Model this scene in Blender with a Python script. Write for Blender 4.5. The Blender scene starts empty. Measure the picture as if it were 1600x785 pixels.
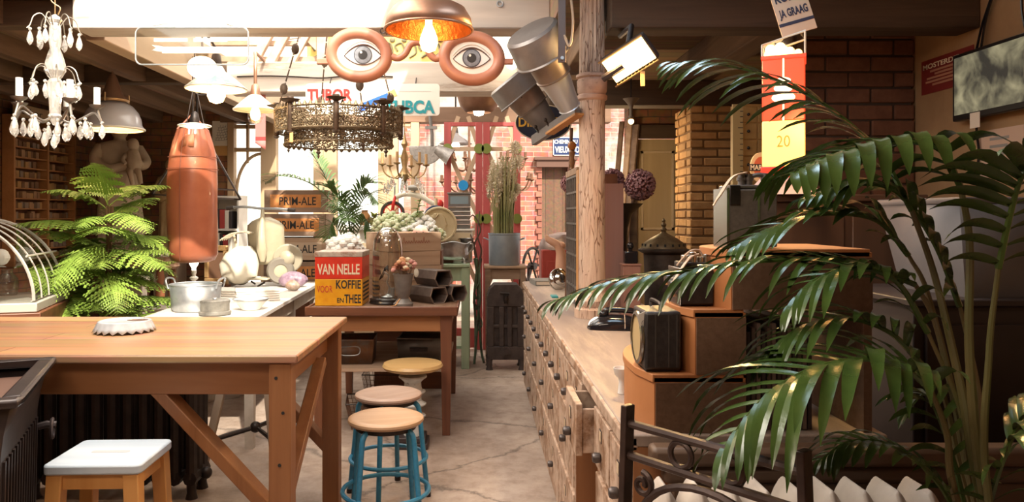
import bpy, bmesh, math, random
from mathutils import Vector, Matrix
S = bpy.context.scene
COL = S.collection
PI = math.pi
H = 1.38            # eye height
F = 1150.0          # focal length in pixels of a 1600 px wide frame
HX, HY = 747.0, 337.0   # where the room's long axis vanishes

# ---------------------------------------------------------------- camera
cam_d = bpy.data.cameras.new('camera')
cam = bpy.data.objects.new('camera', cam_d)
COL.objects.link(cam)
cam_d.sensor_width = 36.0
cam_d.lens = F / 1600.0 * 36.0
cam_d.shift_x = (800 - HX) / 1600.0
cam_d.shift_y = -(392.5 - HY) / 1600.0
cam_d.clip_start = 0.05
cam.location = (0, 0, H)
cam.rotation_euler = (PI / 2, 0, 0)
S.camera = cam
vs = S.view_settings
S.display_settings.display_device = 'sRGB'
vs.view_transform = 'Standard'
vs.look = 'None'
vs.exposure = 0.5
vs.gamma = 1.0
vs.use_curve_mapping = False

# ---------------------------------------------------------------- sky, lamps that stand for daylight, and a fill lamp
W = bpy.data.worlds.new('sky')
S.world = W
W.use_nodes = True
bg = W.node_tree.nodes['Background']
bg.inputs['Color'].default_value = (1.0, 0.93, 0.82, 1)
bg.inputs['Strength'].default_value = 1.8

def lamp(name, kind, loc, energy, color, rot=(0, 0, 0), **kw):
    d = bpy.data.lights.new(name, kind)
    d.energy = energy
    d.color = color
    for k, v in kw.items():
        setattr(d, k, v)
    o = bpy.data.objects.new(name, d)
    o.location = loc
    o.rotation_euler = rot
    COL.objects.link(o)
    return o

lamp('sun', 'SUN', (0, 0, 6), 6.0, (1.0, 0.90, 0.74), (math.radians(49), 0, math.radians(20)), angle=math.radians(1.2))
# daylight of the rooflights, and an added fill on the camera side
lamp('rooflight_rear_daylight', 'AREA', (-1.1, 5.6, 2.98), 45, (1.0, 0.93, 0.83), (0, 0, 0), shape='RECTANGLE', size=1.5, size_y=3.2)
lamp('rooflight_front_daylight', 'AREA', (-1.2, 2.4, 2.98), 62, (1.0, 0.89, 0.77), (0, 0, 0), shape='RECTANGLE', size=1.3, size_y=2.0)
lamp('camera_side_fill', 'AREA', (-0.9, 0.3, 2.68), 40, (1.0, 0.80, 0.62), (math.radians(20), 0, 0), shape='RECTANGLE', size=1.6, size_y=1.0)  # added fill for the foreground; the ceiling has no opening here
lamp('rooflight_counter_daylight', 'AREA', (0.55, 2.4, 2.68), 9, (0.60, 0.82, 1.0), (0, 0, 0), shape='RECTANGLE', size=0.5, size_y=0.8)  # stands for a skylight inferred from blue reflections; the ceiling above is closed

# ---------------------------------------------------------------- helpers
def at(px, py, Y):
    return Vector(((px - HX) / F * Y, Y, H - (py - HY) / F * Y))

def sz(n, Y):
    return n / F * Y

def T(x=0, y=0, z=0):
    return Matrix.Translation((x, y, z))

def R(a, ax='Z'):
    return Matrix.Rotation(math.radians(a), 4, ax)

def SC(x, y, z):
    m = Matrix.Identity(4)
    m[0][0], m[1][1], m[2][2] = x, y, z
    return m

def align(d, up=Vector((0, 0, 1))):
    """matrix whose z axis follows d"""
    d = Vector(d).normalized()
    return d.to_track_quat('Z', 'Y').to_matrix().to_4x4()

class MB:
    def __init__(self):
        self.v, self.f = [], []

    def add(self, vs_, fs_, M=None):
        b = len(self.v)
        for p in vs_:
            p = Vector(p)
            self.v.append(M @ p if M is not None else p)
        for q in fs_:
            self.f.append([b + i for i in q])
        return self

    def box(self, c, s, M=None):
        x, y, z = s[0] / 2, s[1] / 2, s[2] / 2
        vs_ = [(c[0] + i * x, c[1] + j * y, c[2] + k * z) for i in (-1, 1) for j in (-1, 1) for k in (-1, 1)]
        return self.add(vs_, [(0, 1, 3, 2), (4, 6, 7, 5), (0, 4, 5, 1), (2, 3, 7, 6), (0, 2, 6, 4), (1, 5, 7, 3)], M)

    def bb(self, x0, x1, y0, y1, z0, z1, M=None):
        return self.box(((x0 + x1) / 2, (y0 + y1) / 2, (z0 + z1) / 2), (x1 - x0, y1 - y0, z1 - z0), M)

    def bar(self, a, b, w, d=None, M=None, roll=0):
        """square bar between two points"""
        a, b = Vector(a), Vector(b)
        L = (b - a).length
        N = T(*a) @ align(b - a) @ R(roll)
        if M is not None:
            N = M @ N
        return self.bb(-w / 2, w / 2, -(d or w) / 2, (d or w) / 2, 0, L, N)

    def taper(self, a, b, wa, wb, M=None):
        a, b = Vector(a), Vector(b)
        vs_ = []
        for p, w in ((a, wa), (b, wb)):
            for i, j in ((-1, -1), (1, -1), (1, 1), (-1, 1)):
                vs_.append((p.x + i * w / 2, p.y + j * w / 2, p.z))
        return self.add(vs_, [(3, 2, 1, 0), (4, 5, 6, 7), (0, 1, 5, 4), (1, 2, 6, 5), (2, 3, 7, 6), (3, 0, 4, 7)], M)

    def tube(self, pts, r, n=8, closed=False, M=None, cap=True):
        pts = [Vector(p) for p in pts]
        N = len(pts)
        rs = r if isinstance(r, (list, tuple)) else [r] * N
        vs_, fs_ = [], []
        prev = None
        for i, p in enumerate(pts):
            if closed:
                t = pts[(i + 1) % N] - pts[i - 1]
            else:
                t = pts[min(i + 1, N - 1)] - pts[max(i - 1, 0)]
            if t.length < 1e-9:
                t = Vector((0, 0, 1))
            t.normalize()
            if prev is None:
                u = t.orthogonal().normalized()
            else:
                u = prev - t * prev.dot(t)
                if u.length < 1e-6:
                    u = t.orthogonal()
                u.normalize()
            prev = u
            w = t.cross(u)
            for k in range(n):
                a = 2 * PI * k / n
                vs_.append(p + (u * math.cos(a) + w * math.sin(a)) * rs[i])
        m = N if closed else N - 1
        for i in range(m):
            j = (i + 1) % N
            for k in range(n):
                fs_.append((i * n + k, i * n + (k + 1) % n, j * n + (k + 1) % n, j * n + k))
        if not closed and cap:
            fs_.append(tuple(range(n))[::-1])
            fs_.append(tuple((N - 1) * n + k for k in range(n)))
        return self.add(vs_, fs_, M)

    def lathe(self, prof, n=24, M=None, a0=0, a1=360, cap=False):
        full = abs(a1 - a0) >= 359.9
        cols = n if full else n + 1
        vs_, fs_ = [], []
        for c in range(cols):
            a = math.radians(a0 + (a1 - a0) * c / n)
            for r, z in prof:
                vs_.append((r * math.cos(a), r * math.sin(a), z))
        P = len(prof)
        for c in range(n):
            d = (c + 1) % cols
            for i in range(P - 1):
                fs_.append((c * P + i, d * P + i, d * P + i + 1, c * P + i + 1))
        if cap and full:
            fs_.append(tuple(c * P for c in range(cols))[::-1])
            fs_.append(tuple(c * P + P - 1 for c in range(cols)))
        return self.add(vs_, fs_, M)

    def cyl(self, r, z0, z1, n=24, M=None, r2=None):
        return self.lathe([(r, z0), (r if r2 is None else r2, z1)], n, M, cap=True)

    def ball(self, c, r, nu=12, nv=8, M=None):
        rx, ry, rz = r if isinstance(r, (list, tuple)) else (r, r, r)
        prof = [(math.sin(PI * i / nv), -math.cos(PI * i / nv)) for i in range(nv + 1)]
        m = T(*c) @ SC(rx, ry, rz)
        return self.lathe(prof, nu, (M @ m) if M is not None else m)

    def prism(self, poly, z0, z1, M=None):
        n = len(poly)
        vs_ = [(p[0], p[1], z0) for p in poly] + [(p[0], p[1], z1) for p in poly]
        fs_ = [tuple(range(n))[::-1], tuple(range(n, 2 * n))]
        for i in range(n):
            j = (i + 1) % n
            fs_.append((i, j, n + j, n + i))
        return self.add(vs_, fs_, M)

    def build(self, name, m, parent=None, smooth=40, bevel=0, seg=2, weld=False, solid=0, sub=0):
        me = bpy.data.meshes.new(name)
        me.from_pydata([tuple(p) for p in self.v], [], self.f)
        bm = bmesh.new()
        bm.from_mesh(me)
        bmesh.ops.remove_doubles(bm, verts=bm.verts, dist=1e-6 if not weld else 1e-4)
        bmesh.ops.recalc_face_normals(bm, faces=bm.faces)
        bm.to_mesh(me)
        bm.free()
        if smooth:
            me.polygons.foreach_set('use_smooth', [True] * len(me.polygons))
            me.set_sharp_from_angle(angle=math.radians(smooth))
        me.materials.append(m)
        o = bpy.data.objects.new(name, me)
        COL.objects.link(o)
        if parent is not None:
            o.parent = parent
        if solid:
            md = o.modifiers.new('solid', 'SOLIDIFY'); md.thickness = solid; md.offset = 0
        if bevel:
            md = o.modifiers.new('bevel', 'BEVEL'); md.width = bevel; md.segments = seg
            md.limit_method = 'ANGLE'; md.angle_limit = math.radians(40)
        if sub:
            md = o.modifiers.new('sub', 'SUBSURF'); md.levels = sub; md.render_levels = sub
        return o

def thing(name, label, cat, loc=(0, 0, 0), rz=0, group=None):
    o = bpy.data.objects.new(name, None)
    COL.objects.link(o)
    o.empty_display_size = 0.05
    o.location = loc
    o.rotation_euler = (0, 0, math.radians(rz))
    return tag(o, label, cat, group)

def tag(o, label, cat, group=None, kind=None):
    o['label'] = label
    o['category'] = cat
    if group:
        o['group'] = group
    if kind:
        o['kind'] = kind
    return o

def struct(name, mb, m, bevel=0, smooth=40, parent=None):
    o = mb.build(name, m, parent, smooth=smooth, bevel=bevel)
    if parent is None:
        o['kind'] = 'structure'
    return o

def dup(root, loc, rz=0, label=None):
    def cp(o, par):
        c = o.copy()
        COL.objects.link(c)
        c.parent = par
        for ch in list(o.children):
            cp(ch, c)
        return c
    r = cp(root, None)
    r.location = loc
    r.rotation_euler = (0, 0, math.radians(rz))
    if label:
        r['label'] = label
    return r

def text(body, name, m, parent, M, width=None, height=None, depth=0.001, bold=0.0, spacing=1.0):
    """letters in the local x/z plane of M, facing local -y, centred"""
    c = bpy.data.curves.new('letters', 'FONT')
    c.body = body
    c.align_x = 'CENTER'
    c.align_y = 'CENTER'
    c.extrude = depth
    c.offset = bold
    c.space_character = spacing
    c.resolution_u = 3
    o = bpy.data.objects.new('letters', c)
    COL.objects.link(o)
    dg = bpy.context.evaluated_depsgraph_get()
    me = bpy.data.meshes.new_from_object(o.evaluated_get(dg))
    bpy.data.objects.remove(o)
    xs = [v.co.x for v in me.vertices]; ys = [v.co.y for v in me.vertices]
    cx, cy = (min(xs) + max(xs)) / 2, (min(ys) + max(ys)) / 2
    w, h = max(xs) - min(xs), max(ys) - min(ys)
    sx = (width / w) if width else None
    sy = (height / h) if height else None
    sx = sx or sy; sy = sy or sx
    N = M @ R(90, 'X') @ SC(sx, sy, 1) @ T(-cx, -cy, 0)
    me.transform(N)
    me.materials.clear()
    me.materials.append(m)
    me.name = name
    ob = bpy.data.objects.new(name, me)
    COL.objects.link(ob)
    if parent is not None:
        ob.parent = parent
    return ob

def chain_pts(a, b, sag, n=12):
    a, b = Vector(a), Vector(b)
    return [a.lerp(b, i / n) - Vector((0, 0, sag * 4 * (i / n) * (1 - i / n))) for i in range(n + 1)]

def smooth_path(pts, n=6):
    """Catmull-Rom through points"""
    P = [Vector(p) for p in pts]
    out = []
    for i in range(len(P) - 1):
        p0 = P[i - 1] if i else P[0] * 2 - P[1]
        p1, p2 = P[i], P[i + 1]
        p3 = P[i + 2] if i + 2 < len(P) else P[-1] * 2 - P[-2]
        for k in range(n):
            t = k / n
            out.append(0.5 * ((2 * p1) + (p2 - p0) * t + (2 * p0 - 5 * p1 + 4 * p2 - p3) * t * t + (3 * p1 - p0 - 3 * p2 + p3) * t ** 3))
    out.append(P[-1])
    return out

# ---------------------------------------------------------------- materials
MATS = {}
def mat(name, c, rough=0.6, metal=0.0, c2=None, scale=8.0, bump=0.0, grain=None, emit=None, estr=0.0,
        rand=0.0, detail=6.0, contrast=(0.35, 0.68), spec=0.5, coat=0.0, alpha=None, bscale=None, trans=0.0, sss=0.0):
    if name in MATS:
        return MATS[name]
    m = bpy.data.materials.new(name)
    m.use_nodes = True
    nt = m.node_tree
    N, L = nt.nodes, nt.links
    b = N['Principled BSDF']
    b.inputs['Base Color'].default_value = (*c, 1)
    b.inputs['Roughness'].default_value = rough
    b.inputs['Metallic'].default_value = metal
    b.inputs['Specular IOR Level'].default_value = spec
    b.inputs['Coat Weight'].default_value = coat
    if trans:
        b.inputs['Transmission Weight'].default_value = trans
    if emit:
        b.inputs['Emission Color'].default_value = (*emit, 1)
        b.inputs['Emission Strength'].default_value = estr
    if c2 is not None or bump:
        tc = N.new('ShaderNodeTexCoord')
        mp = N.new('ShaderNodeMapping')
        L.new(tc.outputs['Object'], mp.inputs['Vector'])
        if grain:
            g = {'x': (0.07, 1, 1), 'y': (1, 0.07, 1), 'z': (1, 1, 0.07)}[grain]
            mp.inputs['Scale'].default_value = g
        nz = N.new('ShaderNodeTexNoise')
        nz.inputs['Scale'].default_value = scale
        nz.inputs['Detail'].default_value = detail
        nz.inputs['Roughness'].default_value = 0.62
        nz.inputs['Distortion'].default_value = 0.6 if grain else 0.2
        L.new(mp.outputs[0], nz.inputs['Vector'])
        if c2 is not None:
            rp = N.new('ShaderNodeValToRGB')
            rp.color_ramp.elements[0].position = contrast[0]
            rp.color_ramp.elements[0].color = (*c, 1)
            rp.color_ramp.elements[1].position = contrast[1]
            rp.color_ramp.elements[1].color = (*c2, 1)
            L.new(nz.outputs['Fac'], rp.inputs['Fac'])
            col = rp.outputs['Color']
            if rand:
                ge = N.new('ShaderNodeNewGeometry')
                hs = N.new('ShaderNodeHueSaturation')
                mr = N.new('ShaderNodeMapRange')
                mr.inputs['To Min'].default_value = 1 - rand
                mr.inputs['To Max'].default_value = 1 + rand
                L.new(ge.outputs['Random Per Island'], mr.inputs['Value'])
                L.new(mr.outputs[0], hs.inputs['Value'])
                L.new(col, hs.inputs['Color'])
                col = hs.outputs['Color']
            L.new(col, b.inputs['Base Color'])
        if bump:
            bp = N.new('ShaderNodeBump')
            bp.inputs['Strength'].default_value = bump
            bp.inputs['Distance'].default_value = 0.01
            src = nz
            if bscale:
                src = N.new('ShaderNodeTexNoise')
                src.inputs['Scale'].default_value = bscale
                src.inputs['Detail'].default_value = 4
                L.new(mp.outputs[0], src.inputs['Vector'])
            L.new(src.outputs['Fac'], bp.inputs['Height'])
            L.new(bp.outputs[0], b.inputs['Normal'])
    MATS[name] = m
    return m

def thin_glass(name, tint=(0.97, 0.99, 0.98), refl=0.1, rough=0.02, top=5):
    if name in MATS:
        return MATS[name]
    m = bpy.data.materials.new(name)
    m.use_nodes = True
    nt = m.node_tree
    N, L = nt.nodes, nt.links
    N.remove(N['Principled BSDF'])
    tr = N.new('ShaderNodeBsdfTransparent'); tr.inputs[0].default_value = (*tint, 1)
    gl = N.new('ShaderNodeBsdfGlossy'); gl.inputs['Roughness'].default_value = rough
    lw = N.new('ShaderNodeLayerWeight'); lw.inputs['Blend'].default_value = 0.35
    mr = N.new('ShaderNodeMapRange'); mr.inputs['To Min'].default_value = refl * 0.5; mr.inputs['To Max'].default_value = min(1, refl * 5)
    mx = N.new('ShaderNodeMixShader')
    L.new(lw.outputs['Facing'], mr.inputs['Value'])
    L.new(mr.outputs[0], mx.inputs[0])
    L.new(tr.outputs[0], mx.inputs[1]); L.new(gl.outputs[0], mx.inputs[2])
    L.new(mx.outputs[0], N['Material Output'].inputs['Surface'])
    MATS[name] = m
    return m

def brick_mat(name, c1, c2, mortar, scale=4.6, bump=0.6, paint=None, pscale=1.2, pcut=(0.45, 0.55)):
    m = bpy.data.materials.new(name)
    m.use_nodes = True
    nt = m.node_tree
    N, L = nt.nodes, nt.links
    b = N['Principled BSDF']
    b.inputs['Roughness'].default_value = 0.9
    tc = N.new('ShaderNodeTexCoord')
    sp = N.new('ShaderNodeSeparateXYZ'); L.new(tc.outputs['Object'], sp.inputs[0])
    ad = N.new('ShaderNodeMath'); ad.operation = 'ADD'
    L.new(sp.outputs[0], ad.inputs[0]); L.new(sp.outputs[1], ad.inputs[1])
    cb = N.new('ShaderNodeCombineXYZ'); L.new(ad.outputs[0], cb.inputs[0]); L.new(sp.outputs[2], cb.inputs[1])
    nz0 = N.new('ShaderNodeTexNoise'); nz0.inputs['Scale'].default_value = 3; L.new(tc.outputs['Object'], nz0.inputs['Vector'])
    va = N.new('ShaderNodeVectorMath'); va.operation = 'MULTIPLY_ADD'
    L.new(nz0.outputs['Color'], va.inputs[0]); va.inputs[1].default_value = (0.03, 0.03, 0); L.new(cb.outputs[0], va.inputs[2])
    br = N.new('ShaderNodeTexBrick')
    br.inputs['Color1'].default_value = (*c1, 1); br.inputs['Color2'].default_value = (*c2, 1); br.inputs['Mortar'].default_value = (*mortar, 1)
    br.inputs['Scale'].default_value = scale
    br.inputs['Mortar Size'].default_value = 0.022
    br.inputs['Mortar Smooth'].default_value = 0.3
    br.inputs['Brick Width'].default_value = 1.0
    br.inputs['Row Height'].default_value = 0.32
    L.new(va.outputs[0], br.inputs['Vector'])
    nz = N.new('ShaderNodeTexNoise'); nz.inputs['Scale'].default_value = 14; nz.inputs['Detail'].default_value = 5
    L.new(tc.outputs['Object'], nz.inputs['Vector'])
    mx = N.new('ShaderNodeMix'); mx.data_type = 'RGBA'; mx.blend_type = 'OVERLAY'; mx.inputs[0].default_value = 0.55
    L.new(br.outputs['Color'], mx.inputs[6]); L.new(nz.outputs['Color'], mx.inputs[7])
    hs = N.new('ShaderNodeHueSaturation'); hs.inputs['Saturation'].default_value = 1.0
    L.new(mx.outputs[2], hs.inputs['Color'])
    col = hs.outputs['Color']
    if paint:
        pn = N.new('ShaderNodeTexNoise'); pn.inputs['Scale'].default_value = pscale; pn.inputs['Detail'].default_value = 7; pn.inputs['Roughness'].default_value = 0.65
        L.new(tc.outputs['Object'], pn.inputs['Vector'])
        mr = N.new('ShaderNodeMapRange'); mr.inputs['From Min'].default_value = pcut[0]; mr.inputs['From Max'].default_value = pcut[1]
        L.new(pn.outputs['Fac'], mr.inputs['Value'])
        m2 = N.new('ShaderNodeMix'); m2.data_type = 'RGBA'
        L.new(mr.outputs[0], m2.inputs[0]); L.new(col, m2.inputs[6]); m2.inputs[7].default_value = (*paint, 1)
        col = m2.outputs[2]
    L.new(col, b.inputs['Base Color'])
    bp = N.new('ShaderNodeBump'); bp.inputs['Strength'].default_value = bump; bp.inputs['Distance'].default_value = 0.02; bp.invert = True
    L.new(br.outputs['Fac'], bp.inputs['Height'])
    L.new(bp.outputs[0], b.inputs['Normal'])
    MATS[name] = m
    return m

def plank_mat(name, c1, c2, gap, width=0.14, axis='x', rough=0.6, length=1.6):
    """boards side by side; axis is the direction across the boards"""
    m = bpy.data.materials.new(name)
    m.use_nodes = True
    nt = m.node_tree
    N, L = nt.nodes, nt.links
    b = N['Principled BSDF']; b.inputs['Roughness'].default_value = rough
    tc = N.new('ShaderNodeTexCoord')
    sp = N.new('ShaderNodeSeparateXYZ'); L.new(tc.outputs['Object'], sp.inputs[0])
    cb = N.new('ShaderNodeCombineXYZ')
    other = {'x': 1, 'y': 0, 'z': 0}[axis]
    L.new(sp.outputs[other], cb.inputs[0]); L.new(sp.outputs['xyz'.index(axis)], cb.inputs[1])
    br = N.new('ShaderNodeTexBrick')
    br.inputs['Color1'].default_value = (*c1, 1); br.inputs['Color2'].default_value = (*c2, 1); br.inputs['Mortar'].default_value = (*gap, 1)
    br.inputs['Scale'].default_value = 1.0
    br.inputs['Brick Width'].default_value = length * 3
    br.inputs['Row Height'].default_value = width
    br.inputs['Mortar Size'].default_value = 0.0022
    L.new(cb.outputs[0], br.inputs['Vector'])
    mp = N.new('ShaderNodeMapping')
    sc = [1, 1, 1]; sc[other] = 0.06
    mp.inputs['Scale'].default_value = sc
    L.new(tc.outputs['Object'], mp.inputs['Vector'])
    nz = N.new('ShaderNodeTexNoise'); nz.inputs['Scale'].default_value = 22; nz.inputs['Detail'].default_value = 6; nz.inputs['Distortion'].default_value = 0.8
    L.new(mp.outputs[0], nz.inputs['Vector'])
    mx = N.new('ShaderNodeMix'); mx.data_type = 'RGBA'; mx.blend_type = 'OVERLAY'; mx.inputs[0].default_value = 0.6
    L.new(br.outputs['Color'], mx.inputs[6]); L.new(nz.outputs['Color'], mx.inputs[7])
    hs = N.new('ShaderNodeHueSaturation'); hs.inputs['Saturation'].default_value = 0.95
    L.new(mx.outputs[2], hs.inputs['Color'])
    L.new(hs.outputs[0], b.inputs['Base Color'])
    bp = N.new('ShaderNodeBump'); bp.inputs['Strength'].default_value = 0.25; bp.inputs['Distance'].default_value = 0.004
    L.new(nz.outputs['Fac'], bp.inputs['Height']); L.new(bp.outputs[0], b.inputs['Normal'])
    MATS[name] = m
    return m

def worn(name, base, under, rough=0.6, scale=5, cut=(0.52, 0.6), bump=0.4, grain=None, crack=False):
    """paint with worn patches showing what lies below"""
    m = bpy.data.materials.new(name)
    m.use_nodes = True
    nt = m.node_tree
    N, L = nt.nodes, nt.links
    b = N['Principled BSDF']; b.inputs['Roughness'].default_value = rough
    tc = N.new('ShaderNodeTexCoord')
    mp = N.new('ShaderNodeMapping'); L.new(tc.outputs['Object'], mp.inputs['Vector'])
    if grain:
        mp.inputs['Scale'].default_value = {'x': (0.12, 1, 1), 'y': (1, 0.12, 1), 'z': (1, 1, 0.12)}[grain]
    nz = N.new('ShaderNodeTexNoise'); nz.inputs['Scale'].default_value = scale; nz.inputs['Detail'].default_value = 8; nz.inputs['Roughness'].default_value = 0.7
    L.new(mp.outputs[0], nz.inputs['Vector'])
    fac = nz.outputs['Fac']
    if crack:
        vo = N.new('ShaderNodeTexVoronoi'); vo.feature = 'DISTANCE_TO_EDGE'; vo.inputs['Scale'].default_value = scale * 3
        L.new(mp.outputs[0], vo.inputs['Vector'])
        mr0 = N.new('ShaderNodeMapRange'); mr0.inputs['From Min'].default_value = 0.0; mr0.inputs['From Max'].default_value = 0.08
        mr0.inputs['To Min'].default_value = 0.22; mr0.inputs['To Max'].default_value = 0.0
        L.new(vo.outputs['Distance'], mr0.inputs['Value'])
        ad = N.new('ShaderNodeMath'); ad.operation = 'ADD'
        L.new(fac, ad.inputs[0]); L.new(mr0.outputs[0], ad.inputs[1])
        fac = ad.outputs[0]
    mr = N.new('ShaderNodeMapRange'); mr.inputs['From Min'].default_value = cut[0]; mr.inputs['From Max'].default_value = cut[1]
    L.new(fac, mr.inputs['Value'])
    mx = N.new('ShaderNodeMix'); mx.data_type = 'RGBA'
    L.new(mr.outputs[0], mx.inputs[0]); mx.inputs[6].default_value = (*base, 1); mx.inputs[7].default_value = (*under, 1)
    n2 = N.new('ShaderNodeTexNoise'); n2.inputs['Scale'].default_value = scale * 2.7; n2.inputs['Detail'].default_value = 5
    L.new(mp.outputs[0], n2.inputs['Vector'])
    m2 = N.new('ShaderNodeMix'); m2.data_type = 'RGBA'; m2.blend_type = 'OVERLAY'; m2.inputs[0].default_value = 0.4
    L.new(mx.outputs[2], m2.inputs[6]); L.new(n2.outputs['Fac'], m2.inputs[7])
    L.new(m2.outputs[2], b.inputs['Base Color'])
    bp = N.new('ShaderNodeBump'); bp.inputs['Strength'].default_value = bump; bp.inputs['Distance'].default_value = 0.006; bp.invert = True
    L.new(mr.outputs[0], bp.inputs['Height']); L.new(bp.outputs[0], b.inputs['Normal'])
    MATS[name] = m
    return m

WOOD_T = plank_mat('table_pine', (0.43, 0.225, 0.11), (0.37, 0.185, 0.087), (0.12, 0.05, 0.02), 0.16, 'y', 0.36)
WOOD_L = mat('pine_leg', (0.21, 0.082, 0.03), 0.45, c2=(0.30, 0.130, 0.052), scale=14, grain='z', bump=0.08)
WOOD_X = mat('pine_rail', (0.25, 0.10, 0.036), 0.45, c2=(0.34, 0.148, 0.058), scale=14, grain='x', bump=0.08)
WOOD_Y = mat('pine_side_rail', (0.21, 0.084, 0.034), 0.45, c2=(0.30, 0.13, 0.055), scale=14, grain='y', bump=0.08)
WOOD_D = mat('dark_oak', (0.10, 0.035, 0.018), 0.4, c2=(0.20, 0.075, 0.035), scale=12, grain='x', bump=0.08)
WOOD_DZ = mat('dark_oak_upright', (0.13, 0.045, 0.022), 0.45, c2=(0.22, 0.085, 0.04), scale=12, grain='z', bump=0.08)
WOOD_OLD = mat('old_timber', (0.12, 0.07, 0.04), 0.8, c2=(0.24, 0.145, 0.085), scale=9, grain='y', bump=0.3)
WOOD_OLDX = mat('old_beam', (0.055, 0.032, 0.02), 0.8, c2=(0.12, 0.075, 0.045), scale=9, grain='x', bump=0.3)
WOOD_CRATE = mat('crate_wood', (0.33, 0.21, 0.135), 0.75, c2=(0.47, 0.33, 0.23), scale=12, grain='x', bump=0.2)
WOOD_CRATE_D = mat('weathered_crate_wood', (0.20, 0.125, 0.085), 0.75, c2=(0.34, 0.23, 0.165), scale=12, grain='x', bump=0.25)
IRON = mat('black_iron', (0.025, 0.022, 0.022), 0.45, 0.7, c2=(0.06, 0.045, 0.04), scale=20, bump=0.1)
IRON_D = mat('cast_iron', (0.035, 0.026, 0.027), 0.5, 0.35, c2=(0.075, 0.055, 0.053), scale=16, bump=0.15)
RUST = mat('rusty_iron', (0.11, 0.055, 0.035), 0.7, 0.3, c2=(0.22, 0.105, 0.055), scale=18, bump=0.2)
STEEL = mat('galvanised_steel', (0.36, 0.38, 0.40), 0.38, 0.75, c2=(0.55, 0.58, 0.60), scale=9, bump=0.05)
SILVER = mat('tarnished_silver', (0.45, 0.46, 0.47), 0.3, 0.9, c2=(0.72, 0.74, 0.75), scale=14, bump=0.15)
BRASS = mat('old_brass', (0.32, 0.20, 0.09), 0.42, 0.8, c2=(0.5, 0.36, 0.2), scale=22, bump=0.2)
WHITE_P = mat('white_paint', (0.80, 0.78, 0.73), 0.55, c2=(0.70, 0.66, 0.60), scale=7, bump=0.05)
CREAM = mat('cream_paint', (0.72, 0.58, 0.40), 0.6, c2=(0.62, 0.48, 0.31), scale=5, bump=0.05)
PAPER = mat('paper', (0.80, 0.70, 0.58), 0.9)
PAPERTAG = mat('paper_tag', (0.86, 0.82, 0.75), 0.9)
INK = mat('black_ink', (0.02, 0.018, 0.018), 0.7)
GLASS = thin_glass('clear_glass', refl=0.1)
BULB = mat('lit_bulb', (1, 0.85, 0.6), 0.3, emit=(1.0, 0.52, 0.18), estr=9)
BULBW = mat('lit_white_bulb', (1, 0.95, 0.85), 0.3, emit=(1.0, 0.86, 0.62), estr=14)
# ================================================================ the building
XL, XR, YB, YF = -3.95, 2.5, 7.6, -1.2
def conc_mat():
    m = bpy.data.materials.new('worn_concrete')
    m.use_nodes = True
    nt = m.node_tree; N, L = nt.nodes, nt.links
    b = N['Principled BSDF']; b.inputs['Roughness'].default_value = 0.62
    tc = N.new('ShaderNodeTexCoord')
    n1 = N.new('ShaderNodeTexNoise'); n1.inputs['Scale'].default_value = 1.3; n1.inputs['Detail'].default_value = 9; n1.inputs['Roughness'].default_value = 0.68
    n2 = N.new('ShaderNodeTexNoise'); n2.inputs['Scale'].default_value = 9; n2.inputs['Detail'].default_value = 8; n2.inputs['Roughness'].default_value = 0.7
    for n in (n1, n2): L.new(tc.outputs['Object'], n.inputs['Vector'])
    r1 = N.new('ShaderNodeValToRGB')
    e = r1.color_ramp.elements
    e[0].position = 0.34; e[0].color = (0.27, 0.20, 0.16, 1)
    e[1].position = 0.66; e[1].color = (0.48, 0.385, 0.32, 1)
    L.new(n1.outputs['Fac'], r1.inputs['Fac'])
    r2 = N.new('ShaderNodeValToRGB')
    e = r2.color_ramp.elements
    e[0].position = 0.30; e[0].color = (0.62, 0.55, 0.5, 1); e[1].position = 0.55; e[1].color = (1, 1, 1, 1)
    L.new(n2.outputs['Fac'], r2.inputs['Fac'])
    mx = N.new('ShaderNodeMix'); mx.data_type = 'RGBA'; mx.blend_type = 'MULTIPLY'; mx.inputs[0].default_value = 0.8
    L.new(r1.outputs[0], mx.inputs[6]); L.new(r2.outputs[0], mx.inputs[7])
    # hairline cracks
    vo = N.new('ShaderNodeTexVoronoi'); vo.feature = 'DISTANCE_TO_EDGE'; vo.inputs['Scale'].default_value = 0.75
    wv = N.new('ShaderNodeVectorMath'); wv.operation = 'MULTIPLY_ADD'; wv.inputs[1].default_value = (0.5, 0.5, 0)
    L.new(n1.outputs['Color'], wv.inputs[0]); L.new(tc.outputs['Object'], wv.inputs[2]); L.new(wv.outputs[0], vo.inputs['Vector'])
    mr = N.new('ShaderNodeMapRange'); mr.inputs['From Max'].default_value = 0.012; mr.inputs['To Min'].default_value = 0.45; mr.inputs['To Max'].default_value = 1.0
    L.new(vo.outputs['Distance'], mr.inputs['Value'])
    m2 = N.new('ShaderNodeMix'); m2.data_type = 'RGBA'; m2.blend_type = 'MULTIPLY'; m2.inputs[0].default_value = 1
    L.new(mx.outputs[2], m2.inputs[6]); L.new(mr.outputs[0], m2.inputs[7])
    L.new(m2.outputs[2], b.inputs['Base Color'])
    bp = N.new('ShaderNodeBump'); bp.inputs['Strength'].default_value = 0.35; bp.inputs['Distance'].default_value = 0.01
    L.new(n2.outputs['Fac'], bp.inputs['Height']); L.new(bp.outputs[0], b.inputs['Normal'])
    return m
CONC = conc_mat()
BRICK_D = brick_mat('brown_brick', (0.30, 0.135, 0.062), (0.20, 0.088, 0.042), (0.11, 0.07, 0.045))
BRICK_C = brick_mat('courtyard_brick', (0.30, 0.10, 0.075), (0.40, 0.17, 0.13), (0.42, 0.34, 0.29), paint=(0.42, 0.385, 0.355), pscale=0.75, pcut=(0.47, 0.56), bump=0.4)
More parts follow.
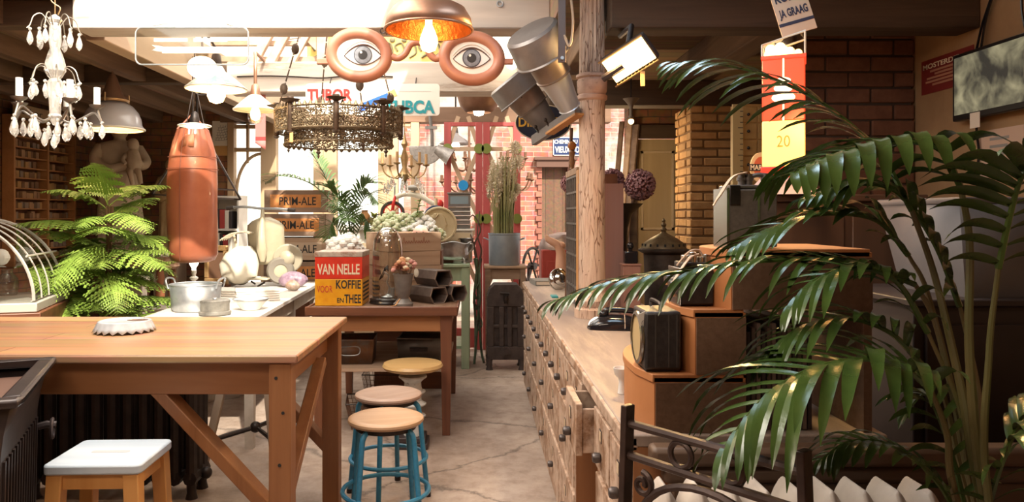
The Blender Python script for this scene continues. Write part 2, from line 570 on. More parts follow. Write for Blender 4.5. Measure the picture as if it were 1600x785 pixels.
PLASTER = mat('ochre_plaster', (0.30, 0.175, 0.085), 0.9, c2=(0.40, 0.25, 0.125), scale=2.5, bump=0.15)
CEIL_M = plank_mat('ceiling_boards', (0.24, 0.145, 0.085), (0.19, 0.11, 0.062), (0.05, 0.03, 0.018), 0.22, 'x', 0.8, 3)
CEIL_R = plank_mat('pine_ceiling_boards', (0.20, 0.12, 0.05), (0.15, 0.085, 0.035), (0.03, 0.02, 0.012), 0.13, 'y', 0.8, 3)
WHITEWASH = worn('whitewashed_timber', (0.52, 0.45, 0.39), (0.24, 0.17, 0.125), 0.75, 4.5, (0.55, 0.66), 0.3, 'x')
BEIGE = mat('beige_frame_paint', (0.55, 0.40, 0.255), 0.6, c2=(0.47, 0.33, 0.20), scale=4, grain='z', bump=0.05)
PINKRED = worn('faded_red_paint', (0.42, 0.075, 0.075), (0.25, 0.05, 0.05), 0.5, 4, (0.6, 0.7), 0.2, 'z')

struct('floor', MB().bb(XL - 0.2, XR + 0.2, YF, 7.75, -0.12, 0), CONC)
struct('floor_courtyard', MB().bb(-4.5, 4.5, 7.75, 10.7, -0.14, -0.02), CONC)
struct('wall_left', MB().bb(XL - 0.2, XL, YF, 7.8, 0, 2.62), BRICK_D)
struct('wall_right', MB().bb(XR, XR + 0.2, YF, 6.9, 0, 3.0), PLASTER)
struct('wall_front', MB().bb(XL - 0.2, XR + 0.2, YF - 0.2, YF, 0, 3.2), BRICK_D)
struct('wall_back', MB().bb(XL, -2.585, YB, YB + 0.2, 0, 2.62), BRICK_D)
# rear right: brick wall with a cream door in it
wb = MB().bb(1.37, 1.44, 6.7, 6.9, 0, 2.62).bb(1.84, 2.5, 6.7, 6.9, 0, 2.62).bb(1.44, 1.84, 6.7, 6.9, 2.16, 2.62)
struct('wall_rear', wb, BRICK_D)
d = MB().bb(1.44, 1.84, 6.74, 6.79, 0.0, 2.08)
d1 = struct('door_1', d, mat('cream_door_paint', (0.60, 0.46, 0.27), 0.55, c2=(0.50, 0.37, 0.21), scale=6, grain='z', bump=0.1))
struct('door_casing', MB().bb(1.37, 1.44, 6.66, 6.72, 0, 2.2).bb(1.84, 1.91, 6.66, 6.72, 0, 2.2).bb(1.37, 1.91, 6.66, 6.72, 2.08, 2.2), WOOD_OLDX, parent=d1)
struct('door_moulding', MB().bb(1.49, 1.79, 6.725, 6.741, 1.25, 1.27).bb(1.49, 1.79, 6.725, 6.741, 1.95, 1.97).bb(1.49, 1.51, 6.725, 6.741, 1.25, 1.97).bb(1.77, 1.79, 6.725, 6.741, 1.25, 1.97), CREAM, parent=d1)
# courtyard wall, red brick with remains of whitewash, opening with a plank door
cw = MB().bb(-1.05, 0.90, 10.4, 10.6, -0.02, 4.4).bb(1.27, 4.5, 10.4, 10.6, -0.02, 4.4).bb(0.90, 1.27, 10.4, 10.6, 2.10, 4.4)
struct('wall_courtyard', cw, BRICK_C)
d2 = struct('door_2', MB().bb(0.90, 1.27, 10.48, 10.54, -0.02, 2.1), plank_mat('brown_plank_door', (0.12, 0.06, 0.032), (0.16, 0.085, 0.048), (0.02, 0.013, 0.008), 0.12, 'x', 0.7, 3))
struct('door_lintel', MB().bb(0.82, 1.36, 10.30, 10.40, 2.06, 2.16).bb(0.79, 1.39, 10.27, 10.41, 2.16, 2.20), mat('brown_lintel', (0.12, 0.06, 0.042), 0.7), parent=d2)
# brickwork around that opening
qu = MB()
for k in range(24):
    qu.bb(0.845 - (k % 2) * 0.03, 0.90, 10.36, 10.5, 0.01 + k * 0.086, 0.085 + k * 0.086)
struct('door_quoin', qu, mat('quoin_brick', (0.24, 0.09, 0.065), 0.9, c2=(0.32, 0.14, 0.10), scale=9, bump=0.2, rand=0.2), parent=d2)

# ceilings: boards on the left aisle, low boards on the right, rooflights between
struct('ceiling', MB().bb(XL - 0.2, -2.0, YF, 7.8, 2.46, 2.54), CEIL_M)
cj = MB()
for x in (-3.72, -3.3, -2.86, -2.42):
    cj.bb(x - 0.045, x + 0.045, YF, 7.7, 2.34, 2.46)
struct('ceiling_joist', cj, WOOD_OLD)
struct('ceiling_right', MB().bb(0.5, XR + 0.1, 3.74, 6.9, 2.56, 2.64), CEIL_R)
struct('ceiling_front', MB().bb(-0.3, XR + 0.1, YF, 3.66, 2.72, 2.8).bb(-2.0, -0.3, YF, 1.3, 2.72, 2.8).bb(-2.1, -2.0, YF, 1.3, 2.54, 2.8).bb(-0.25, 0.5, 3.84, 7.6, 2.95, 3.03).bb(0.46, 0.5, 3.84, 6.9, 2.56, 3.03).bb(0.30, 0.72, 3.66, 4.2, 2.62, 2.66), CEIL_M)
# beams
struct('ceiling_beam', MB().bb(-2.02, 0.36, 3.66, 3.84, 2.31, 2.62), WHITEWASH, bevel=0.008)
struct('ceiling_beam', MB().bb(0.66, XR, 3.66, 3.84, 2.315, 2.62), WOOD_OLDX, bevel=0.008)
struct('ceiling_beam', MB().bb(XL, -2.02, 3.68, 3.78, 2.33, 2.46), WOOD_OLDX, bevel=0.006)
struct('ceiling_beam', MB().bb(-1.78, 0.5, 5.2, 5.4, 2.25, 2.47), WHITEWASH, bevel=0.012)
struct('ceiling_beam', MB().bb(XL, -1.78, 5.26, 5.36, 2.33, 2.46), WOOD_OLDX, bevel=0.006)
struct('ceiling_beam', MB().bb(0.5, XR, 5.2, 5.38, 2.16, 2.34), WOOD_OLDX, bevel=0.01)
struct('ceiling_beam', MB().bb(-2.66, 1.37, YB - 0.02, YB + 0.14, 2.34, 2.50), mat('brown_lintel_timber', (0.17, 0.095, 0.06), 0.7, c2=(0.26, 0.155, 0.10), scale=6, grain='x', bump=0.2), bevel=0.006)
struct('ceiling_beam', MB().bb(1.50, 1.66, 3.86, 5.6, 2.34, 2.56), WOOD_OLD, bevel=0.008)
struct('ceiling_beam', MB().bb(0.62, 0.74, 3.86, 6.8, 2.40, 2.56), WOOD_OLD, bevel=0.008)
struct('ceiling_beam', MB().bb(-2.06, -1.96, 3.86, 7.6, 2.3, 2.62), mat('pale_beam', (0.35, 0.24, 0.16), 0.8, c2=(0.45, 0.33, 0.23), scale=6, grain='y', bump=0.2), bevel=0.006)
# roof truss above the rear beam
tr = MB()
zt = 2.47
for x, a in ((-1.62, 0.34), (-1.50, 0.34)):
    tr.bar((x, 5.3, zt), (x + a, 5.3, 3.1), 0.05, 0.06)
tr.bar((-1.02, 5.34, zt), (-1.75, 5.34, 3.2), 0.06, 0.07)
tr.bar((-1.35, 5.3, zt), (-1.0, 5.3, 3.1), 0.04, 0.05)
tr.bar((-1.12, 5.3, zt), (-1.12, 5.3, 3.1), 0.07, 0.07)
tr.bb(-1.95, -0.95, 5.36, 5.4, 2.50, 2.54)
tr.bb(-1.95, -0.95, 5.36, 5.4, 2.62, 2.655)
struct('roof_truss', tr, mat('bleached_timber', (0.38, 0.26, 0.18), 0.8, c2=(0.55, 0.42, 0.32), scale=8, bump=0.1), bevel=0.003)
rf = MB()
for y in (4.3, 6.1, 6.9):
    rf.bar((-2.0, y, 3.05), (0.5, y, 3.4), 0.05, 0.1)
struct('rooflight_rafter', rf, WHITE_P)

# windows of the rear wall (beige timber, clear panes) and the red lattice doors
def jamb(mb, pxa, pxb, z0=0.0, z1=2.34, y0=7.58, y1=7.68):
    a = at(pxa, HY, 7.6).x; b_ = at(pxb, HY, 7.6).x
    mb.bb(a, b_, y0, y1, z0, z1)
    return a, b_
w1 = MB()
jamb(w1, 356, 366); jamb(w1, 408, 432)
xa, xb = at(366, HY, 7.6).x, at(408, HY, 7.6).x
for z in (2.30, 2.06):
    w1.bb(xa, xb, 7.6, 7.65, z - 0.02, z + 0.02)
w1.bb(xa + 0.12, xa + 0.145, 7.6, 7.65, 2.06, 2.34)
# the curved glazing bar: a quarter circle
arc = [(xb - 0.26 * math.cos(a), 7.625, 1.62 + 0.40 * math.sin(a)) for a in [PI / 2 * i / 14 for i in range(15)]]
w1.tube([(xb - 0.26, 7.625, 0.9)] + arc, 0.018, 6)
w1.bar((xa + 0.13, 7.625, 2.06), (xa + 0.13, 7.625, 1.92), 0.024)
w1.bb(xa, xb, 7.6, 7.65, 0.75, 0.92)
wo = struct('window_1', w1, BEIGE, bevel=0.004)
struct('window_pane', MB().bb(xa, xb, 7.622, 7.626, 0.92, 2.34), GLASS, parent=wo)
for n, (pa, pb, pc, pd) in enumerate(((432, 490, 490, 526), (526, 591, 591, 622))):
    w = MB()
    a, b_ = at(pa, HY, 7.6).x, at(pb, HY, 7.6).x
    c0, c1 = jamb(w, pc, pd)
    cm = (c0 + c1) / 2
    w.bb(cm - 0.012, cm + 0.012, 7.565, 7.58, 0, 2.34)
    w.bb(a, b_, 7.6, 7.65, 0.62, 0.80)
    w.bb(a, b_, 7.6, 7.65, 2.28, 2.34)
    wo = struct('window_%d' % (n + 2), w, BEIGE, bevel=0.004)
    struct('window_pane', MB().bb(a, b_, 7.622, 7.626, 0.80, 2.28), GLASS, parent=wo)
w = MB()
a, b_ = at(622, HY, 7.6).x, at(642, HY, 7.6).x
jamb(w, 642, 655); w.bb(a, b_, 7.6, 7.65, 1.98, 2.01); w.bb(a, b_, 7.6, 7.65, 2.30, 2.34); w.bb(a, b_, 7.6, 7.65, 0.62, 0.8)
wo = struct('window_4', w, BEIGE, bevel=0.004)
struct('window_pane', MB().bb(a, b_, 7.622, 7.626, 0.8, 2.3), GLASS, parent=wo)

GREEN_D = mat('green_disc_paint', (0.16, 0.19, 0.035), 0.5)
BLUE_D = mat('blue_disc_paint', (0.01, 0.26, 0.62), 0.4)
LATT = mat('beige_lattice_paint', (0.48, 0.33, 0.22), 0.6)
def lattice_door(n, pl, pr, pin):
    wl = sz(11, 7.6)
    xl, xr = at(pl, HY, 7.6).x, at(pr, HY, 7.6).x
    fr = MB().bb(xl - wl / 2, xl + wl / 2, 7.56, 7.61, 0.0, 2.34).bb(xr - wl / 2, xr + wl / 2, 7.56, 7.61, 0.0, 2.34)
    fr.bb(xl, xr, 7.565, 7.605, 2.30, 2.34).bb(xl, xr, 7.565, 7.605, 0.02, 0.22)
    root = struct('door_%d' % n, fr, PINKRED, bevel=0.004)
    la = MB()
    zt_, zm, zl = at(0, 190, 7.6).z, at(0, 233, 7.6).z, at(0, 290, 7.6).z
    zb = at(0, 342, 7.6).z; zf = zb - (zm - zb)
    xc = (xl + xr) / 2
    for (p, q) in (((xc - 0.05, zt_ + 0.05), (xl, zm)), ((xc + 0.05, zt_ + 0.05), (xr, zm)), ((xl, zm), (xc, zl)), ((xr, zm), (xc, zl)),
                   ((xc, zl), (xl, zb)), ((xc, zl), (xr, zb)), ((xl, zb), (xc, (zb + zf) / 2)), ((xr, zb), (xc, (zb + zf) / 2)),
                   ((xc, (zb + zf) / 2), (xl, zf)), ((xc, (zb + zf) / 2), (xr, zf))):
        la.bar((p[0], 7.585, p[1]), (q[0], 7.585, q[1]), 0.045, 0.02, roll=90)
    la.bb(xl, xr, 7.575, 7.6, zm - 0.02, zm + 0.02)
    struct('door_lattice', la, LATT, parent=root)
    for (x, z, m) in ((xl, zm, GREEN_D), (xr, zm, GREEN_D), (xc, zl, BLUE_D), (xl, zb, GREEN_D), (xr, zb, GREEN_D)):
        o = struct('door_disc', MB().cyl(0.052, 0, 0.018, 20, T(x, 7.56, z) @ R(90, 'X')), m, parent=root)
lattice_door(3, 699.5, 748.5, 0)
lattice_door(4, 760, 807.5, 0)

# iron column, its upper shaft fluted, lower shaft under cracked paint
CX, CY = 0.588, 3.80
COLP = worn('cracked_cream_paint', (0.60, 0.43, 0.32), (0.24, 0.125, 0.075), 0.6, 22, (0.60, 0.70), 0.6, 'z', crack=True)
def fluted(z0, z1, r, n=18, d=0.006, r1=None):
    mb = MB(); vs_, fs_ = [], []
    m = n * 4
    for z, rr in ((z0, r), (z1, r1 or r)):
        for k in range(m):
            q = rr - d * (0.5 - 0.5 * math.cos(2 * PI * k * n / m))
            vs_.append((q * math.cos(2 * PI * k / m), q * math.sin(2 * PI * k / m), z))
    for k in range(m):
        fs_.append((k, (k + 1) % m, m + (k + 1) % m, m + k))
    return mb.add(vs_, fs_, T(CX, CY, 0))
zc = at(0, 118, CY).z; zr = at(0, 156, CY).z
colm = fluted(zc, 2.72, 0.066, r1=0.060)
colm.lathe([(0.09, 0.856), (0.092, 0.90), (0.075, 0.91), (0.085, 0.925), (0.088, 0.945), (0.075, 0.965), (0.068, 0.985)], 28, T(CX, CY, 0), cap=True)
colm.lathe([(0.068, 0.985), (0.066, 1.5), (0.067, zr)], 28, T(CX, CY, 0))
struct('column', colm, COLP)
struct('column_collar', MB().lathe([(0.066, zr - 0.01), (0.078, zr), (0.078, zr + 0.018), (0.068, zr + 0.026), (0.076, zr + 0.04), (0.078, zc - 0.03), (0.07, zc - 0.02), (0.082, zc - 0.012), (0.082, zc), (0.066, zc + 0.008)], 28, T(CX, CY, 0)), worn('flaking_pink_paint', (0.56, 0.37, 0.28), (0.28, 0.17, 0.11), 0.6, 9, (0.56, 0.62), 0.5))

# brick piers laid brick by brick
def pier(name, x0, x1, y0, y1, z1, m, mm, bl=0.20, bh=0.062, seed=1, z0=0.0):
    rnd = random.Random(seed)
    root = struct(name, MB().bb(x0 + 0.012, x1 - 0.012, y0 + 0.012, y1 - 0.012, z0, z1), mm)
    mb = MB()
    k = 0; z = z0
    while z < z1 - 0.02:
        hb = bh - 0.012
        off = 0 if k % 2 else -bl / 2
        x = x0 + off
        while x < x1:
            a, b_ = max(x, x0), min(x + bl - 0.012, x1)
            if b_ - a > 0.03:
                j = rnd.uniform(-0.004, 0.004)
                mb.bb(a, b_, y0 + j, y0 + 0.1, z + rnd.uniform(-0.003, 0.003), z + hb + rnd.uniform(-0.003, 0.003))
            x += bl
        y = y0 + 0.105 + (0 if k % 2 else 0.04)
        while y < y1 - 0.03:
            b_ = min(y + bl - 0.012, y1)
            mb.bb(x0 + rnd.uniform(-0.004, 0.004), x0 + 0.09, y, b_, z, z + hb)
            y += bl
        z += bh; k += 1
    mb.build('brickwork', m, root, bevel=0.006)
    return root
YB_M = mat('yellow_brick', (0.42, 0.215, 0.075), 0.9, c2=(0.56, 0.325, 0.13), scale=12, bump=0.5, rand=0.22)
DB_M = mat('dark_brown_brick', (0.135, 0.055, 0.03), 0.9, c2=(0.20, 0.09, 0.05), scale=12, bump=0.5, rand=0.25)
MORT = mat('dark_mortar', (0.06, 0.04, 0.028), 0.95)
pier('brick_pillar', 1.50, 2.0, 5.2, 5.6, 2.16, YB_M, mat('ochre_mortar', (0.22, 0.12, 0.05), 0.95), seed=4)
pier('brick_pillar', 1.86, 2.49, 4.2, 4.7, 2.72, DB_M, MORT, bl=0.26, bh=0.092, seed=7)
# ================================================================ front table, stools, ironwork on the left
def table_root(name, label, x0, x1, y0, y1, h):
    return thing(name, label, 'table', ((x0 + x1) / 2, (y0 + y1) / 2, 0))
t = table_root('work_table', 'large honey-coloured pine table in the left foreground with diagonal leg braces', -2.75, -0.62, 2.52, 3.49, 0.90)
hx, hy = 1.065, 0.485
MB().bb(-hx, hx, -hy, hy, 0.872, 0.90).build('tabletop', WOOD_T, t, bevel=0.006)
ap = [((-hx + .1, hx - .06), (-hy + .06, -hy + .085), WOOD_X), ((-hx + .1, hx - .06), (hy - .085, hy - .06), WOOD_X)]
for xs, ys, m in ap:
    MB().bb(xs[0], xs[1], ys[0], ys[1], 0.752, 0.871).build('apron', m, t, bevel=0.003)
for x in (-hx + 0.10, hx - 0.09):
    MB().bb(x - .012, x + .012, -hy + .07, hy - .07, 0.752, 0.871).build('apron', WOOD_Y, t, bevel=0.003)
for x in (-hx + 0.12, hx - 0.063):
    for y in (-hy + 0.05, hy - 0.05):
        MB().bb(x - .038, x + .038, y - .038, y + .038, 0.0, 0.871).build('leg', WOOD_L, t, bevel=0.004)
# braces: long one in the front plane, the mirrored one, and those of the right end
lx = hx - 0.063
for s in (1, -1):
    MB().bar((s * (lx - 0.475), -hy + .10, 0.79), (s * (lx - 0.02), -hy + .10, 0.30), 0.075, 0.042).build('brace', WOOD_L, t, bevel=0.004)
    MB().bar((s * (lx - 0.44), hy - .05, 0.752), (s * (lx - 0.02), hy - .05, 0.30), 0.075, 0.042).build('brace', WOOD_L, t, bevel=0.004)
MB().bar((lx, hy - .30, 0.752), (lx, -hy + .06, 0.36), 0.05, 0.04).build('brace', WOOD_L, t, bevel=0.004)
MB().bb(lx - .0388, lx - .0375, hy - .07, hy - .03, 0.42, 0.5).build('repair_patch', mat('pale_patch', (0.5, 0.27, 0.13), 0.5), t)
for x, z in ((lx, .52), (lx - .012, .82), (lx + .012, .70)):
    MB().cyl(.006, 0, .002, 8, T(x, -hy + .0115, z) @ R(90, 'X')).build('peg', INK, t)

# white enamel bottle-cap shaped tray on that table
t = thing('bottle_cap_tray', 'white enamel tray shaped like a crimped bottle cap on the pine table', 'tray', (at(195, 516, 3.04).x, 3.04, 0.90))
ENAMEL = worn('chipped_white_enamel', (0.50, 0.53, 0.56), (0.10, 0.05, 0.03), 0.25, 10, (0.66, 0.69), 0.2)
cp = MB(); vs_, fs_ = [], []
m, prof = 84, [(0.0, 0.042), (0.088, 0.043), (0.094, 0.047), (0.100, 0.045), (0.112, 0.022), (0.122, 0.003)]
for i, (r, z) in enumerate(prof):
    for k in range(m):
        w = 0.5 - 0.5 * math.cos(2 * PI * k / m * 21)
        q = r + (0.0, 0, 0, 0.0, -0.004, -0.010)[i] * w
        zz = z + (0, 0, 0, 0, 0.001, 0.011)[i] * w
        vs_.append((q * math.cos(2 * PI * k / m), q * math.sin(2 * PI * k / m), zz))
for i in range(len(prof) - 1):
    for k in range(m):
        fs_.append((i * m + k, i * m + (k + 1) % m, (i + 1) * m + (k + 1) % m, (i + 1) * m + k))
cp.add(vs_, fs_).build('cap', ENAMEL, t, solid=0.002, weld=True)
MB().cyl(0.035, 0, 0.0022, 20, T(0.045, 0.03, 0.0425) @ SC(1.4, .6, 1)).build('rust_patch', RUST, t)

# white-topped step stool
t = thing('step_stool', 'square stool with a white painted seat and orange wooden legs in the left foreground', 'stool', (-1.155, 2.315, 0), 2)
WST = worn('worn_white_seat_paint', (0.50, 0.56, 0.62), (0.36, 0.24, 0.17), 0.4, 5, (0.65, 0.69), 0.1, 'x')
w2, d2 = 0.145, 0.13
sm = MB()
poly = []
for cx, cy, a0 in ((w2 - .02, d2 - .02, 0), (-w2 + .02, d2 - .02, 90), (-w2 + .02, -d2 + .02, 180), (w2 - .02, -d2 + .02, 270)):
    for k in range(5):
        a = math.radians(a0 + k * 22.5)
        poly.append((cx + .02 * math.cos(a), cy + .02 * math.sin(a)))
sm.prism(poly, .607, .637).build('seat', WST, t, bevel=0.006)
MB().prism([(0.048 * (1 if math.cos(a) > 0 else -1) + .011 * math.cos(a), .011 * math.sin(a)) for a in [2 * PI * (i + .5) / 16 for i in range(16)]], .6368, .6376).build('hand_slot', mat('slot_shade_wood', (0.42, 0.42, 0.43), 0.7), t)
OR_W = mat('orange_pine', (0.50, 0.225, 0.06), 0.45, c2=(0.60, 0.30, 0.095), scale=10, grain='z', bump=0.05)
for sx in (-1, 1):
    for sy in (-1, 1):
        MB().taper((sx * .140, sy * .125, 0), (sx * .112, sy * .10, .607), .038, .046).build('leg', OR_W, t, bevel=.003)
for sy in (-1, 1):
    MB().bb(-.09, .09, sy * .102 - .01, sy * .102 + .01, .56, .607).build('apron', OR_W, t)
for sx in (-1, 1):
    MB().bb(sx * .113 - .01, sx * .113 + .01, -.08, .08, .56, .607).build('apron', OR_W, t)

# blue tubular stools
BLUE_P = worn('chipped_blue_paint', (0.035, 0.21, 0.36), (0.03, 0.03, 0.035), 0.35, 16, (0.70, 0.73), 0.2)
def blue_stool(label, loc, rz, seatm):
    t = thing('metal_stool', label, 'stool', loc, rz, 'blue tube stools')
    MB().lathe([(0, .476), (.142, .476), (.158, .480), (.165, .490), (.163, .499), (.150, .505), (.12, .5035), (0, .502)], 48).build('seat', seatm, t)
    MB().lathe([(.125, .455), (.132, .455), (.132, .476), (.125, .476)], 32).build('seat_ring', IRON, t)
    for k in range(4):
        a = math.radians(45 + 90 * k)
        c, s = math.cos(a), math.sin(a)
        pts = smooth_path([(.08, 0, .463), (.12, 0, .462), (.145, 0, .445), (.156, 0, .405), (.172, 0, .25), (.196, 0, .012)], 5)
        MB().tube([(x * c - y * s, x * s + y * c, z) for x, y, z in pts], .0125, 10).build('leg', BLUE_P, t)
        MB().cyl(.016, 0, .02, 10, T(.197 * c, .197 * s, 0)).build('foot_cap', IRON, t)
    MB().tube([(.187 * math.cos(2 * PI * k / 40), .187 * math.sin(2 * PI * k / 40), .185) for k in range(40)], .010, 8, closed=True).build('foot_ring', BLUE_P, t)
    return t
SEAT1 = mat('pale_beech_seat', (0.36, 0.215, 0.12), 0.4, c2=(0.46, 0.30, 0.18), scale=11, grain='x', bump=0.03)
SEAT2 = mat('worn_grey_beech_seat', (0.27, 0.17, 0.125), 0.45, c2=(0.37, 0.26, 0.20), scale=11, grain='x', bump=0.03)
SEAT3 = mat('golden_beech_seat', (0.46, 0.28, 0.11), 0.35, c2=(0.54, 0.36, 0.16), scale=11, grain='x', bump=0.03)
blue_stool('nearest round wooden stool with chipped light blue tube legs and foot ring', (at(603, 0, 3.21).x, 3.21, 0), 12, SEAT1)
blue_stool('blue-legged round stool with a greyer seat, half hidden behind the nearest one', (at(607, 0, 3.64).x, 3.64, 0), 38, SEAT2)
# column stool
t = thing('column_stool', 'round golden wooden seat on a fluted white cast-iron column, beyond the blue stools', 'stool', (at(645, 0, 4.42).x, 4.42, 0))
MB().lathe([(0, .455), (.15, .455), (.172, .463), (.182, .478), (.174, .494), (.13, .498), (0, .492)], 48).build('seat', SEAT3, t)
MB().lathe([(.05, .43), (.075, .445), (.085, .455)], 24, cap=True).build('seat_plate', IRON, t)
IW = worn('chipped_white_iron_paint', (0.55, 0.55, 0.53), (0.13, 0.09, 0.07), 0.45, 9, (0.60, 0.64), 0.3)
MB().lathe([(.055, .06), (.052, .10), (.052, .165), (.075, .172), (.078, .182), (.06, .19), (.052, .20), (.050, .235), (.078, .243), (.082, .252), (.062, .262), (.052, .272), (.05, .31), (.075, .318), (.078, .326), (.058, .336), (.052, .35), (.05, .38), (.07, .40), (.085, .41), (.083, .42), (.05, .432)], 20, cap=True).build('column_shaft', IW, t)
MB().bb(-.095, .095, -.095, .095, 0, .035).bb(-.08, .08, -.08, .08, .035, .065).build('foot_plinth', IRON_D, t, bevel=.004)

# dark cast-iron tank at the very left
TANK = mat('blackened_iron_paint', (0.028, 0.020, 0.020), 0.38, 0.25, c2=(0.05, 0.036, 0.035), scale=10, bump=0.1)
t = thing('iron_tub', 'big dark ribbed iron tub with a flared rim at the left edge of the picture', 'tub', (-1.60, 2.09, 0), 22)
def ring_box(x0, x1, y0, y1, x2, x3, y2, y3, z0, z1, M=None):
    """frustum shell between two rectangles"""
    vs_ = [(x0, y0, z0), (x1, y0, z0), (x1, y1, z0), (x0, y1, z0), (x2, y2, z1), (x3, y2, z1), (x3, y3, z1), (x2, y3, z1)]
    return vs_, [(0, 1, 5, 4), (1, 2, 6, 5), (2, 3, 7, 6), (3, 0, 4, 7)]
a, b_ = .27, .28
tb = MB()
for (s0, z0, s1, z1) in ((.90, .0, .955, .74), (.955, .74, .985, .80), (.985, .80, 1.06, .885)):
    v, f = ring_box(-a * s0, a * s0, -b_ * s0, b_ * s0, -a * s1, a * s1, -b_ * s1, b_ * s1, z0, z1)
    tb.add(v, f)
tb.bb(-a * .9, a * .9, -b_ * .9, b_ * .9, 0, .02)
tb.build('body', TANK, t, solid=.008, weld=True)
rm = MB()
for (x0, x1, y0, y1) in ((-.31, .31, -.32, -.27), (-.31, .31, .27, .32), (-.31, -.26, -.27, .27), (.26, .31, -.27, .27)):
    rm.bb(x0, x1, y0, y1, .878, .902)
rm.build('rim', TANK, t, bevel=.008)
MB().bb(-.262, .262, -.272, .272, .84, .85).build('inner_plate', mat('brown_inner_plate', (0.13, 0.07, 0.05), 0.5), t)
rb = MB()
for k in range(13):
    y = -.235 + .47 * k / 12
    rb.bar((a * .9 + .002, y, .01), (a * .955 + .002, y, .72), .014)
for k in range(12):
    x = -.225 + .45 * k / 11
    rb.bar((x, -b_ * .9 - .002, .01), (x, -b_ * .955 - .002, .72), .014)
rb.build('rib', TANK, t)
hd = MB().tube([(.275, .19, .70), (.30, .19, .705), (.325, .19, .70)], .012, 8)
hd.tube([(.315, .19 + .022 * math.cos(q), .69 + .03 * math.sin(q)) for q in [2 * PI * k / 14 for k in range(14)]], .006, 6, closed=True)
hd.build('ring_handle', IRON_D, t)

# column radiator under the pine table
RADM = mat('dark_radiator_iron', (0.022, 0.016, 0.015), 0.45, 0.3, c2=(0.045, 0.032, 0.03), scale=12, bump=0.1)
t = thing('column_radiator', 'dark cast-iron column radiator standing under and behind the pine table', 'radiator', (-1.78, 3.66, 0))
pitch = 0.0765
for k in range(11):
    x = (k - 5) * pitch
    sec = MB()
    for y in (-.07, 0, .07):
        sec.tube(smooth_path([(x, y, .10), (x, y, .3), (x, y, .55), (x, y, .68)], 3), [.028] * 9 + [.028], 8)
    sec.tube([(x, -.095, .10), (x, .095, .10)], .034, 8).tube([(x, -.095, .68), (x, .095, .68)], .034, 8)
    sec.build('section', RADM, t)
for x in (-5 * pitch, 5 * pitch):
    for y in (-.07, .07):
        MB().lathe([(.03, 0), (.022, .03), (.026, .10)], 10, T(x, y, 0), cap=True).build('foot', RADM, t)
MB().tube([(5 * pitch, 0, .10), (5 * pitch + .05, 0, .10)], .02, 8).ball((5 * pitch + .045, 0, .10), .03).build('valve', RADM, t)

# tall tapering stool behind the table
t = thing('bar_stool', 'tall pale three-legged stool with a dark seat, behind the brace of the pine table', 'stool', (at(386, 0, 3.85).x, 3.93, 0))
GREYW = mat('grey_weathered_wood', (0.26, 0.19, 0.14), 0.6, c2=(0.35, 0.27, 0.20), scale=10, grain='z', bump=0.1)
MB().lathe([(0, .60), (.15, .60), (.165, .606), (.168, .62), (.155, .63), (0, .626)], 32).build('seat', IRON_D, t)
MB().lathe([(.13, .575), (.15, .575), (.15, .60), (.13, .60)], 32).build('seat_ring', GREYW, t)
for x, y, tx, ty in ((-.115, -.05, -.205, -.20), (.10, -.07, .165, -.13), (.04, .11, .09, .22)):
    MB().taper((tx, ty, 0), (x, y, .58), .032, .045).build('leg', GREYW, t, bevel=.003)
MB().tube([(-.17, -.14, .22), (0.02, 0, .25), (.13, -.1, .22)], .013, 8).tube([(.02, 0, .25), (.08, .19, .24)], .013, 8).ball((.02, 0, .25), .03).build('spreader', IRON, t)

# ================================================================ brown table in the middle
t = table_root('side_table', 'dark brown wooden table in the middle of the shop with a lower shelf', -1.06, -0.14, 4.57, 5.78, 0.8)
hx, hy = .46, .605
MB().bb(-hx, hx, -hy, hy, .772, .80).build('tabletop', mat('worn_brown_top', (0.20, 0.10, 0.055), 0.35, c2=(0.38, 0.27, 0.20), scale=8, grain='y', bump=0.05, contrast=(.4, .75)), t, bevel=.003)
MB().bb(-hx - .014, hx + .014, -hy - .014, -hy, .755, .815).build('edge_moulding', WOOD_D, t, bevel=.008)
for x in (-hx - .007, hx + .007):
    MB().bb(x - .007, x + .007, -hy, hy, .76, .81).build('edge_moulding', WOOD_D, t, bevel=.004)
MB().bb(-hx + .06, hx - .06, -hy + .035, -hy + .06, .655, .772).build('apron', WOOD_X, t)
MB().bb(-hx + .06, hx - .06, hy - .06, hy - .035, .655, .772).build('apron', WOOD_X, t)
for x in (-hx + .045, hx - .045):
    MB().bb(x - .012, x + .012, -hy + .06, hy - .06, .655, .772).build('apron', WOOD_Y, t)
for x in (-hx + .06, hx - .06):
    for y in (-hy + .06, hy - .06):
        sx = 1 if x > 0 else -1
        MB().taper((x, y, 0), (x, y, .772), .048, .075).build('leg', WOOD_DZ, t, bevel=.003)
MB().bb(-hx + .05, hx - .05, -hy + .10, hy - .10, .388, .408).build('shelf', WOOD_CRATE, t)

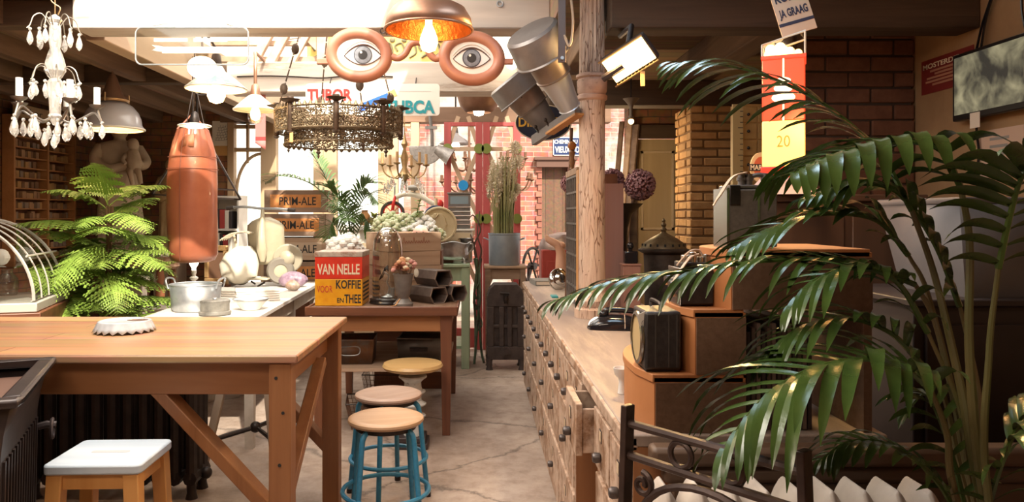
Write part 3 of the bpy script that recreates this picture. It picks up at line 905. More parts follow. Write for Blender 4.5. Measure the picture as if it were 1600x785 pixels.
# bins on its shelf and baskets beneath
def metal_bin(name, label, loc, rz, w, d, h, m, hm, style):
    t = thing(name, label, 'bin', loc, rz)
    b_ = MB()
    k = .94
    v, f = ring_box(-w / 2 * k, w / 2 * k, -d / 2 * k, d / 2 * k, -w / 2, w / 2, -d / 2, d / 2, 0, h)
    b_.add(v, f).bb(-w / 2 * k, w / 2 * k, -d / 2 * k, d / 2 * k, 0, .004)
    b_.build('tub', m, t, solid=.003, weld=True)
    MB().tube([(-w / 2, -d / 2, h), (w / 2, -d / 2, h), (w / 2, d / 2, h), (-w / 2, d / 2, h)], .005, 6, closed=True).build('rolled_rim', m, t)
    if style == 'wire':
        MB().tube(smooth_path([(-.055, -d / 2 - .005, h * .72), (-.055, -d / 2 - .014, h * .42), (.055, -d / 2 - .014, h * .42), (.055, -d / 2 - .005, h * .72), (-.055, -d / 2 - .005, h * .72)], 4), .004, 6).build('wire_handle', hm, t)
    else:
        MB().bb(-.06, .06, -d / 2 - .016, -d / 2 + .004, h * .55, h * .62).bb(-.06, .06, -d / 2 - .02, -d / 2 - .012, h * .48, h * .6).build('label_pull', hm, t)
    return t
RUSTYTIN = worn('rust_stained_tin', (0.22, 0.19, 0.17), (0.26, 0.13, 0.065), 0.55, 6, (0.42, 0.58), 0.15)
metal_bin('metal_bin', 'rust-stained metal bin with a wire handle on the shelf under the brown table', (at(548, 0, 4.85).x, 4.92, .409), 2, .30, .26, .16, RUSTYTIN, STEEL, 'wire')
metal_bin('metal_bin', 'dark grey metal bin with a slot pull, at the right under the brown table', (at(657, 0, 4.95).x, 5.0, .409), -2, .29, .26, .155, mat('dull_grey_tin', (0.13, 0.12, 0.115), 0.5, 0.5, c2=(0.2, 0.185, 0.175), scale=9), IRON, 'slot')
def wire_basket(label, loc, rz, w, d, h, nx, ny, nz):
    t = thing('wire_basket', label, 'basket', loc, rz, 'wire baskets under the brown table')
    lat = MB(); q = .80
    def P(u, v, z):   # u, v in -1..1
        k = q + (1 - q) * z / h
        return (u * w / 2 * k, v * d / 2 * k, z)
    for i in range(nz + 1):
        z = h * i / nz
        lat.tube([P(-1, -1, z), P(1, -1, z), P(1, 1, z), P(-1, 1, z)], .0016, 4, closed=True)
    for i in range(nx + 1):
        u = -1 + 2 * i / nx
        lat.tube([P(u, -1, h), P(u, -1, 0), P(u, 1, 0), P(u, 1, h)], .0016, 4)
    for i in range(ny + 1):
        v = -1 + 2 * i / ny
        lat.tube([P(-1, v, h), P(-1, v, 0), P(1, v, 0), P(1, v, h)], .0016, 4)
    lat.build('wire_mesh', RUST, t)
    MB().tube([P(-1, -1, h), P(1, -1, h), P(1, 1, h), P(-1, 1, h)], .004, 6, closed=True).build('rim_wire', IRON, t)
    return t
wire_basket('taller dark wire basket on the floor under the brown table, right behind the column stool', (at(612, 0, 5.3).x, 5.36, 0.002), 0, .40, .32, .25, 15, 10, 7)
wire_basket('low rusty wire basket on the floor under the brown table, partly behind the blue stools', (at(585, 0, 4.8).x, 4.86, 0.002), 8, .38, .28, .17, 15, 10, 6)
# ================================================================ left rear: white table and what stands on it
WT = worn('white_scrubbed_top', (0.66, 0.62, 0.57), (0.34, 0.26, 0.20), 0.5, 4, (0.6, 0.7), 0.1, 'y')
WTL = mat('grey_white_wood', (0.42, 0.37, 0.31), 0.6, c2=(0.55, 0.49, 0.42), scale=9, bump=0.1)
TX, TY = -1.70, 5.45
t = thing('long_table', 'long narrow white-topped table running back along the left side of the shop', 'table', (TX, TY, 0), 3)
MB().bb(-.34, .34, -1.2, 1.2, .752, .78).build('tabletop', WT, t, bevel=.003)
for x in (-.30, .30):
    MB().bb(x - .011, x + .011, -1.12, 1.12, .655, .752).build('apron', WTL, t)
for y in (-1.12, 1.12):
    MB().bb(-.29, .29, y - .011, y + .011, .655, .752).build('apron', WTL, t)
for x in (-.29, .29):
    for y in (-1.1, 0.1, 1.1):
        MB().taper((x, y, 0), (x, y, .752), .05, .06).build('leg', WTL, t)
ZT = .781
def on_table(px, Y):
    v = at(px, HY, Y); v.z = ZT
    return v
# basin, tin, bulb lamp
t = thing('zinc_basin', 'galvanised round basin with raised loop handles on the white table', 'basin', on_table(306, 4.66))
MB().lathe([(0, .004), (.135, .004), (.142, .02), (.155, .165)], 36).build('tub', STEEL, t, solid=.004, weld=True)
MB().tube([(.156 * math.cos(2 * PI * k / 36), .156 * math.sin(2 * PI * k / 36), .165) for k in range(36)], .005, 6, closed=True).build('rolled_rim', STEEL, t)
for s in (-1, 1):
    MB().tube(smooth_path([(s * .15, -.06, .14), (s * .165, -.06, .19), (s * .175, 0, .205), (s * .165, .06, .19), (s * .15, .06, .14)], 4), .006, 6).build('handle', STEEL, t)
t = thing('round_tin', 'low round grey lidded tin in front of the zinc basin', 'tin', on_table(336, 4.44))
MB().lathe([(0, .002), (.088, .002), (.094, .008), (.094, .022), (.084, .026), (.084, .07), (.087, .074), (.087, .088), (.08, .092), (0, .094)], 32).build('body', mat('oxidised_tin', (0.17, 0.165, 0.15), 0.5, 0.6, c2=(0.33, 0.32, 0.29), scale=12), t)
MB().ball((0, 0, .097), (.014, .014, .007)).build('lid_knob', STEEL, t)
t = thing('candlestick_lamp', 'white turned candlestick lamp with a bare glowing bulb below the punching bag', 'lamp', on_table(303, 5.3))
MB().lathe([(.055, 0), (.055, .012), (.02, .02), (.014, .06), (.03, .072), (.034, .08), (.016, .092), (.012, .13), (.028, .142), (.03, .152), (.012, .165), (.018, .19), (.018, .205)], 20, cap=True).build('stem', WHITE_P, t)
MB().lathe([(.012, .203), (.014, .22), (.03, .25), (.032, .272), (.022, .295), (0, .303)], 16).build('bulb', mat('hot_white_bulb', (1, .95, .85), .3, emit=(1, .86, .62), estr=12), t)
# folded linen, enamel bowls, crystal rocks
LINEN = mat('white_linen', (0.74, 0.71, 0.66), 0.9, c2=(0.66, 0.62, 0.56), scale=9, bump=0.3)
def linen(label, loc, w, d, n, rz):
    t = thing('folded_linen', label, 'cloth', loc, rz)
    for k in range(n):
        MB().bb(-w / 2 + .004 * (k % 2), w / 2 - .004 * (k % 3), -d / 2, d / 2, k * .016, k * .016 + .015).build('cloth_layer', LINEN, t, bevel=.006)
linen('pile of folded white linen on the white table in front of the scooter', on_table(402, 5.25), .30, .24, 5, 20)
linen('small stack of folded white cloths at the left of the white table', on_table(352, 5.55), .28, .22, 3, -12)
def enamel_bowl(label, loc, r, h):
    t = thing('enamel_bowl', label, 'bowl', loc)
    MB().lathe([(0, .003), (r * .5, .003), (r * .62, h * .3), (r * .9, h * .8), (r, h)], 28).build('bowl', mat('white_enamel', (.75, .74, .70), .2), t, solid=.003, weld=True)
    MB().tube([(r * math.cos(2 * PI * k / 28), r * math.sin(2 * PI * k / 28), h) for k in range(28)], .004, 6, closed=True).build('rim', STEEL, t)
enamel_bowl('white enamel bowl on the white table beside the round tin', on_table(392, 4.68), .11, .07)
def bumpy(mb, c, r, seed, amp=.25, nu=18, nv=12, fl=0.0):
    rnd = random.Random(seed)
    dirs = [(Vector((rnd.gauss(0, 1), rnd.gauss(0, 1), rnd.gauss(0, 1))).normalized(), rnd.uniform(.5, 1)) for _ in range(14)]
    vs_, fs_ = [], []
    for i in range(nv + 1):
        for k in range(nu):
            th, ph = PI * i / nv, 2 * PI * k / nu
            d = Vector((math.sin(th) * math.cos(ph), math.sin(th) * math.sin(ph), -math.cos(th)))
            f = 1 + amp * (max(0, max(d.dot(q) * w for q, w in dirs)) - .6)
            p = Vector((d.x * r[0], d.y * r[1], d.z * r[2])) * f
            if fl and p.z < -fl: p.z = -fl
            vs_.append(Vector(c) + p)
    for i in range(nv):
        for k in range(nu):
            fs_.append((i * nu + k, i * nu + (k + 1) % nu, (i + 1) * nu + (k + 1) % nu, (i + 1) * nu + k))
    return mb.add(vs_, fs_)
AMETH = mat('amethyst', (0.17, 0.10, 0.15), 0.35, c2=(0.36, 0.26, 0.33), scale=24, bump=0.6)
o = bumpy(MB(), (0, 0, .062), (.11, .07, .065), 3, .45, fl=.06).build('crystal_rock', AMETH, None, smooth=25)
o.location = on_table(458, 6.15); tag(o, 'large purple crystal rock at the rear end of the white table', 'rock')
o = bumpy(MB(), (0, 0, .04), (.055, .04, .042), 5, .4, fl=.04).build('crystal_rock', mat('brown_agate', (0.25, 0.14, 0.10), 0.4, c2=(0.55, 0.46, 0.38), scale=16, bump=0.3), None, smooth=25)
o.location = on_table(457, 5.85); tag(o, 'small brown and white stone just in front of the purple rock', 'rock')

# pedal scooter
SCO = mat('cream_olive_enamel', (0.42, 0.37, 0.26), 0.3, c2=(0.50, 0.45, 0.33), scale=5, bump=0.02)
SCOW = mat('ivory_enamel', (0.70, 0.66, 0.55), 0.3)
t = thing('toy_scooter', 'cream child-size motor scooter with leg shield and handlebar on the white table', 'scooter', on_table(402, 6.22) + Vector((0, 0, .012)))
def loft(mb, secs, n=24, fold=0, amp=0.0, M=None, cap=True):
    vs_, fs_ = [], []
    for (cx, cy, z, rx, ry) in secs:
        for k in range(n):
            a = 2 * PI * k / n
            f = 1 + amp * math.sin(a * fold + z * 4) if fold else 1
            vs_.append((cx + rx * math.cos(a) * f, cy + ry * math.sin(a) * f, z))
    for i in range(len(secs) - 1):
        for k in range(n):
            fs_.append((i * n + k, i * n + (k + 1) % n, (i + 1) * n + (k + 1) % n, (i + 1) * n + k))
    if cap:
        fs_.append(tuple(range(n))[::-1]); fs_.append(tuple((len(secs) - 1) * n + k for k in range(n)))
    return mb.add(vs_, fs_, M)
# leg shield: a curved plate with rounded corners
sh = MB(); vs_, fs_ = [], []
for i in range(13):
    v = i / 12
    z = .17 + .40 * v
    hw = .155 * (1 - max(0, (v - .80) / .2) ** 2 * .75) * (1 - max(0, (.35 - v)) * .9)
    for k in range(11):
        u = -1 + k / 5
        vs_.append((.06 + u * hw, -.02 + .05 * u * u + .05 * (1 - v), z))
for i in range(12):
    for k in range(10):
        fs_.append((i * 11 + k, i * 11 + k + 1, (i + 1) * 11 + k + 1, (i + 1) * 11 + k))
sh.add(vs_, fs_).build('leg_shield', SCO, t, solid=.008)
loft(MB(), [(.06, -.05, .20, .02, .02), (.06, -.07, .30, .045, .04), (.05, -.06, .40, .035, .03), (.05, -.03, .55, .02, .02), (.05, -.01, .64, .014, .014)], 14).build('steering_column', SCO, t)
MB().tube(smooth_path([(-.20, .0, .655), (-.10, -.01, .66), (.05, -.01, .645), (.16, -.02, .645), (.26, -.02, .635)], 5), .011, 8).build('handlebar', STEEL, t)
for x, z, s in ((-.20, .655, -1), (.26, .635, 1)):
    MB().tube([(x, -.005, z), (x + s * .06, -.005, z - .006)], .016, 8).build('grip', mat('rubber', (.05, .04, .035), .7), t)
loft(MB(), [(-.13, -.06, .02, .05, .05), (-.13, -.07, .08, .15, .09), (-.13, -.07, .18, .165, .10), (-.12, -.05, .27, .13, .085), (-.10, -.04, .33, .06, .05)], 24).build('body_shell', SCOW, t)
rk = MB()
for y in (-.10, -.05, 0, .05):
    rk.tube(smooth_path([(-.28, y, .38), (-.20, y, .43), (-.10, y, .45), (-.03, y, .44)], 4), .006, 6)
for x, z in ((-.26, .395), (-.15, .442), (-.04, .44)):
    rk.tube([(x, -.11, z), (x, .06, z)], .007, 6)
rk.tube([(-.2, 0, .43), (-.17, 0, .3)], .01, 6)
rk.build('luggage_rack', mat('ivory_rack', (.6, .52, .38), .5), t)
MB().bb(-.05, .12, -.12, .06, .05, .065).build('footboard', SCO, t, bevel=.004)
whl = T(.19, .02, .12) @ R(18) @ R(90, 'X')
MB().lathe([(.055, -.035), (.10, -.04), (.115, -.02), (.115, .02), (.10, .04), (.055, .035)], 28, whl).build('tyre', mat('pale_rubber', (.2, .18, .15), .7), t)
MB().lathe([(0, .03), (.05, .028), (.07, .02), (.07, -.02), (.0, -.03)], 24, whl).build('hub', SCO, t)
MB().cyl(.125, -.03, .03, 28, T(.24, .07, .22) @ R(12) @ R(90, 'X')).ball((0, 0, 0), (.07, .07, .045), 16, 8, T(.24, .035, .22) @ R(90, 'X')).build('spare_wheel', mat('olive_wheel', (.36, .32, .24), .35), t, bevel=.012)
MB().tube([(.1, -.02, .06), (.14, .0, .16), (.19, 0, .12)], .012, 8).tube([(.06, 0, .02), (.04, -.12, .0)], .008, 6).tube([(-.05, 0, .03), (-.05, 0.1, .0)], .008, 6).build('fork', IRON, t)
whl2 = T(-.13, -.03, .085) @ R(90, 'X')
MB().lathe([(.04, -.02), (.075, -.025), (.085, 0), (.075, .025), (.04, .02)], 24, whl2).build('tyre', mat('pale_rubber', (.2, .18, .15), .7), t)
t = thing('gilt_frame', 'gilded picture frame on an easel behind the left end of the cream scooter', 'frame', (at(338, HY, 6.42).x, 6.42, ZT), -25)
MB().tube([(-.1, .02, 0), (-.12, 0, -ZT)], .014, 8).tube([(.1, .02, 0), (.12, 0, -ZT)], .014, 8).tube([(0, .03, .25), (0, .22, -ZT)], .014, 8).bb(-.13, .13, -.02, .04, -.02, 0).build('easel', WOOD_DZ, t)
for (x0, x1, z0, z1) in ((-.13, .13, 0, .05), (-.13, .13, .29, .34), (-.13, -.085, .05, .29), (.085, .13, .05, .29)):
    MB().bb(x0, x1, -.015, .015, z0, z1).build('moulding', mat('old_gilt', (.42, .24, .09), .4, .4, c2=(.6, .4, .2), scale=25, bump=.3), t, bevel=.008)
MB().bb(-.09, .09, .0, .01, .04, .30).build('backing', mat('brown_card', (.16, .08, .045), .8), t)

# PRIM-ALE crates on a cupboard
t = thing('low_cupboard', 'low brown cupboard carrying the stack of beer crates near the rear windows', 'cupboard', (at(463, 0, 7.0).x, 7.05, 0))
MB().bb(-.34, .34, -.2, .2, .06, .74).bb(-.3, .3, -.17, .17, 0, .06).build('carcass', WOOD_D, t, bevel=.005)
for x in (-.165, .165):
    d = MB().bb(x - .155, x + .155, -.215, -.2, .09, .71).build('door', WOOD_DZ, t, bevel=.004)
    MB().ball((x * .15, -.225, .42), .013).build('knob', BRASS, d)
ORL = worn('faded_orange_label', (0.58, 0.24, 0.075), (0.42, 0.22, 0.12), 0.8, 10, (.55, .7), .1)
GRL = mat('plain_label_wood', (.40, .29, .2), .8, c2=(.5, .37, .27), scale=10, grain='x')
def beer_crate(label, loc, rz, m, lab):
    t = thing('beer_crate', label, 'crate', loc, rz, 'PRIM-ALE beer crates')
    w, d, h, th = .575, .40, .208, .016
    body = MB()
    for s in (-1, 1):
        for (z0, z1) in ((0, h * .49), (h * .51, h)):
            body.bb(-w / 2, w / 2, s * (d / 2) - th / 2, s * (d / 2) + th / 2, z0, z1)
            body.bb(s * (w / 2) - th / 2, s * (w / 2) + th / 2, -d / 2 + th, d / 2 - th, z0, z1)
    body.bb(-w / 2 + th, w / 2 - th, -d / 2 + th, d / 2 - th, .005, .018)
    body.build('slat_box', m, t, bevel=.002)
    for x in (-w / 2 + .02, w / 2 - .02):
        MB().bb(x - .02, x + .02, -d / 2 - .016, -d / 2 - .008, .004, h - .004).build('corner_cleat', m, t)
    if lab is not None:
        MB().bb(-.235, .235, -d / 2 - .0105, -d / 2 - .007, .045, .165).build('label_panel', lab, t)
    text('PRIM-ALE', 'lettering', INK, t, T(0.02, -d / 2 - .0115, .105), .34, .075, .0006, .012)
    return t
bx = at(463, 0, 6.9).x
for k, (lb, m, lab, dx, rz) in enumerate((('fourth PRIM-ALE crate from the top, its orange label half hidden by the spare wheel', WOOD_CRATE_D, ORL, .0, 0),
                                  ('third PRIM-ALE crate from the top, grey wood without orange on its label', WOOD_CRATE, GRL, .01, 1),
                                  ('second PRIM-ALE crate from the top with a faded orange label', WOOD_CRATE_D, ORL, -.006, -1),
                                  ('topmost PRIM-ALE crate of the stack with a clear orange label', WOOD_CRATE_D, ORL, .004, 1))):
    beer_crate(lb, (bx + dx, 7.05, .742 + k * .2225), rz, m, lab)

# fern tree
FERN = mat('fern_green', (0.16, 0.26, 0.035), 0.5, c2=(0.28, 0.40, 0.075), scale=6)
STEMB = mat('brown_stem', (0.14, 0.075, 0.035), 0.8)
def fern_frond(base, az, elev, L, droop, seed, npin=20, wid=.36):
    rnd = random.Random(seed)
    mb = MB()
    pts = []
    d = Vector((math.cos(az) * math.cos(elev), math.sin(az) * math.cos(elev), math.sin(elev)))
    p = Vector(base)
    N = npin + 4
    for i in range(N + 1):
        pts.append(p.copy())
        d = (d + Vector((0, 0, -droop / N))).normalized()
        p = p + d * (L / N)
    mb.tube(pts, [.004 * (1 - .8 * i / N) for i in range(N + 1)], 4)
    for i in range(4, N):
        t_ = (i - 4) / npin
        q = pts[i]
        tan = (pts[i + 1] - pts[i - 1]).normalized()
        side = tan.cross(Vector((0, 0, 1)))
        if side.length < .1: side = Vector((1, 0, 0))
        side.normalize()
        up = side.cross(tan)
        pl = L * wid * (math.sin(PI * min(1, .25 + .75 * t_)) ** .7) * (1 - t_ * .35) * rnd.uniform(.85, 1.1)
        for s in (-1, 1):
            dr = (side * s + tan * .45 + up * rnd.uniform(-.2, .12)).normalized()
            e = tan
            n = 7
            for k in range(n):
                u0 = k / n
                c0 = q + dr * pl * u0 + Vector((0, 0, -.25 * pl * u0 * u0))
                c1 = q + dr * pl * (u0 + 1.0 / n) + Vector((0, 0, -.25 * pl * (u0 + 1. / n) ** 2))
                wl = pl * .24 * (1 - u0 * .85) + .002
                b = len(mb.v)
                mb.v += [c0, c1, c0.lerp(c1, .75) + e * wl + up * .003, c0.lerp(c1, .75) - e * wl + up * .003]
                mb.f += [(b, b + 1, b + 2), (b, b + 3, b + 1)]
    return mb
FX, FY = -2.40, 4.75
t = thing('tree_fern', 'tall lush green fern plant on a thin brown stem at the left', 'plant', (FX, FY, 0))
MB().lathe([(0, 0), (.14, 0), (.15, .02), (.18, .30), (.19, .31), (.19, .34), (.17, .34), (.165, .30), (0, .29)], 28).build('pot', mat('terracotta', (.36, .15, .07), .8, c2=(.45, .21, .11), scale=8, bump=.1), t)
rnd = random.Random(11)
st = MB()
for k in range(3):
    st.tube(smooth_path([(.02 * k - .02, 0, .29), (-.02 + .03 * k, .01, .7), (.01, .015 * k, 1.1), (0.02 * k, .0, 1.44)], 5), .011, 6)
st.build('stem', STEMB, t)
for k in range(46):
    z = .62 + .86 * (k / 45) ** .85
    az = k * 2.399 + rnd.uniform(-.3, .3)
    L = rnd.uniform(.40, .57) * (1.0 if z < 1.3 else .85)
    el = rnd.uniform(-.05, .75) + (.3 if z > 1.3 else 0)
    fern_frond((.01, 0, z), az, el, L, rnd.uniform(.5, 1.35), k).build('frond', FERN, t, smooth=0)

# small round table and pale box between the fern and the punching bag
t = thing('pedestal_table', 'small round side table with a carved apron and turned legs behind the fern', 'table', (at(238, 0, 6.1).x, 6.1, 0))
MB().lathe([(0, 1.045), (.24, 1.045), (.25, 1.055), (.25, 1.07), (.235, 1.078), (0, 1.078)], 32).build('tabletop', mat('pale_marble_top', (.55, .47, .40), .3, c2=(.66, .58, .5), scale=5), t)
MB().lathe([(.20, .94), (.215, .96), (.205, 1.0), (.225, 1.045)], 32, cap=True).build('apron', mat('carved_brown_wood', (.28, .13, .07), .5, c2=(.5, .34, .24), scale=26, bump=.8), t)
for k in range(4):
    a = math.radians(45 + 90 * k)
    MB().lathe([(.02, 0), (.03, .03), (.02, .08), (.024, .3), (.036, .5), (.02, .56), (.03, .66), (.038, .76), (.022, .82), (.034, .87), (.026, .95)], 14, T(.165 * math.cos(a), .165 * math.sin(a), 0), cap=True).build('leg', mat('turned_brown_wood', (.26, .10, .045), .4), t)
t = thing('storage_bench', 'pale low bench beside the fern at the left of the white table', 'bench', (-2.52, 5.72, 0), 0)
MB().bb(-.3, .3, -.22, .22, .64, .68).build('seat_board', WTL, t, bevel=.004)
for x in (-.26, .26):
    for y in (-.18, .18):
        MB().bb(x - .025, x + .025, y - .025, y + .025, 0, .64).build('leg', WTL, t)
t = thing('stone_column_stump', 'pale square stone block standing beside the fern stem', 'block', (at(204, 0, 5.25).x, 5.3, 0), 12)
MB().bb(-.075, .075, -.075, .075, .06, .90).build('shaft', mat('pale_stone', (.6, .52, .43), .8, c2=(.7, .63, .54), scale=7, bump=.2), t, bevel=.008)
MB().bb(-.11, .11, -.11, .11, 0, .06).build('plinth', MATS['pale_stone'], t, bevel=.006)
MB().bb(-.09, .09, -.09, .09, .90, .94).build('cap', MATS['pale_stone'], t, bevel=.006)

# carved stone saint with a child, and a smaller draped figure
STONE = mat('carved_limestone', (0.52, 0.40, 0.27), 0.8, c2=(0.62, 0.49, 0.35), scale=8, bump=0.15)
def robed(root, h, m, turn=0):
    """one continuous draped body"""
    mb = MB()
    n = 48
    secs = [(0, .205, .17), (.05, .20, .165), (.2, .175, .15), (.4, .165, .14), (.52, .17, .135), (.60, .155, .12), (.68, .165, .115), (.76, .185, .11), (.81, .175, .10), (.835, .11, .08), (.85, .052, .055), (.875, .048, .052), (.895, .062, .07), (.93, .078, .088), (.965, .072, .08), (.99, .04, .05), (1.0, .004, .004)]
    vs_, fs_ = [], []
    for z, rx, ry in secs:
        fo = .10 * max(0, 1 - z / .75)
        for k in range(n):
            a = 2 * PI * k / n
            f = 1 + fo * math.sin(9 * a + 2.5 * math.sin(z * 5)) + fo * .5 * math.sin(15 * a + z * 9)
            vs_.append((rx * math.cos(a) * f * h, ry * math.sin(a) * f * h, z * h))
    for i in range(len(secs) - 1):
        for k in range(n):
            fs_.append((i * n + k, i * n + (k + 1) % n, (i + 1) * n + (k + 1) % n, (i + 1) * n + k))
    mb.add(vs_, fs_)
    mb.tube(smooth_path([(-.15 * h, 0, .78 * h), (-.20 * h, -.06 * h, .66 * h), (-.10 * h, -.15 * h, .58 * h), (.04 * h, -.17 * h, .62 * h)], 5), [.055 * h * (1 - .02 * i) for i in range(16)], 10)
    mb.tube(smooth_path([(.15 * h, 0, .78 * h), (.21 * h, -.06 * h, .66 * h), (.15 * h, -.15 * h, .62 * h), (.10 * h, -.15 * h, .74 * h)], 5), [.052 * h * (1 - .02 * i) for i in range(16)], 10)
    mb.ball((.06 * h, -.17 * h, .625 * h), (.03 * h, .02 * h, .025 * h), 8, 6).ball((.10 * h, -.15 * h, .755 * h), (.025 * h, .02 * h, .03 * h), 8, 6)
    mb.ball((0, -.085 * h, .925 * h), (.012 * h, .02 * h, .022 * h), 6, 5)
    return mb.build('figure', m, root, smooth=60)
sx = at(183, 0, 7.0).x
t = thing('stone_saint', 'pale carved stone figure in a long robe holding a child, behind the fern', 'statue', (sx, 7.05, .0), 30)
MB().bb(-.2, .2, -.2, .2, 0, .10).bb(-.17, .17, -.17, .17, .10, 1.12).bb(-.2, .2, -.2, .2, 1.12, 1.2).build('pedestal', mat('pedestal_stone', (.25, .17, .11), .85, c2=(.33, .24, .16), scale=6, bump=.2), t, bevel=.01)
f = robed(t, 1.06, STONE); f.location = (0, 0, 1.2)
ch = MB()
ch.tube(smooth_path([(.10, -.19, 1.80), (.11, -.205, 1.86), (.10, -.20, 1.97), (.10, -.195, 2.0)], 4), [.05, .055, .06, .065, .07, .07, .065, .06, .055, .05, .04, .035, .03], 10)
ch.ball((.10, -.20, 2.05), (.052, .055, .06), 14, 10)
ch.tube(smooth_path([(.12, -.21, 1.81), (.14, -.27, 1.78), (.16, -.26, 1.68)], 4), [.034, .033, .032, .03, .028, .026, .024, .022, .02], 8)
ch.tube(smooth_path([(.07, -.21, 1.81), (.07, -.275, 1.77), (.09, -.265, 1.67)], 4), [.034, .033, .032, .03, .028, .026, .024, .022, .02], 8)
ch.tube(smooth_path([(.04, -.19, 1.95), (.01, -.24, 1.90), (.03, -.27, 1.86)], 4), [.024, .024, .023, .022, .021, .02, .019, .018, .016], 8)
ch.build('child_figure', STONE, t, smooth=60)
t = thing('draped_figure', 'small gold-brown draped figure against the brick wall left of the punching bag', 'statue', (at(262, 0, 7.3).x, 7.36, 0), 0)
MB().bb(-.12, .12, -.12, .12, 0, .95).bb(-.14, .14, -.14, .14, .95, 1.02).build('pedestal', MATS['pedestal_stone'], t, bevel=.01)
f = robed(t, .92, mat('ochre_plaster_figure', (.40, .27, .12), .8, c2=(.52, .38, .2), scale=9, bump=.15)); f.location = (0, 0, 1.02); f.scale = (.66, .66, 1)

# pigeonhole rack on the left wall
t = thing('pigeonhole_rack', 'tall wooden pigeonhole rack of shallow compartments on the left brick wall', 'rack', (-3.95, 6.60, 1.0), 0)
RK = mat('orange_brown_rack_wood', (0.38, 0.17, 0.06), 0.55, c2=(0.48, 0.23, 0.09), scale=11, bump=0.05)
y0, y1, zt = -.50, .42, 1.22
MB().bb(0.001, .012, y0, y1, 0, zt).build('back_board', WOOD_D, t)
for y in (y0, -.02, y1):
    MB().bb(.012, .11, y - .012, y + .012, 0, zt).build('upright', RK, t)
NR = 14
for k in range(NR + 1):
    MB().bb(.012, .10, y0 + .012, y1 - .012, zt * k / NR - .005, zt * k / NR + .005).build('shelf', RK, t)
rnd = random.Random(5)
MB().bb(.10, .115, y0 - .012, y1 + .012, zt - .01, zt + .095).build('title_board', mat('tan_title_board', (.42, .28, .15), .6), t)
text('tubor', 'lettering', INK, t, T(.1155, -.27, zt + .045) @ R(90), .30, .055, .0005)
text('boul', 'lettering', INK, t, T(.1155, .14, zt + .045) @ R(90), .28, .055, .0005)
CARDS = [mat('card_%s' % n, c, .8) for n, c in (('brown', (.22, .12, .065)), ('tan', (.40, .24, .13)), ('grey', (.28, .21, .16)), ('ochre', (.46, .27, .11)))]
for k in range(NR):
    for (ya, yb) in ((y0 + .02, -.035), (-.005, y1 - .02)):
        y = ya
        while y < yb - .04:
            w = rnd.uniform(.035, .06)
            if rnd.random() < .82:
                MB().bb(.013, rnd.uniform(.04, .07), y, min(y + w - .006, yb), zt * k / NR + .006, zt * k / NR + rnd.uniform(.05, .07)).build('card', rnd.choice(CARDS), t, smooth=0)
            y += w
# poster, bookcase and books next to the arched window
t = thing('poster', 'white poster with an ink drawing and yellow lower band, right of the punching bag', 'poster', (at(346, 0, 7.58).x, 7.6, at(0, 216, 7.58).z))
pw, ph = sz(30, 7.6), sz(54, 7.6)
MB().bb(-pw / 2, pw / 2, -.006, -.001, -ph / 2, ph / 2).build('sheet', mat('poster_white', (.78, .75, .69), .8), t)
MB().bb(-pw / 2, pw / 2, -.008, -.006, -ph / 2, -ph / 2 + ph * .28).build('yellow_band', mat('poster_yellow', (.62, .36, .13), .8), t)
ik = MB()
rnd = random.Random(8)
for r_ in range(6):
    z = -.02 + r_ * .026
    ik.tube(chain_pts((-.07 + .006 * r_, -.008, z), (.07 - .006 * r_, -.008, z + .012), .008, 5), .0018, 4)
    for c_ in range(5):
        x = -.06 + .006 * r_ + c_ * .028 + (r_ % 2) * .012
        ik.tube([(x, -.008, z), (x + .004, -.008, z + .024)], .0016, 4)
ik.build('ink_drawing', mat('ink_blue_grey', (.10, .11, .14), .8), t)
t = thing('white_bookcase', 'narrow white bookcase under the poster beside the arched window', 'bookcase', (at(355, 0, 7.35).x, 7.38, 0))
MB().bb(-.15, -.135, -.14, .14, 0, 1.58).bb(.135, .15, -.14, .14, 0, 1.58).bb(-.135, .135, .125, .14, 0, 1.58).build('carcass', WHITE_P, t)
for z in (.03, .40, .76, 1.0, 1.24, 1.56):
    MB().bb(-.135, .135, -.14, .125, z - .01, z + .01).build('shelf', WHITE_P, t)
cols = [mat('book_red', (.42, .06, .05), .6), mat('book_white', (.7, .66, .58), .7), mat('book_black', (.05, .04, .04), .6), mat('book_red', (.42, .06, .05), .6)]
names = ['red', 'white', 'black']
for sh_, z in enumerate((1.012, 1.252)):
    x = -.12
    for k in range(5):
        w = (.03, .045, .028, .05, .04)[(k + sh_) % 5]
        nm = names[(k + sh_) % 3]
        o = MB().bb(-w / 2 + .001, w / 2 - .001, -.09, .09, 0, .17 + .008 * ((k * 3) % 4)).build('book', cols[(k + sh_) % 3], None, bevel=.002)
        o.location = (at(355, 0, 7.35).x + x + w / 2, 7.34, z)
        tag(o, '%s-spined book, %s from the left on the %s shelf of the white bookcase' % (nm, ('first', 'second', 'third', 'fourth', 'fifth')[k], ('lower', 'upper')[sh_]), 'book', 'books in the white bookcase')
        x += w + .002

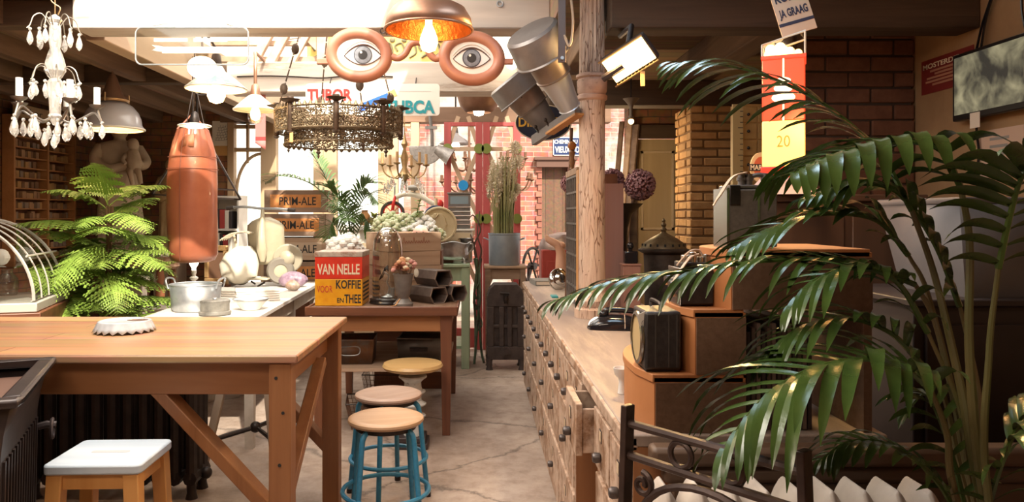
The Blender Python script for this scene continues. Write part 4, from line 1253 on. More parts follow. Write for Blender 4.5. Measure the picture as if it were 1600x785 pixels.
# glass bread case at the left
t = thing('glass_display_case', 'arched glass and metal display case with white ribs at the far left', 'display case', (-2.87, 4.15, 0.86), 17)
CASEW = mat('pale_case_metal', (.55, .52, .46), .45, .3)
RAD, DEP = .42, .62
def arc_pts(y, n=18):
    return [(.0 + RAD * math.sin(PI / 2 * i / n) - .02, y, .06 + .44 * math.cos(PI / 2 * i / n)) for i in range(n + 1)]
for j in range(5):
    y = -DEP / 2 + DEP * j / 4
    MB().tube(arc_pts(y), .009 if j in (0, 4) else .0045, 6).build('rib', CASEW, t)
gv = MB(); vs_, fs_ = [], []
A0, A1 = arc_pts(-DEP / 2), arc_pts(DEP / 2)
for a, b_ in zip(A0, A1): vs_ += [a, b_]
for i in range(len(A0) - 1): fs_.append((2 * i, 2 * i + 1, 2 * i + 3, 2 * i + 2))
gv.add(vs_, fs_).build('curved_pane', thin_glass('case_glass', (.93, .94, .92), .2, .04), t)
gf = MB()
gf.add([(-.42, -DEP / 2, .06), (.40, -DEP / 2, .06)] + [p for p in A0[::-1]] + [(-.42, -DEP / 2, .50)], [tuple(range(len(A0) + 3))])
gf.build('end_pane', MATS['case_glass'], t)
MB().bb(-.44, .42, -DEP / 2 - .02, DEP / 2 + .02, 0, .05).build('base_tray', CASEW, t, bevel=.005)
MB().bb(-.44, -.42, -DEP / 2, DEP / 2, .05, .50).bb(-.42, -.02, -DEP / 2, DEP / 2, .495, .505).build('back_panel', thin_glass('case_glass', (.93, .94, .92), .2, .04), t)
MB().bb(-.40, .30, -DEP / 2 + .02, DEP / 2 - .02, .235, .243).build('glass_shelf', thin_glass('shelf_glass', (.9, .93, .9), .2, .03), t)
for z, x in ((.06, .39), (.30, .365)):
    MB().tube([(x, -DEP / 2, z), (x, DEP / 2, z)], .006, 6).build('rail', CASEW, t)
sc = MB()
sc.tube(smooth_path([(-.32, 0, .505), (-.30, 0, .58), (-.24, 0, .63), (-.19, 0, .60), (-.2, 0, .55), (-.13, 0, .54), (-.06, 0, .57), (-.05, 0, .62), (-.09, 0, .63), (-.085, 0, .60)], 5), .008, 6)
sc.tube(smooth_path([(-.2, 0, .54), (-.12, 0, .52), (-.08, 0, .50)], 4), .008, 6)
sc.build('scroll_crest', WHITE_P, t)
t2 = thing('display_cabinet', 'plain brown cabinet under the arched glass case', 'cabinet', (-2.87, 4.15, 0), 17)
MB().bb(-.46, .44, -.34, .34, .05, .858).build('carcass', WOOD_D, t2, bevel=.005)
MB().bb(-.44, .42, -.32, .32, 0, .05).build('plinth', WOOD_D, t2)
for x in (-.23, .21):
    d = MB().bb(x - .2, x + .2, -.355, -.34, .1, .82).build('door', WOOD_DZ, t2, bevel=.004)
    MB().ball((x + .15, -.365, .5), .014).build('knob', BRASS, d)
rnd = random.Random(3)
Mcase = T(-2.87, 4.15, 0.86) @ R(17)
for k, (x, y, z, r_, lb) in enumerate(((.18, -.12, .245, .06, 'white porcelain shell on the upper shelf of the arched glass case, nearest the front'), (.24, .12, .245, .05, 'white porcelain shell at the back of the upper shelf in the arched glass case'), (.02, .0, .245, .055, 'white porcelain shell at the left of the upper shelf in the arched glass case'))):
    o = bumpy(MB(), (0, 0, .04), (r_, r_ * .7, .04), 20 + k, .8, fl=.04).build('porcelain_shell', WHITE_P, None, smooth=25)
    o.location = Mcase @ Vector((x, y, z)); tag(o, lb, 'ornament')
for k, (x, y, lb) in enumerate(((-.14, -.12, 'glass jar standing inside the arched glass case near its open end'), (.16, .1, 'glass jar on the floor of the arched glass case, at the right'))):
    o = MB().lathe([(0, .003), (.05, .003), (.055, .02), (.055, .10), (.03, .13), (.03, .15), (.036, .155)], 20).build('glass_jar', thin_glass('jar_glass', (.8, .85, .87), .15, .03), None)
    o.location = Mcase @ Vector((x, y, .052)); tag(o, lb, 'jar')
# ================================================================ things that hang
def plight(name, loc, e, c=(1, .66, .32), r=.04):
    return lamp(name, 'POINT', loc, e, c, shadow_soft_size=r)
BULB_P = [(.012, .0), (.013, -.03), (.020, -.045), (.031, -.075), (.033, -.095), (.024, -.12), (0, -.13)]
def bulb(root, z, m=None, s=1.0, name='bulb', x=0, y=0):
    return MB().lathe([(r * s, z + q * s) for r, q in BULB_P], 16, T(x, y, 0)).build(name, m or BULB, root)
def shade_lamp(name, label, loc, prof, outer, cord_top, bulb_z=None, bulb_m=None, inner=None, cordm=None, s=1.0, extra=None):
    """loc is the centre of the shade's rim; prof runs from the rim to the neck"""
    t = thing(name, label, 'lamp', loc)
    MB().lathe(prof, 44).build('lamp_shade', outer, t, solid=.003, weld=True)
    if inner:
        MB().lathe([(r - .006 if r > .03 else r, z - .004) for r, z in prof], 44).build('shade_lining', inner, t)
    rr, zz = prof[0]
    MB().tube([(rr * math.cos(2 * PI * k / 44), rr * math.sin(2 * PI * k / 44), zz) for k in range(44)], .005, 6, closed=True).build('rim', inner or outer, t)
    zt_ = prof[-1][1]
    MB().lathe([(prof[-1][0] + .004, zt_ - .005), (.03, zt_ + .02), (.024, zt_ + .06), (.008, zt_ + .075)], 16, cap=True).build('lamp_holder', cordm or IRON, t)
    if cord_top:
        MB().tube([(0, 0, zt_ + .07), (0, 0, cord_top - loc[2])], .005, 6).build('cord', cordm or IRON, t)
    if bulb_z is not None:
        bulb(t, bulb_z, bulb_m, s)
    return t
COPPER = mat('dull_copper', (.30, .155, .095), .42, .75, c2=(.40, .23, .16), scale=6, bump=.05)
COPPER_I = mat('hammered_copper', (.55, .19, .045), .32, .85, c2=(.70, .28, .08), scale=40, bump=.5)
# large copper pan lamp in front of the first beam
L = at(670, 47, 3.05)
t = thing('copper_lamp', 'large copper pan-shaped pendant lamp with a glowing bulb at the top centre', 'lamp', L)
cpf = [(.182, 0), (.174, .045), (.15, .085), (.10, .112), (.04, .122)]
MB().lathe(cpf, 56).build('lamp_shade', COPPER, t, solid=.003, weld=True)
MB().lathe([(max(r - .006, .02), z - .004) for r, z in cpf], 56).build('shade_lining', COPPER_I, t)
MB().tube([(.182 * math.cos(2 * PI * k / 56), .182 * math.sin(2 * PI * k / 56), 0) for k in range(56)], .005, 6, closed=True).build('rim', COPPER, t)
MB().lathe([(.035, .118), (.03, .16), (.012, .18)], 16, cap=True).tube([(0, 0, .17), (0, 0, .50)], .006, 6).build('cord', IRON, t)
MB().cyl(.022, .045, .12, 16).build('lamp_holder', BRASS, t)
bulb(t, .055, None, 1.15)
plight('copper_lamp_glow', (L.x, L.y - .01, L.z - .10), 4, (1, .5, .18))
# enamel shade with green edge (lit)
ENG = worn('green_white_enamel', (.62, .62, .55), (.12, .27, .22), .3, 3, (.5, .6), .05)
L = at(338, 139, 4.15)
t = shade_lamp('enamel_lamp', 'wide white and green enamel lamp with a large lit bulb, below the clear sign', L,
           [(.165, 0), (.155, .012), (.10, .06), (.05, .095), (.03, .13)], ENG, None, None, None, WHITE_P)
MB().tube(smooth_path([(0, 0, .18), (0, -.02, .23), (0, -.2, .28), (0, -.33, .29)], 5), .007, 6).build('arm', IRON, t)
MB().lathe([(.02, .05), (.022, .02), (.045, -.015), (.05, -.04), (.036, -.072), (0, -.085)], 20).build('bulb', BULB, t)
plight('enamel_lamp_glow', (L.x, L.y, L.z - .12), 5)
# opal glass shade on a bent copper pipe
L = at(399, 172, 4.7)
t = shade_lamp('glass_shade_lamp', 'white glass pendant lamp with a clear bulb hanging from a bent copper pipe', L,
           [(.135, 0), (.125, .012), (.08, .055), (.045, .085), (.03, .095)], mat('opal_glass', (.78, .74, .66), .25), None, .06, None, None, COPPER)
MB().tube(smooth_path([(0, 0, .15), (0, 0, .28), (-.015, .05, .36), (-.06, .2, .41), (-.09, .50, .42)], 6), .011, 8).build('copper_pipe', COPPER, t)
MB().lathe([(.02, .06), (.022, .0), (.045, -.03), (.05, -.05), (.036, -.08), (0, -.09)], 20).build('bulb_glass', GLASS, t)
# grey dome lamp
L = at(176, 203, 4.9)
t = thing('dome_lamp', 'grey enamel dome pendant lamp with a bright white rim at the left', 'lamp', L)
dpf = [(.192, 0), (.196, .012), (.18, .03), (.175, .07), (.158, .115), (.125, .155), (.085, .185)]
MB().lathe(dpf, 48).build('lamp_shade', mat('grey_enamel', (.40, .40, .42), .18, c2=(.46, .46, .48), scale=4), t, solid=.003, weld=True)
MB().lathe([(r - .006, z - .003) for r, z in dpf], 48).build('shade_lining', WHITE_P, t)
MB().tube([(.196 * math.cos(2 * PI * k / 48), .196 * math.sin(2 * PI * k / 48), .004) for k in range(48)], .007, 6, closed=True).build('rim', mat('ivory_enamel', (0.70, 0.66, 0.55), 0.3), t)
MB().lathe([(.095, .183), (.10, .19), (.10, .2), (.085, .205)], 32, cap=True).build('collar', BRASS, t)
MB().lathe([(.08, .205), (.055, .26), (.03, .34), (.015, .37)], 24, cap=True).tube([(0, 0, .36), (0, 0, .47)], .008, 6).build('cone_neck', mat('brown_enamel', (.16, .09, .06), .5), t)
for k in range(3):
    a = 2 * PI * k / 3 + .5
    MB().cyl(.006, .18, .235, 8, T(.098 * math.cos(a), .098 * math.sin(a), 0)).build('wing_screw', BRASS, t)
bulb(t, .15)
plight('dome_lamp_glow', (L.x, L.y, L.z + .03), 5)
# flat enamel disc lamp above the punching bag
L = at(304, 197, 4.76)
t = shade_lamp('disc_lamp', 'flat white enamel disc lamp hanging on chains just above the punching bag', L, [(.10, 0), (.095, .006), (.05, .014), (.025, .02)], mat('white_enamel', (.75, .74, .70), .2), None, None, None, WHITE_P)
for k in range(3):
    a = 2 * PI * k / 3
    MB().tube([(.06 * math.cos(a), .06 * math.sin(a), .012), (.012 * math.cos(a), .012 * math.sin(a), .24)], .003, 5).build('chain', IRON, t)
MB().tube([(0, 0, .23), (0, 0, 2.46 - L.z)], .005, 6).build('cord', IRON, t)
MB().tube(chain_pts((0, 0, .22), (.16, 0, .32), .06), .004, 5).build('loose_cable', IRON, t)
MB().lathe([(0, -.012), (.05, -.012), (.06, 0)], 20).build('bulb_disc', BULBW, t)
# dark copper tub lamp behind the rear beam
L = at(748, 176, 6.0)
t = thing('copper_tub_lamp', 'brown copper tub-shaped pendant lamp with a lit bulb below its rim, above the red doors', 'lamp', L)
MB().lathe([(.10, .0), (.15, .05), (.175, .13), (.18, .19)], 40).build('lamp_shade', mat('brown_copper', (.20, .10, .065), .5, .5, c2=(.28, .16, .11), scale=6), t, solid=.003, weld=True)
MB().lathe([(.18, .19), (.10, .24), (.02, .26)], 40).build('cover', MATS['brown_copper'], t)
MB().tube([(0, 0, .25), (0, 0, 2.9 - L.z)], .006, 6).build('cord', IRON, t)
MB().lathe([(0, -.03), (.035, -.02), (.045, .005), (.04, .03)], 20).build('bulb', BULBW, t)
# cluster of white globe bulbs
L = at(795, 78, 5.05)
t = thing('globe_cluster_lamp', 'cluster lamp of glowing white globes beside the right-hand eye', 'lamp', L)
rnd = random.Random(2)
gl_ = mat('glowing_globe', (1, .95, .85), .3, emit=(1.0, .80, .56), estr=5)
for k, (x, z, r) in enumerate(((-.07, .05, .05), (.0, .075, .055), (.07, .05, .045), (-.03, -.02, .05), (.05, -.04, .052), (.085, -.005, .04), (.02, -.10, .045))):
    MB().ball((x, .05 * ((k % 3) - 1), z), r, 16, 10).build('globe', gl_, t)
MB().tube([(0, 0, 0), (0, .12, -.03), (0, .16, -.06)], .01, 6).build('stem', BRASS, t)

# spectacles sign
SPX = mat('terracotta_spectacle_paint', (.34, .135, .08), .4, c2=(.41, .18, .115), scale=5, bump=.02)
EYEW = mat('eye_white_paint', (.72, .69, .64), .5, c2=(.66, .62, .56), scale=6)
t = thing('spectacles_sign', 'giant optician spectacles with a painted eye in each lens, hanging below the white beam', 'sign', (at(648, 85, 3.5).x, 3.5, at(648, 88, 3.5).z))
def ell(cx, cz, rx, rz, n=56, y=0, tilt=0):
    out = []
    for k in range(n):
        a = 2 * PI * k / n
        x, z = rx * math.cos(a), rz * math.sin(a)
        ct, s_ = math.cos(tilt), math.sin(tilt)
        out.append((cx + x * ct - z * s_, y, cz + x * s_ + z * ct))
    return out
ex = sz(88, 3.5)
def flat(mb, pts2, y0, y1):
    """polygon in x/z extruded along y"""
    return mb.prism([(x, z) for x, z in pts2], -y1, -y0, R(90, 'X'))
for s, px, py, tl in ((-1, 561, 86, -.12), (1, 737, 91, -.12)):
    c = at(px, py, 3.5) - Vector(t.location)
    rx, rz = sz(43, 3.5), sz(34, 3.5)
    MB().tube(ell(c.x, c.z, rx, rz, tilt=tl), .029, 14, closed=True).build('lens_rim', SPX, t)
    flat(MB(), [(p[0], p[2]) for p in ell(c.x, c.z, rx, rz, tilt=tl)], -.008, .008).build('lens_panel', EYEW, t)
    ez = c.z - .004
    ir = sz(14.5, 3.5)
    icx = c.x + (.0 if s > 0 else .02)
    upper = [(icx + x * sz(29, 3.5), ez + sz(17, 3.5) * (1 - x * x) - .002) for x in [-1 + i / 8 for i in range(17)]]
    lower = [(icx + x * sz(29, 3.5), ez - sz(14, 3.5) * (1 - x * x) - .002) for x in [1 - i / 8 for i in range(17)]]
    flat(MB(), upper + lower[1:-1], -.0105, -.0085).build('eyeball', mat('eyeball_paint', (.66, .64, .62), .4), t)
    MB().tube([(x, -.0115, z) for x, z in upper], [.002 + .0025 * math.sin(PI * i / 16) for i in range(17)], 5).build('upper_lid_line', mat('dark_lid_paint', (.07, .035, .03), .5), t)
    MB().tube([(x, -.0115, z) for x, z in lower], .002, 5).build('lower_lid_line', MATS['dark_lid_paint'], t)
    MB().tube([(x, -.0100, z + .016) for x, z in upper], .0012, 5).build('crease_line', mat('soft_lid_paint', (.40, .30, .27), .5), t)
    W_ = lambda rr, y: MB().cyl(rr, 0, .0015, 32, T(icx, y, ez + .002) @ R(90, 'X'))
    W_(ir, -.0105).build('iris_edge', mat('iris_edge_paint', (.05, .055, .07), .3), t)
    W_(ir * .88, -.0115).build('iris', mat('iris_paint', (.14, .15, .175), .3, c2=(.22, .24, .27), scale=60), t)
    W_(ir * .5, -.0125).build('pupil', INK, t)
    MB().cyl(.006, 0, .0012, 12, T(icx - .008, -.0142, ez + .014) @ R(90, 'X')).build('glint', EYEW, t)
    hk = at(598 if s < 0 else 733, 48, 3.5) - Vector(t.location)
    MB().tube([(hk.x, 0, c.z + rz), (hk.x, 0, hk.z - .015)], .003, 6).tube([(hk.x + .012 * math.cos(q), 0, hk.z + .012 * math.sin(q)) for q in [2 * PI * k / 12 for k in range(12)]], .003, 5, closed=True).tube([(hk.x, 0, hk.z + .01), (hk.x, .16, hk.z + .02)], .003, 5).build('hook', IRON, t)
bp = [at(px, py, 3.5) - Vector(t.location) for px, py in ((612, 88), (622, 91), (633, 84), (641, 70), (652, 66), (664, 70), (672, 85), (681, 92), (690, 88))]
MB().tube(smooth_path(bp, 5), .0165, 12).build('nose_bridge', SPX, t)
for px in (792, 505):
    c = at(px, 97, 3.5) - Vector(t.location)
    MB().bb(c.x - .03, c.x + .03, -.012, .012, c.z - .012, c.z + .016).build('temple_hinge', SPX, t, bevel=.004)

# clear acrylic sign with white ribbon lettering
t = thing('clear_sign', 'clear rounded acrylic sign panel with a pale ribbon hanging from the white beam, upper left', 'sign', at(300, 72, 3.52))
pw, ph = sz(176, 3.52), sz(58, 3.52)
def rrect(w, h, r, n=5):
    out = []
    for cx, cz, a0 in ((w / 2 - r, h / 2 - r, 0), (-w / 2 + r, h / 2 - r, 90), (-w / 2 + r, -h / 2 + r, 180), (w / 2 - r, -h / 2 + r, 270)):
        for k in range(n + 1):
            a = math.radians(a0 + 90 * k / n)
            out.append((cx + r * math.cos(a), cz + r * math.sin(a)))
    return out
flat(MB(), rrect(pw, ph, .03), -.003, .003).build('panel', thin_glass('acrylic', (.86, .86, .83), .12, .05), t)
MB().tube([(x, 0, z) for x, z in rrect(pw, ph, .03)], .004, 6, closed=True).build('edge_trim', STEEL, t)
MB().bb(-.14, .15, -.006, -.003, -.035, -.005).build('ribbon', WHITE_P, t)
MB().add([(-.14, -.005, -.032), (-.19, -.005, -.022), (-.17, -.005, -.010), (-.19, -.005, .004), (-.14, -.005, -.004)], [(0, 1, 2, 3, 4)]).build('ribbon_tail', WHITE_P, t, solid=.002)
for x in (-.09, .10):
    MB().bb(x - .09, x + .07, -.005, -.003, .02, .036).build('pale_bar', WHITE_P, t)
for s in (-1, 1):
    MB().tube(smooth_path([(s * .22, 0, ph / 2), (s * .15, .05, ph / 2 + .03), (s * .14, .16, ph / 2 + .045)], 5), .003, 6).build('hanging_wire', STEEL, t)
t = thing('white_globe_lamp', 'glowing white glass globe lamp below the clear sign, left of the enamel lamp', 'lamp', at(316, 106, 3.9))
MB().ball((0, 0, 0), (.075, .075, .06), 24, 14).build('globe', mat('bright_globe', (1, .95, .85), .3, emit=(1, .88, .68), estr=7), t)
MB().lathe([(.03, .05), (.035, .08), (.015, .10)], 16, cap=True).tube([(0, 0, .09), (0, 0, .18), (0, -.08, .19)], .006, 6).build('stem', BRASS, t)

# TUBOR / TUBCA enamel sign at the rear beam
SIGNW = mat('sign_white_enamel', (.74, .71, .65), .3)
c = at(582.5, 156, 5.14)
t = thing('enamel_sign', 'white enamel sign with red and turquoise lettering behind the iron crown chandelier', 'sign', c)
sw, sh = sz(209, 5.14), sz(50, 5.14)
flat(MB(), rrect(sw, sh, .025), -.006, .006).build('plate', SIGNW, t)
def ptext(body, nm, m, px, py, w, h, Y, root, bold=.03, dy=-.0085):
    v = at(px, py, Y) - Vector(root.location)
    return text(body, nm, m, root, T(v.x, dy, v.z), sz(w, Y), sz(h, Y), .001, bold)
SH = mat('letter_shadow_grey', (.45, .42, .40), .5)
ptext('TUBOR', 'letter_shadow', SH, 517, 149.5, 70, 19, 5.14, t, .04, -.0072)
ptext('TUBOR', 'red_lettering', mat('sign_red', (.52, .018, .012), .35), 515.5, 148.5, 70, 19, 5.14, t, .04)
ptext('TUBCA', 'letter_shadow', SH, 642, 168.5, 78, 21, 5.14, t, .04, -.0072)
ptext('TUBCA', 'turquoise_lettering', mat('sign_turquoise', (.004, .27, .32), .35), 640.5, 167.5, 78, 21, 5.14, t, .04)
tubeM = T(.02, -.008, -.012) @ R(-24, 'Y')
MB().prism([(-.13, -.028), (.10, -.02), (.10, .02), (-.13, .028)], 0, .002, tubeM @ R(90, 'X')).build('painted_tube', mat('sign_blue', (.02, .12, .55), .35), t)
MB().prism([(.10, -.024), (.155, -.024), (.155, .024), (.10, .024)], 0, .0025, tubeM @ R(90, 'X')).build('painted_cap', mat('sign_gold', (.55, .34, .12), .4), t)
MB().prism([(-.21, -.012), (-.13, -.028), (-.13, .028), (-.21, .012)], 0, .0022, tubeM @ R(90, 'X')).build('painted_highlight', mat('sign_pale_blue', (.5, .6, .7), .4), t)
tl = at(690, 140, 5.14) - Vector(t.location)
MB().bb(.02, sw / 2 - .06, -.0075, -.006, sh / 2 - .055, sh / 2 - .052).build('thin_rule', SH, t)
for s in (-1, 1):
    MB().tube([(s * .3, 0, sh / 2), (s * .3, .05, sh / 2 + .05)], .004, 6).build('hanging_hook', IRON, t)

# iron crown chandelier
CR = mat('bronzed_iron_lace', (.13, .095, .055), .5, .55, c2=(.24, .18, .11), scale=24, bump=.35)
CRD = mat('dark_bronze', (.09, .062, .045), .45, .6, c2=(.17, .12, .085), scale=14, bump=.1)
c = at(530, 196, 4.25)
t = thing('crown_chandelier', 'large round pierced iron crown chandelier with candle cups, hanging in front of the enamel sign', 'chandelier', c, 8)
RC = .352
hb = sz(19.5, 4.25)
def lace(mb, a0, a1, z0, z1, seed, r=RC, nx=16, nz=8):
    """pierced scroll work: little rings and bosses inside a frame"""
    rnd = random.Random(seed)
    for i in range(nx):
        for j in range(nz):
            a = a0 + (a1 - a0) * (i + .5 + rnd.uniform(-.2, .2)) / nx
            z = z0 + (z1 - z0) * (j + .5 + rnd.uniform(-.2, .2)) / nz
            if rnd.random() < .10: continue
            q = rnd.uniform(0, 6)
            dz, da = (z1 - z0) / nz, (a1 - a0) / nx
            pts = [((r + rnd.uniform(-.004, .004)) * math.cos(a + da * .62 * math.cos(q + u) * (1 - u * .1)), (r + .003 * math.sin(u * 2)) * math.sin(a + da * .62 * math.cos(q + u) * (1 - u * .1)), z + dz * .62 * math.sin(q + u) * (1 - u * .1)) for u in [k * .9 for k in range(6)]]
            mb.tube(pts, .0043, 4)
for k in range(8):
    a0, a1 = 2 * PI * k / 8 + .05, 2 * PI * (k + 1) / 8 - .05
    pn = MB()
    lace(pn, a0, a1, -hb * .62, hb * .95, k)
    for z in (-hb * .66, hb * .98):
        pn.tube([(RC * math.cos(a0 + (a1 - a0) * i / 10), RC * math.sin(a0 + (a1 - a0) * i / 10), z) for i in range(11)], .007, 5)
    pn.tube([(RC * math.cos(a0 + (a1 - a0) * i / 10), RC * math.sin(a0 + (a1 - a0) * i / 10), hb * .18) for i in range(11)], .004, 5)
    for i in range(7):
        a = a0 + (a1 - a0) * (i + .5) / 7
        pn.lathe([(.012, 0), (.009, .012), (0, .03)], 6, T(RC * math.cos(a), RC * math.sin(a), hb * .98))
    pn.build('pierced_panel', CR, t)
    a = 2 * PI * k / 8
    P_ = T(RC * math.cos(a), RC * math.sin(a), 0)
    MB().lathe([(.004, -hb * 1.15), (.014, -hb * 1.05), (.02, -hb * .98), (.012, -hb * .92), (.016, -hb * .85), (.0165, hb * 1.15), (.012, hb * 1.18)], 12, P_, cap=True).build('post', CRD, t)
    MB().lathe([(.01, hb * 1.16), (.02, hb * 1.3), (.05, hb * 1.42), (.055, hb * 1.48), (.03, hb * 1.5), (.02, hb * 1.58), (.02, hb * 1.68), (.016, hb * 1.7)], 16, P_, cap=True).build('candle_cup', CRD, t)
for k in range(4):
    a = 2 * PI * (k + .5) / 4
    P_ = T(RC * math.cos(a), RC * math.sin(a), 0)
    MB().lathe([(.008, hb * 1.0), (.01, hb * 1.2), (.045, hb * 1.34), (.05, hb * 1.4), (.02, hb * 1.44), (.018, hb * 1.6)], 14, P_, cap=True).build('candle_cup', CRD, t)
lo = MB(); n = 8
lace(lo, 0, 2 * PI, -hb * 1.55, -hb * .75, 77, RC * .86, 80, 5)
for z in (-hb * 1.58, -hb * .72):
    lo.tube([(RC * .86 * math.cos(2 * PI * i / 48), RC * .86 * math.sin(2 * PI * i / 48), z) for i in range(48)], .006, 5, closed=True)
for i in range(40):
    a = 2 * PI * i / 40
    lo.lathe([(.013, 0), (.010, -.010), (0, -.02)], 6, T(RC * .86 * math.cos(a), RC * .86 * math.sin(a), -hb * 1.58))
lo.build('lower_lace_ring', CR, t)
for i in range(4):
    a = 2 * PI * (i + .3) / 4
    MB().lathe([(.0, -.06), (.008, -.045), (.004, -.035), (.016, -.02), (.006, -.01), (.006, 0)], 10, T(RC * .86 * math.cos(a), RC * .86 * math.sin(a), -hb * 1.6)).build('drop_finial', CRD, t)
for k in range(4):
    a = 2 * PI * (k + .25) / 4
    p0 = Vector((RC * math.cos(a), RC * math.sin(a), hb))
    p1 = Vector((.16 * math.cos(a), .16 * math.sin(a), 2.66 - c.z))
    chn = MB()
    nl = 9
    for i in range(nl):
        q = p0.lerp(p1, i / nl); q1 = p0.lerp(p1, (i + .9) / nl)
        mid = (q + q1) / 2
        if i % 3 == 1:
            chn.ball(mid, (.022, .006, .032), 8, 6)
        chn.tube([q, q1], .0045, 5)
    chn.build('chain', CRD, t)
MB().tube([(.24, -.24, -hb * .8), (.24, -.24, -hb * .95)], .0015, 4).build('tag_string', IRON, t)
MB().bb(-.25, -.232, -.262, -.258, -hb * 1.75, -hb * 1.0).build('paper_tag', mat('orange_tag', (.62, .36, .14), .8), t)

# small crystal chandelier at the upper left
CRY = mat('crystal_glass', (.86, .84, .80), .06, spec=.9, trans=.72)
c = at(86, 143, 3.25)
t = thing('crystal_chandelier', 'small chandelier with glass drops, candle tubes and a cut-glass stem at the upper left', 'chandelier', c, 20)
st = [(.006, .34), (.02, .33), (.028, .315), (.02, .30), (.024, .28), (.026, .22), (.02, .19), (.03, .165), (.042, .12), (.044, .09), (.03, .065), (.022, .055), (.032, .04), (.03, 0), (.024, -.06), (.022, -.10), (.03, -.11), (.02, -.13), (.008, -.15)]
MB().lathe(st, 12, cap=True).build('glass_stem', CRY, t, smooth=20)
MB().tube([(0, 0, .33), (0, 0, 2.46 - c.z)], .0025, 6).tube(smooth_path([(.012, 0, .34), (.02, 0, .37), (.0, 0, .385), (-.015, 0, .40), (-.018, 0, .43)], 4), .003, 5).build('hanging_hook', BRASS, t)
rnd = random.Random(9)
def drop(root, x, y, z, s=1.0):
    MB().lathe([(.002, 0), (.006, -.008), (.013, -.034), (.0115, -.045), (.006, -.056), (0, -.062)], 6, T(x, y, z - .014) @ SC(s, s, s)).build('crystal_drop', CRY, root, smooth=0)
    MB().ball((x, y, z - .007), .008, 8, 6).build('crystal_bead', CRY, root)
for tier, (z0, r, n, hook) in enumerate(((.29, .095, 6, .045), (.06, .10, 6, .05))):
    for k in range(n):
        a = 2 * PI * k / n + .3 + tier * .5
        pts = [(.02, z0), (.05, z0 + hook), (r * .85, z0 + hook * .7), (r, z0 - .01), (r + .012, z0 - .025)]
        MB().tube(smooth_path([(x * math.cos(a), x * math.sin(a), z) for x, z in pts], 4), .0025, 5).build('scroll_arm', mat('dull_silver_wire', (.30, .27, .22), .4, .7), t)
        drop(t, r * math.cos(a), r * math.sin(a), z0 - .02, 1.05)
        drop(t, r * .72 * math.cos(a + .4), r * .72 * math.sin(a + .4), z0 - .02, .85)
for k in range(5):
    a = 2 * PI * k / 5 + .2
    pts = [(.02, -.12), (.06, -.135), (.11, -.11), (.15, -.085), (.172, -.105), (.182, -.125), (.172, -.09), (.165, -.06)]
    MB().tube(smooth_path([(x * math.cos(a), x * math.sin(a), z) for x, z in pts], 4), .0055, 6).build('candle_arm', mat('pewter_arm', (.20, .18, .16), .4, .7), t)
    P_ = T(.165 * math.cos(a), .165 * math.sin(a), 0)
    MB().lathe([(.005, -.07), (.03, -.055), (.034, -.048), (.012, -.046)], 14, P_, cap=True).build('drip_pan', MATS['pewter_arm'], t)
    MB().cyl(.014, -.048, .032, 12, P_).build('candle_tube', WHITE_P, t)
    for q, rr, dz in ((0, .185, -.12), (.22, .13, -.12), (-.25, .10, -.13), (.45, .16, -.12)):
        drop(t, rr * math.cos(a + q), rr * math.sin(a + q), dz, 1.1)
for k in range(4):
    drop(t, .04 * math.cos(k * 1.6), .04 * math.sin(k * 1.6), -.14 - .012 * k, 1.1)

# second candle chandelier with crystals at the rear windows
c = at(632, 262, 6.3)
t = thing('candle_chandelier', 'gilt candle chandelier with crystal strings in front of the bright rear windows', 'chandelier', c)
MB().lathe([(.006, .30), (.012, .25), (.03, .2), (.012, .16), (.035, .08), (.02, .0), (.05, -.06), (.02, -.11), (.0, -.15)], 14, cap=True).tube([(0, 0, .29), (0, 0, 3.2 - c.z)], .004, 5).build('stem', BRASS, t)
for k in range(6):
    a = 2 * PI * k / 6 + .3
    pts = [(.03, -.04), (.09, -.09), (.16, -.06), (.19, .0), (.19, .02)]
    MB().tube(smooth_path([(x * math.cos(a), x * math.sin(a), z) for x, z in pts], 4), .007, 6).build('candle_arm', BRASS, t)
    P_ = T(.19 * math.cos(a), .19 * math.sin(a), 0)
    MB().lathe([(.006, .01), (.03, .022), (.032, .03), (.012, .035)], 12, P_, cap=True).build('drip_pan', BRASS, t)
    MB().cyl(.012, .03, .12, 10, P_).build('candle_tube', mat('tan_candle', (.48, .30, .15), .6), t)
    for q in range(3):
        drop(t, (.12 + .03 * q) * math.cos(a + .2), (.12 + .03 * q) * math.sin(a + .2), -.08 - .03 * q, 1.2)

# punching bag and the iron triangle behind
L = at(301, 0, 5.0)
LEA = mat('red_brown_leather', (.27, .075, .038), .36, c2=(.35, .115, .06), scale=5, bump=.12, coat=.15)
zt_, zb_ = at(0, 203, 5.0).z, at(0, 410, 5.0).z
t = thing('punching_bag', 'worn red-brown leather punching bag hanging at the left', 'punching bag', (L.x, 5.0, zb_))
hh = zt_ - zb_
mb = MB(); vs_, fs_ = [], []
secs = [(0, .02), (.0, .10), (.015, .14), (.06, .158), (.2, .162), (.4, .163), (.6, .162), (.72, .158), (.82, .148), (.90, .128), (.97, .108), (1.0, .10)]
for i, (u, r) in enumerate(secs):
    for k in range(40):
        a = 2 * PI * k / 40
        q = r * (1 + .02 * math.sin(3 * a + u * 7) + .012 * math.sin(5 * a - u * 9)) + (.006 * math.sin(a * 12) if u > .85 else 0)
        vs_.append((q * math.cos(a), q * math.sin(a), u * hh))
for i in range(len(secs) - 1):
    for k in range(40):
        fs_.append((i * 40 + k, i * 40 + (k + 1) % 40, (i + 1) * 40 + (k + 1) % 40, (i + 1) * 40 + k))
fs_.append(tuple(range(40))[::-1]); fs_.append(tuple(len(vs_) - 40 + k for k in range(40)))
mb.add(vs_, fs_).build('leather_body', LEA, t, smooth=60)
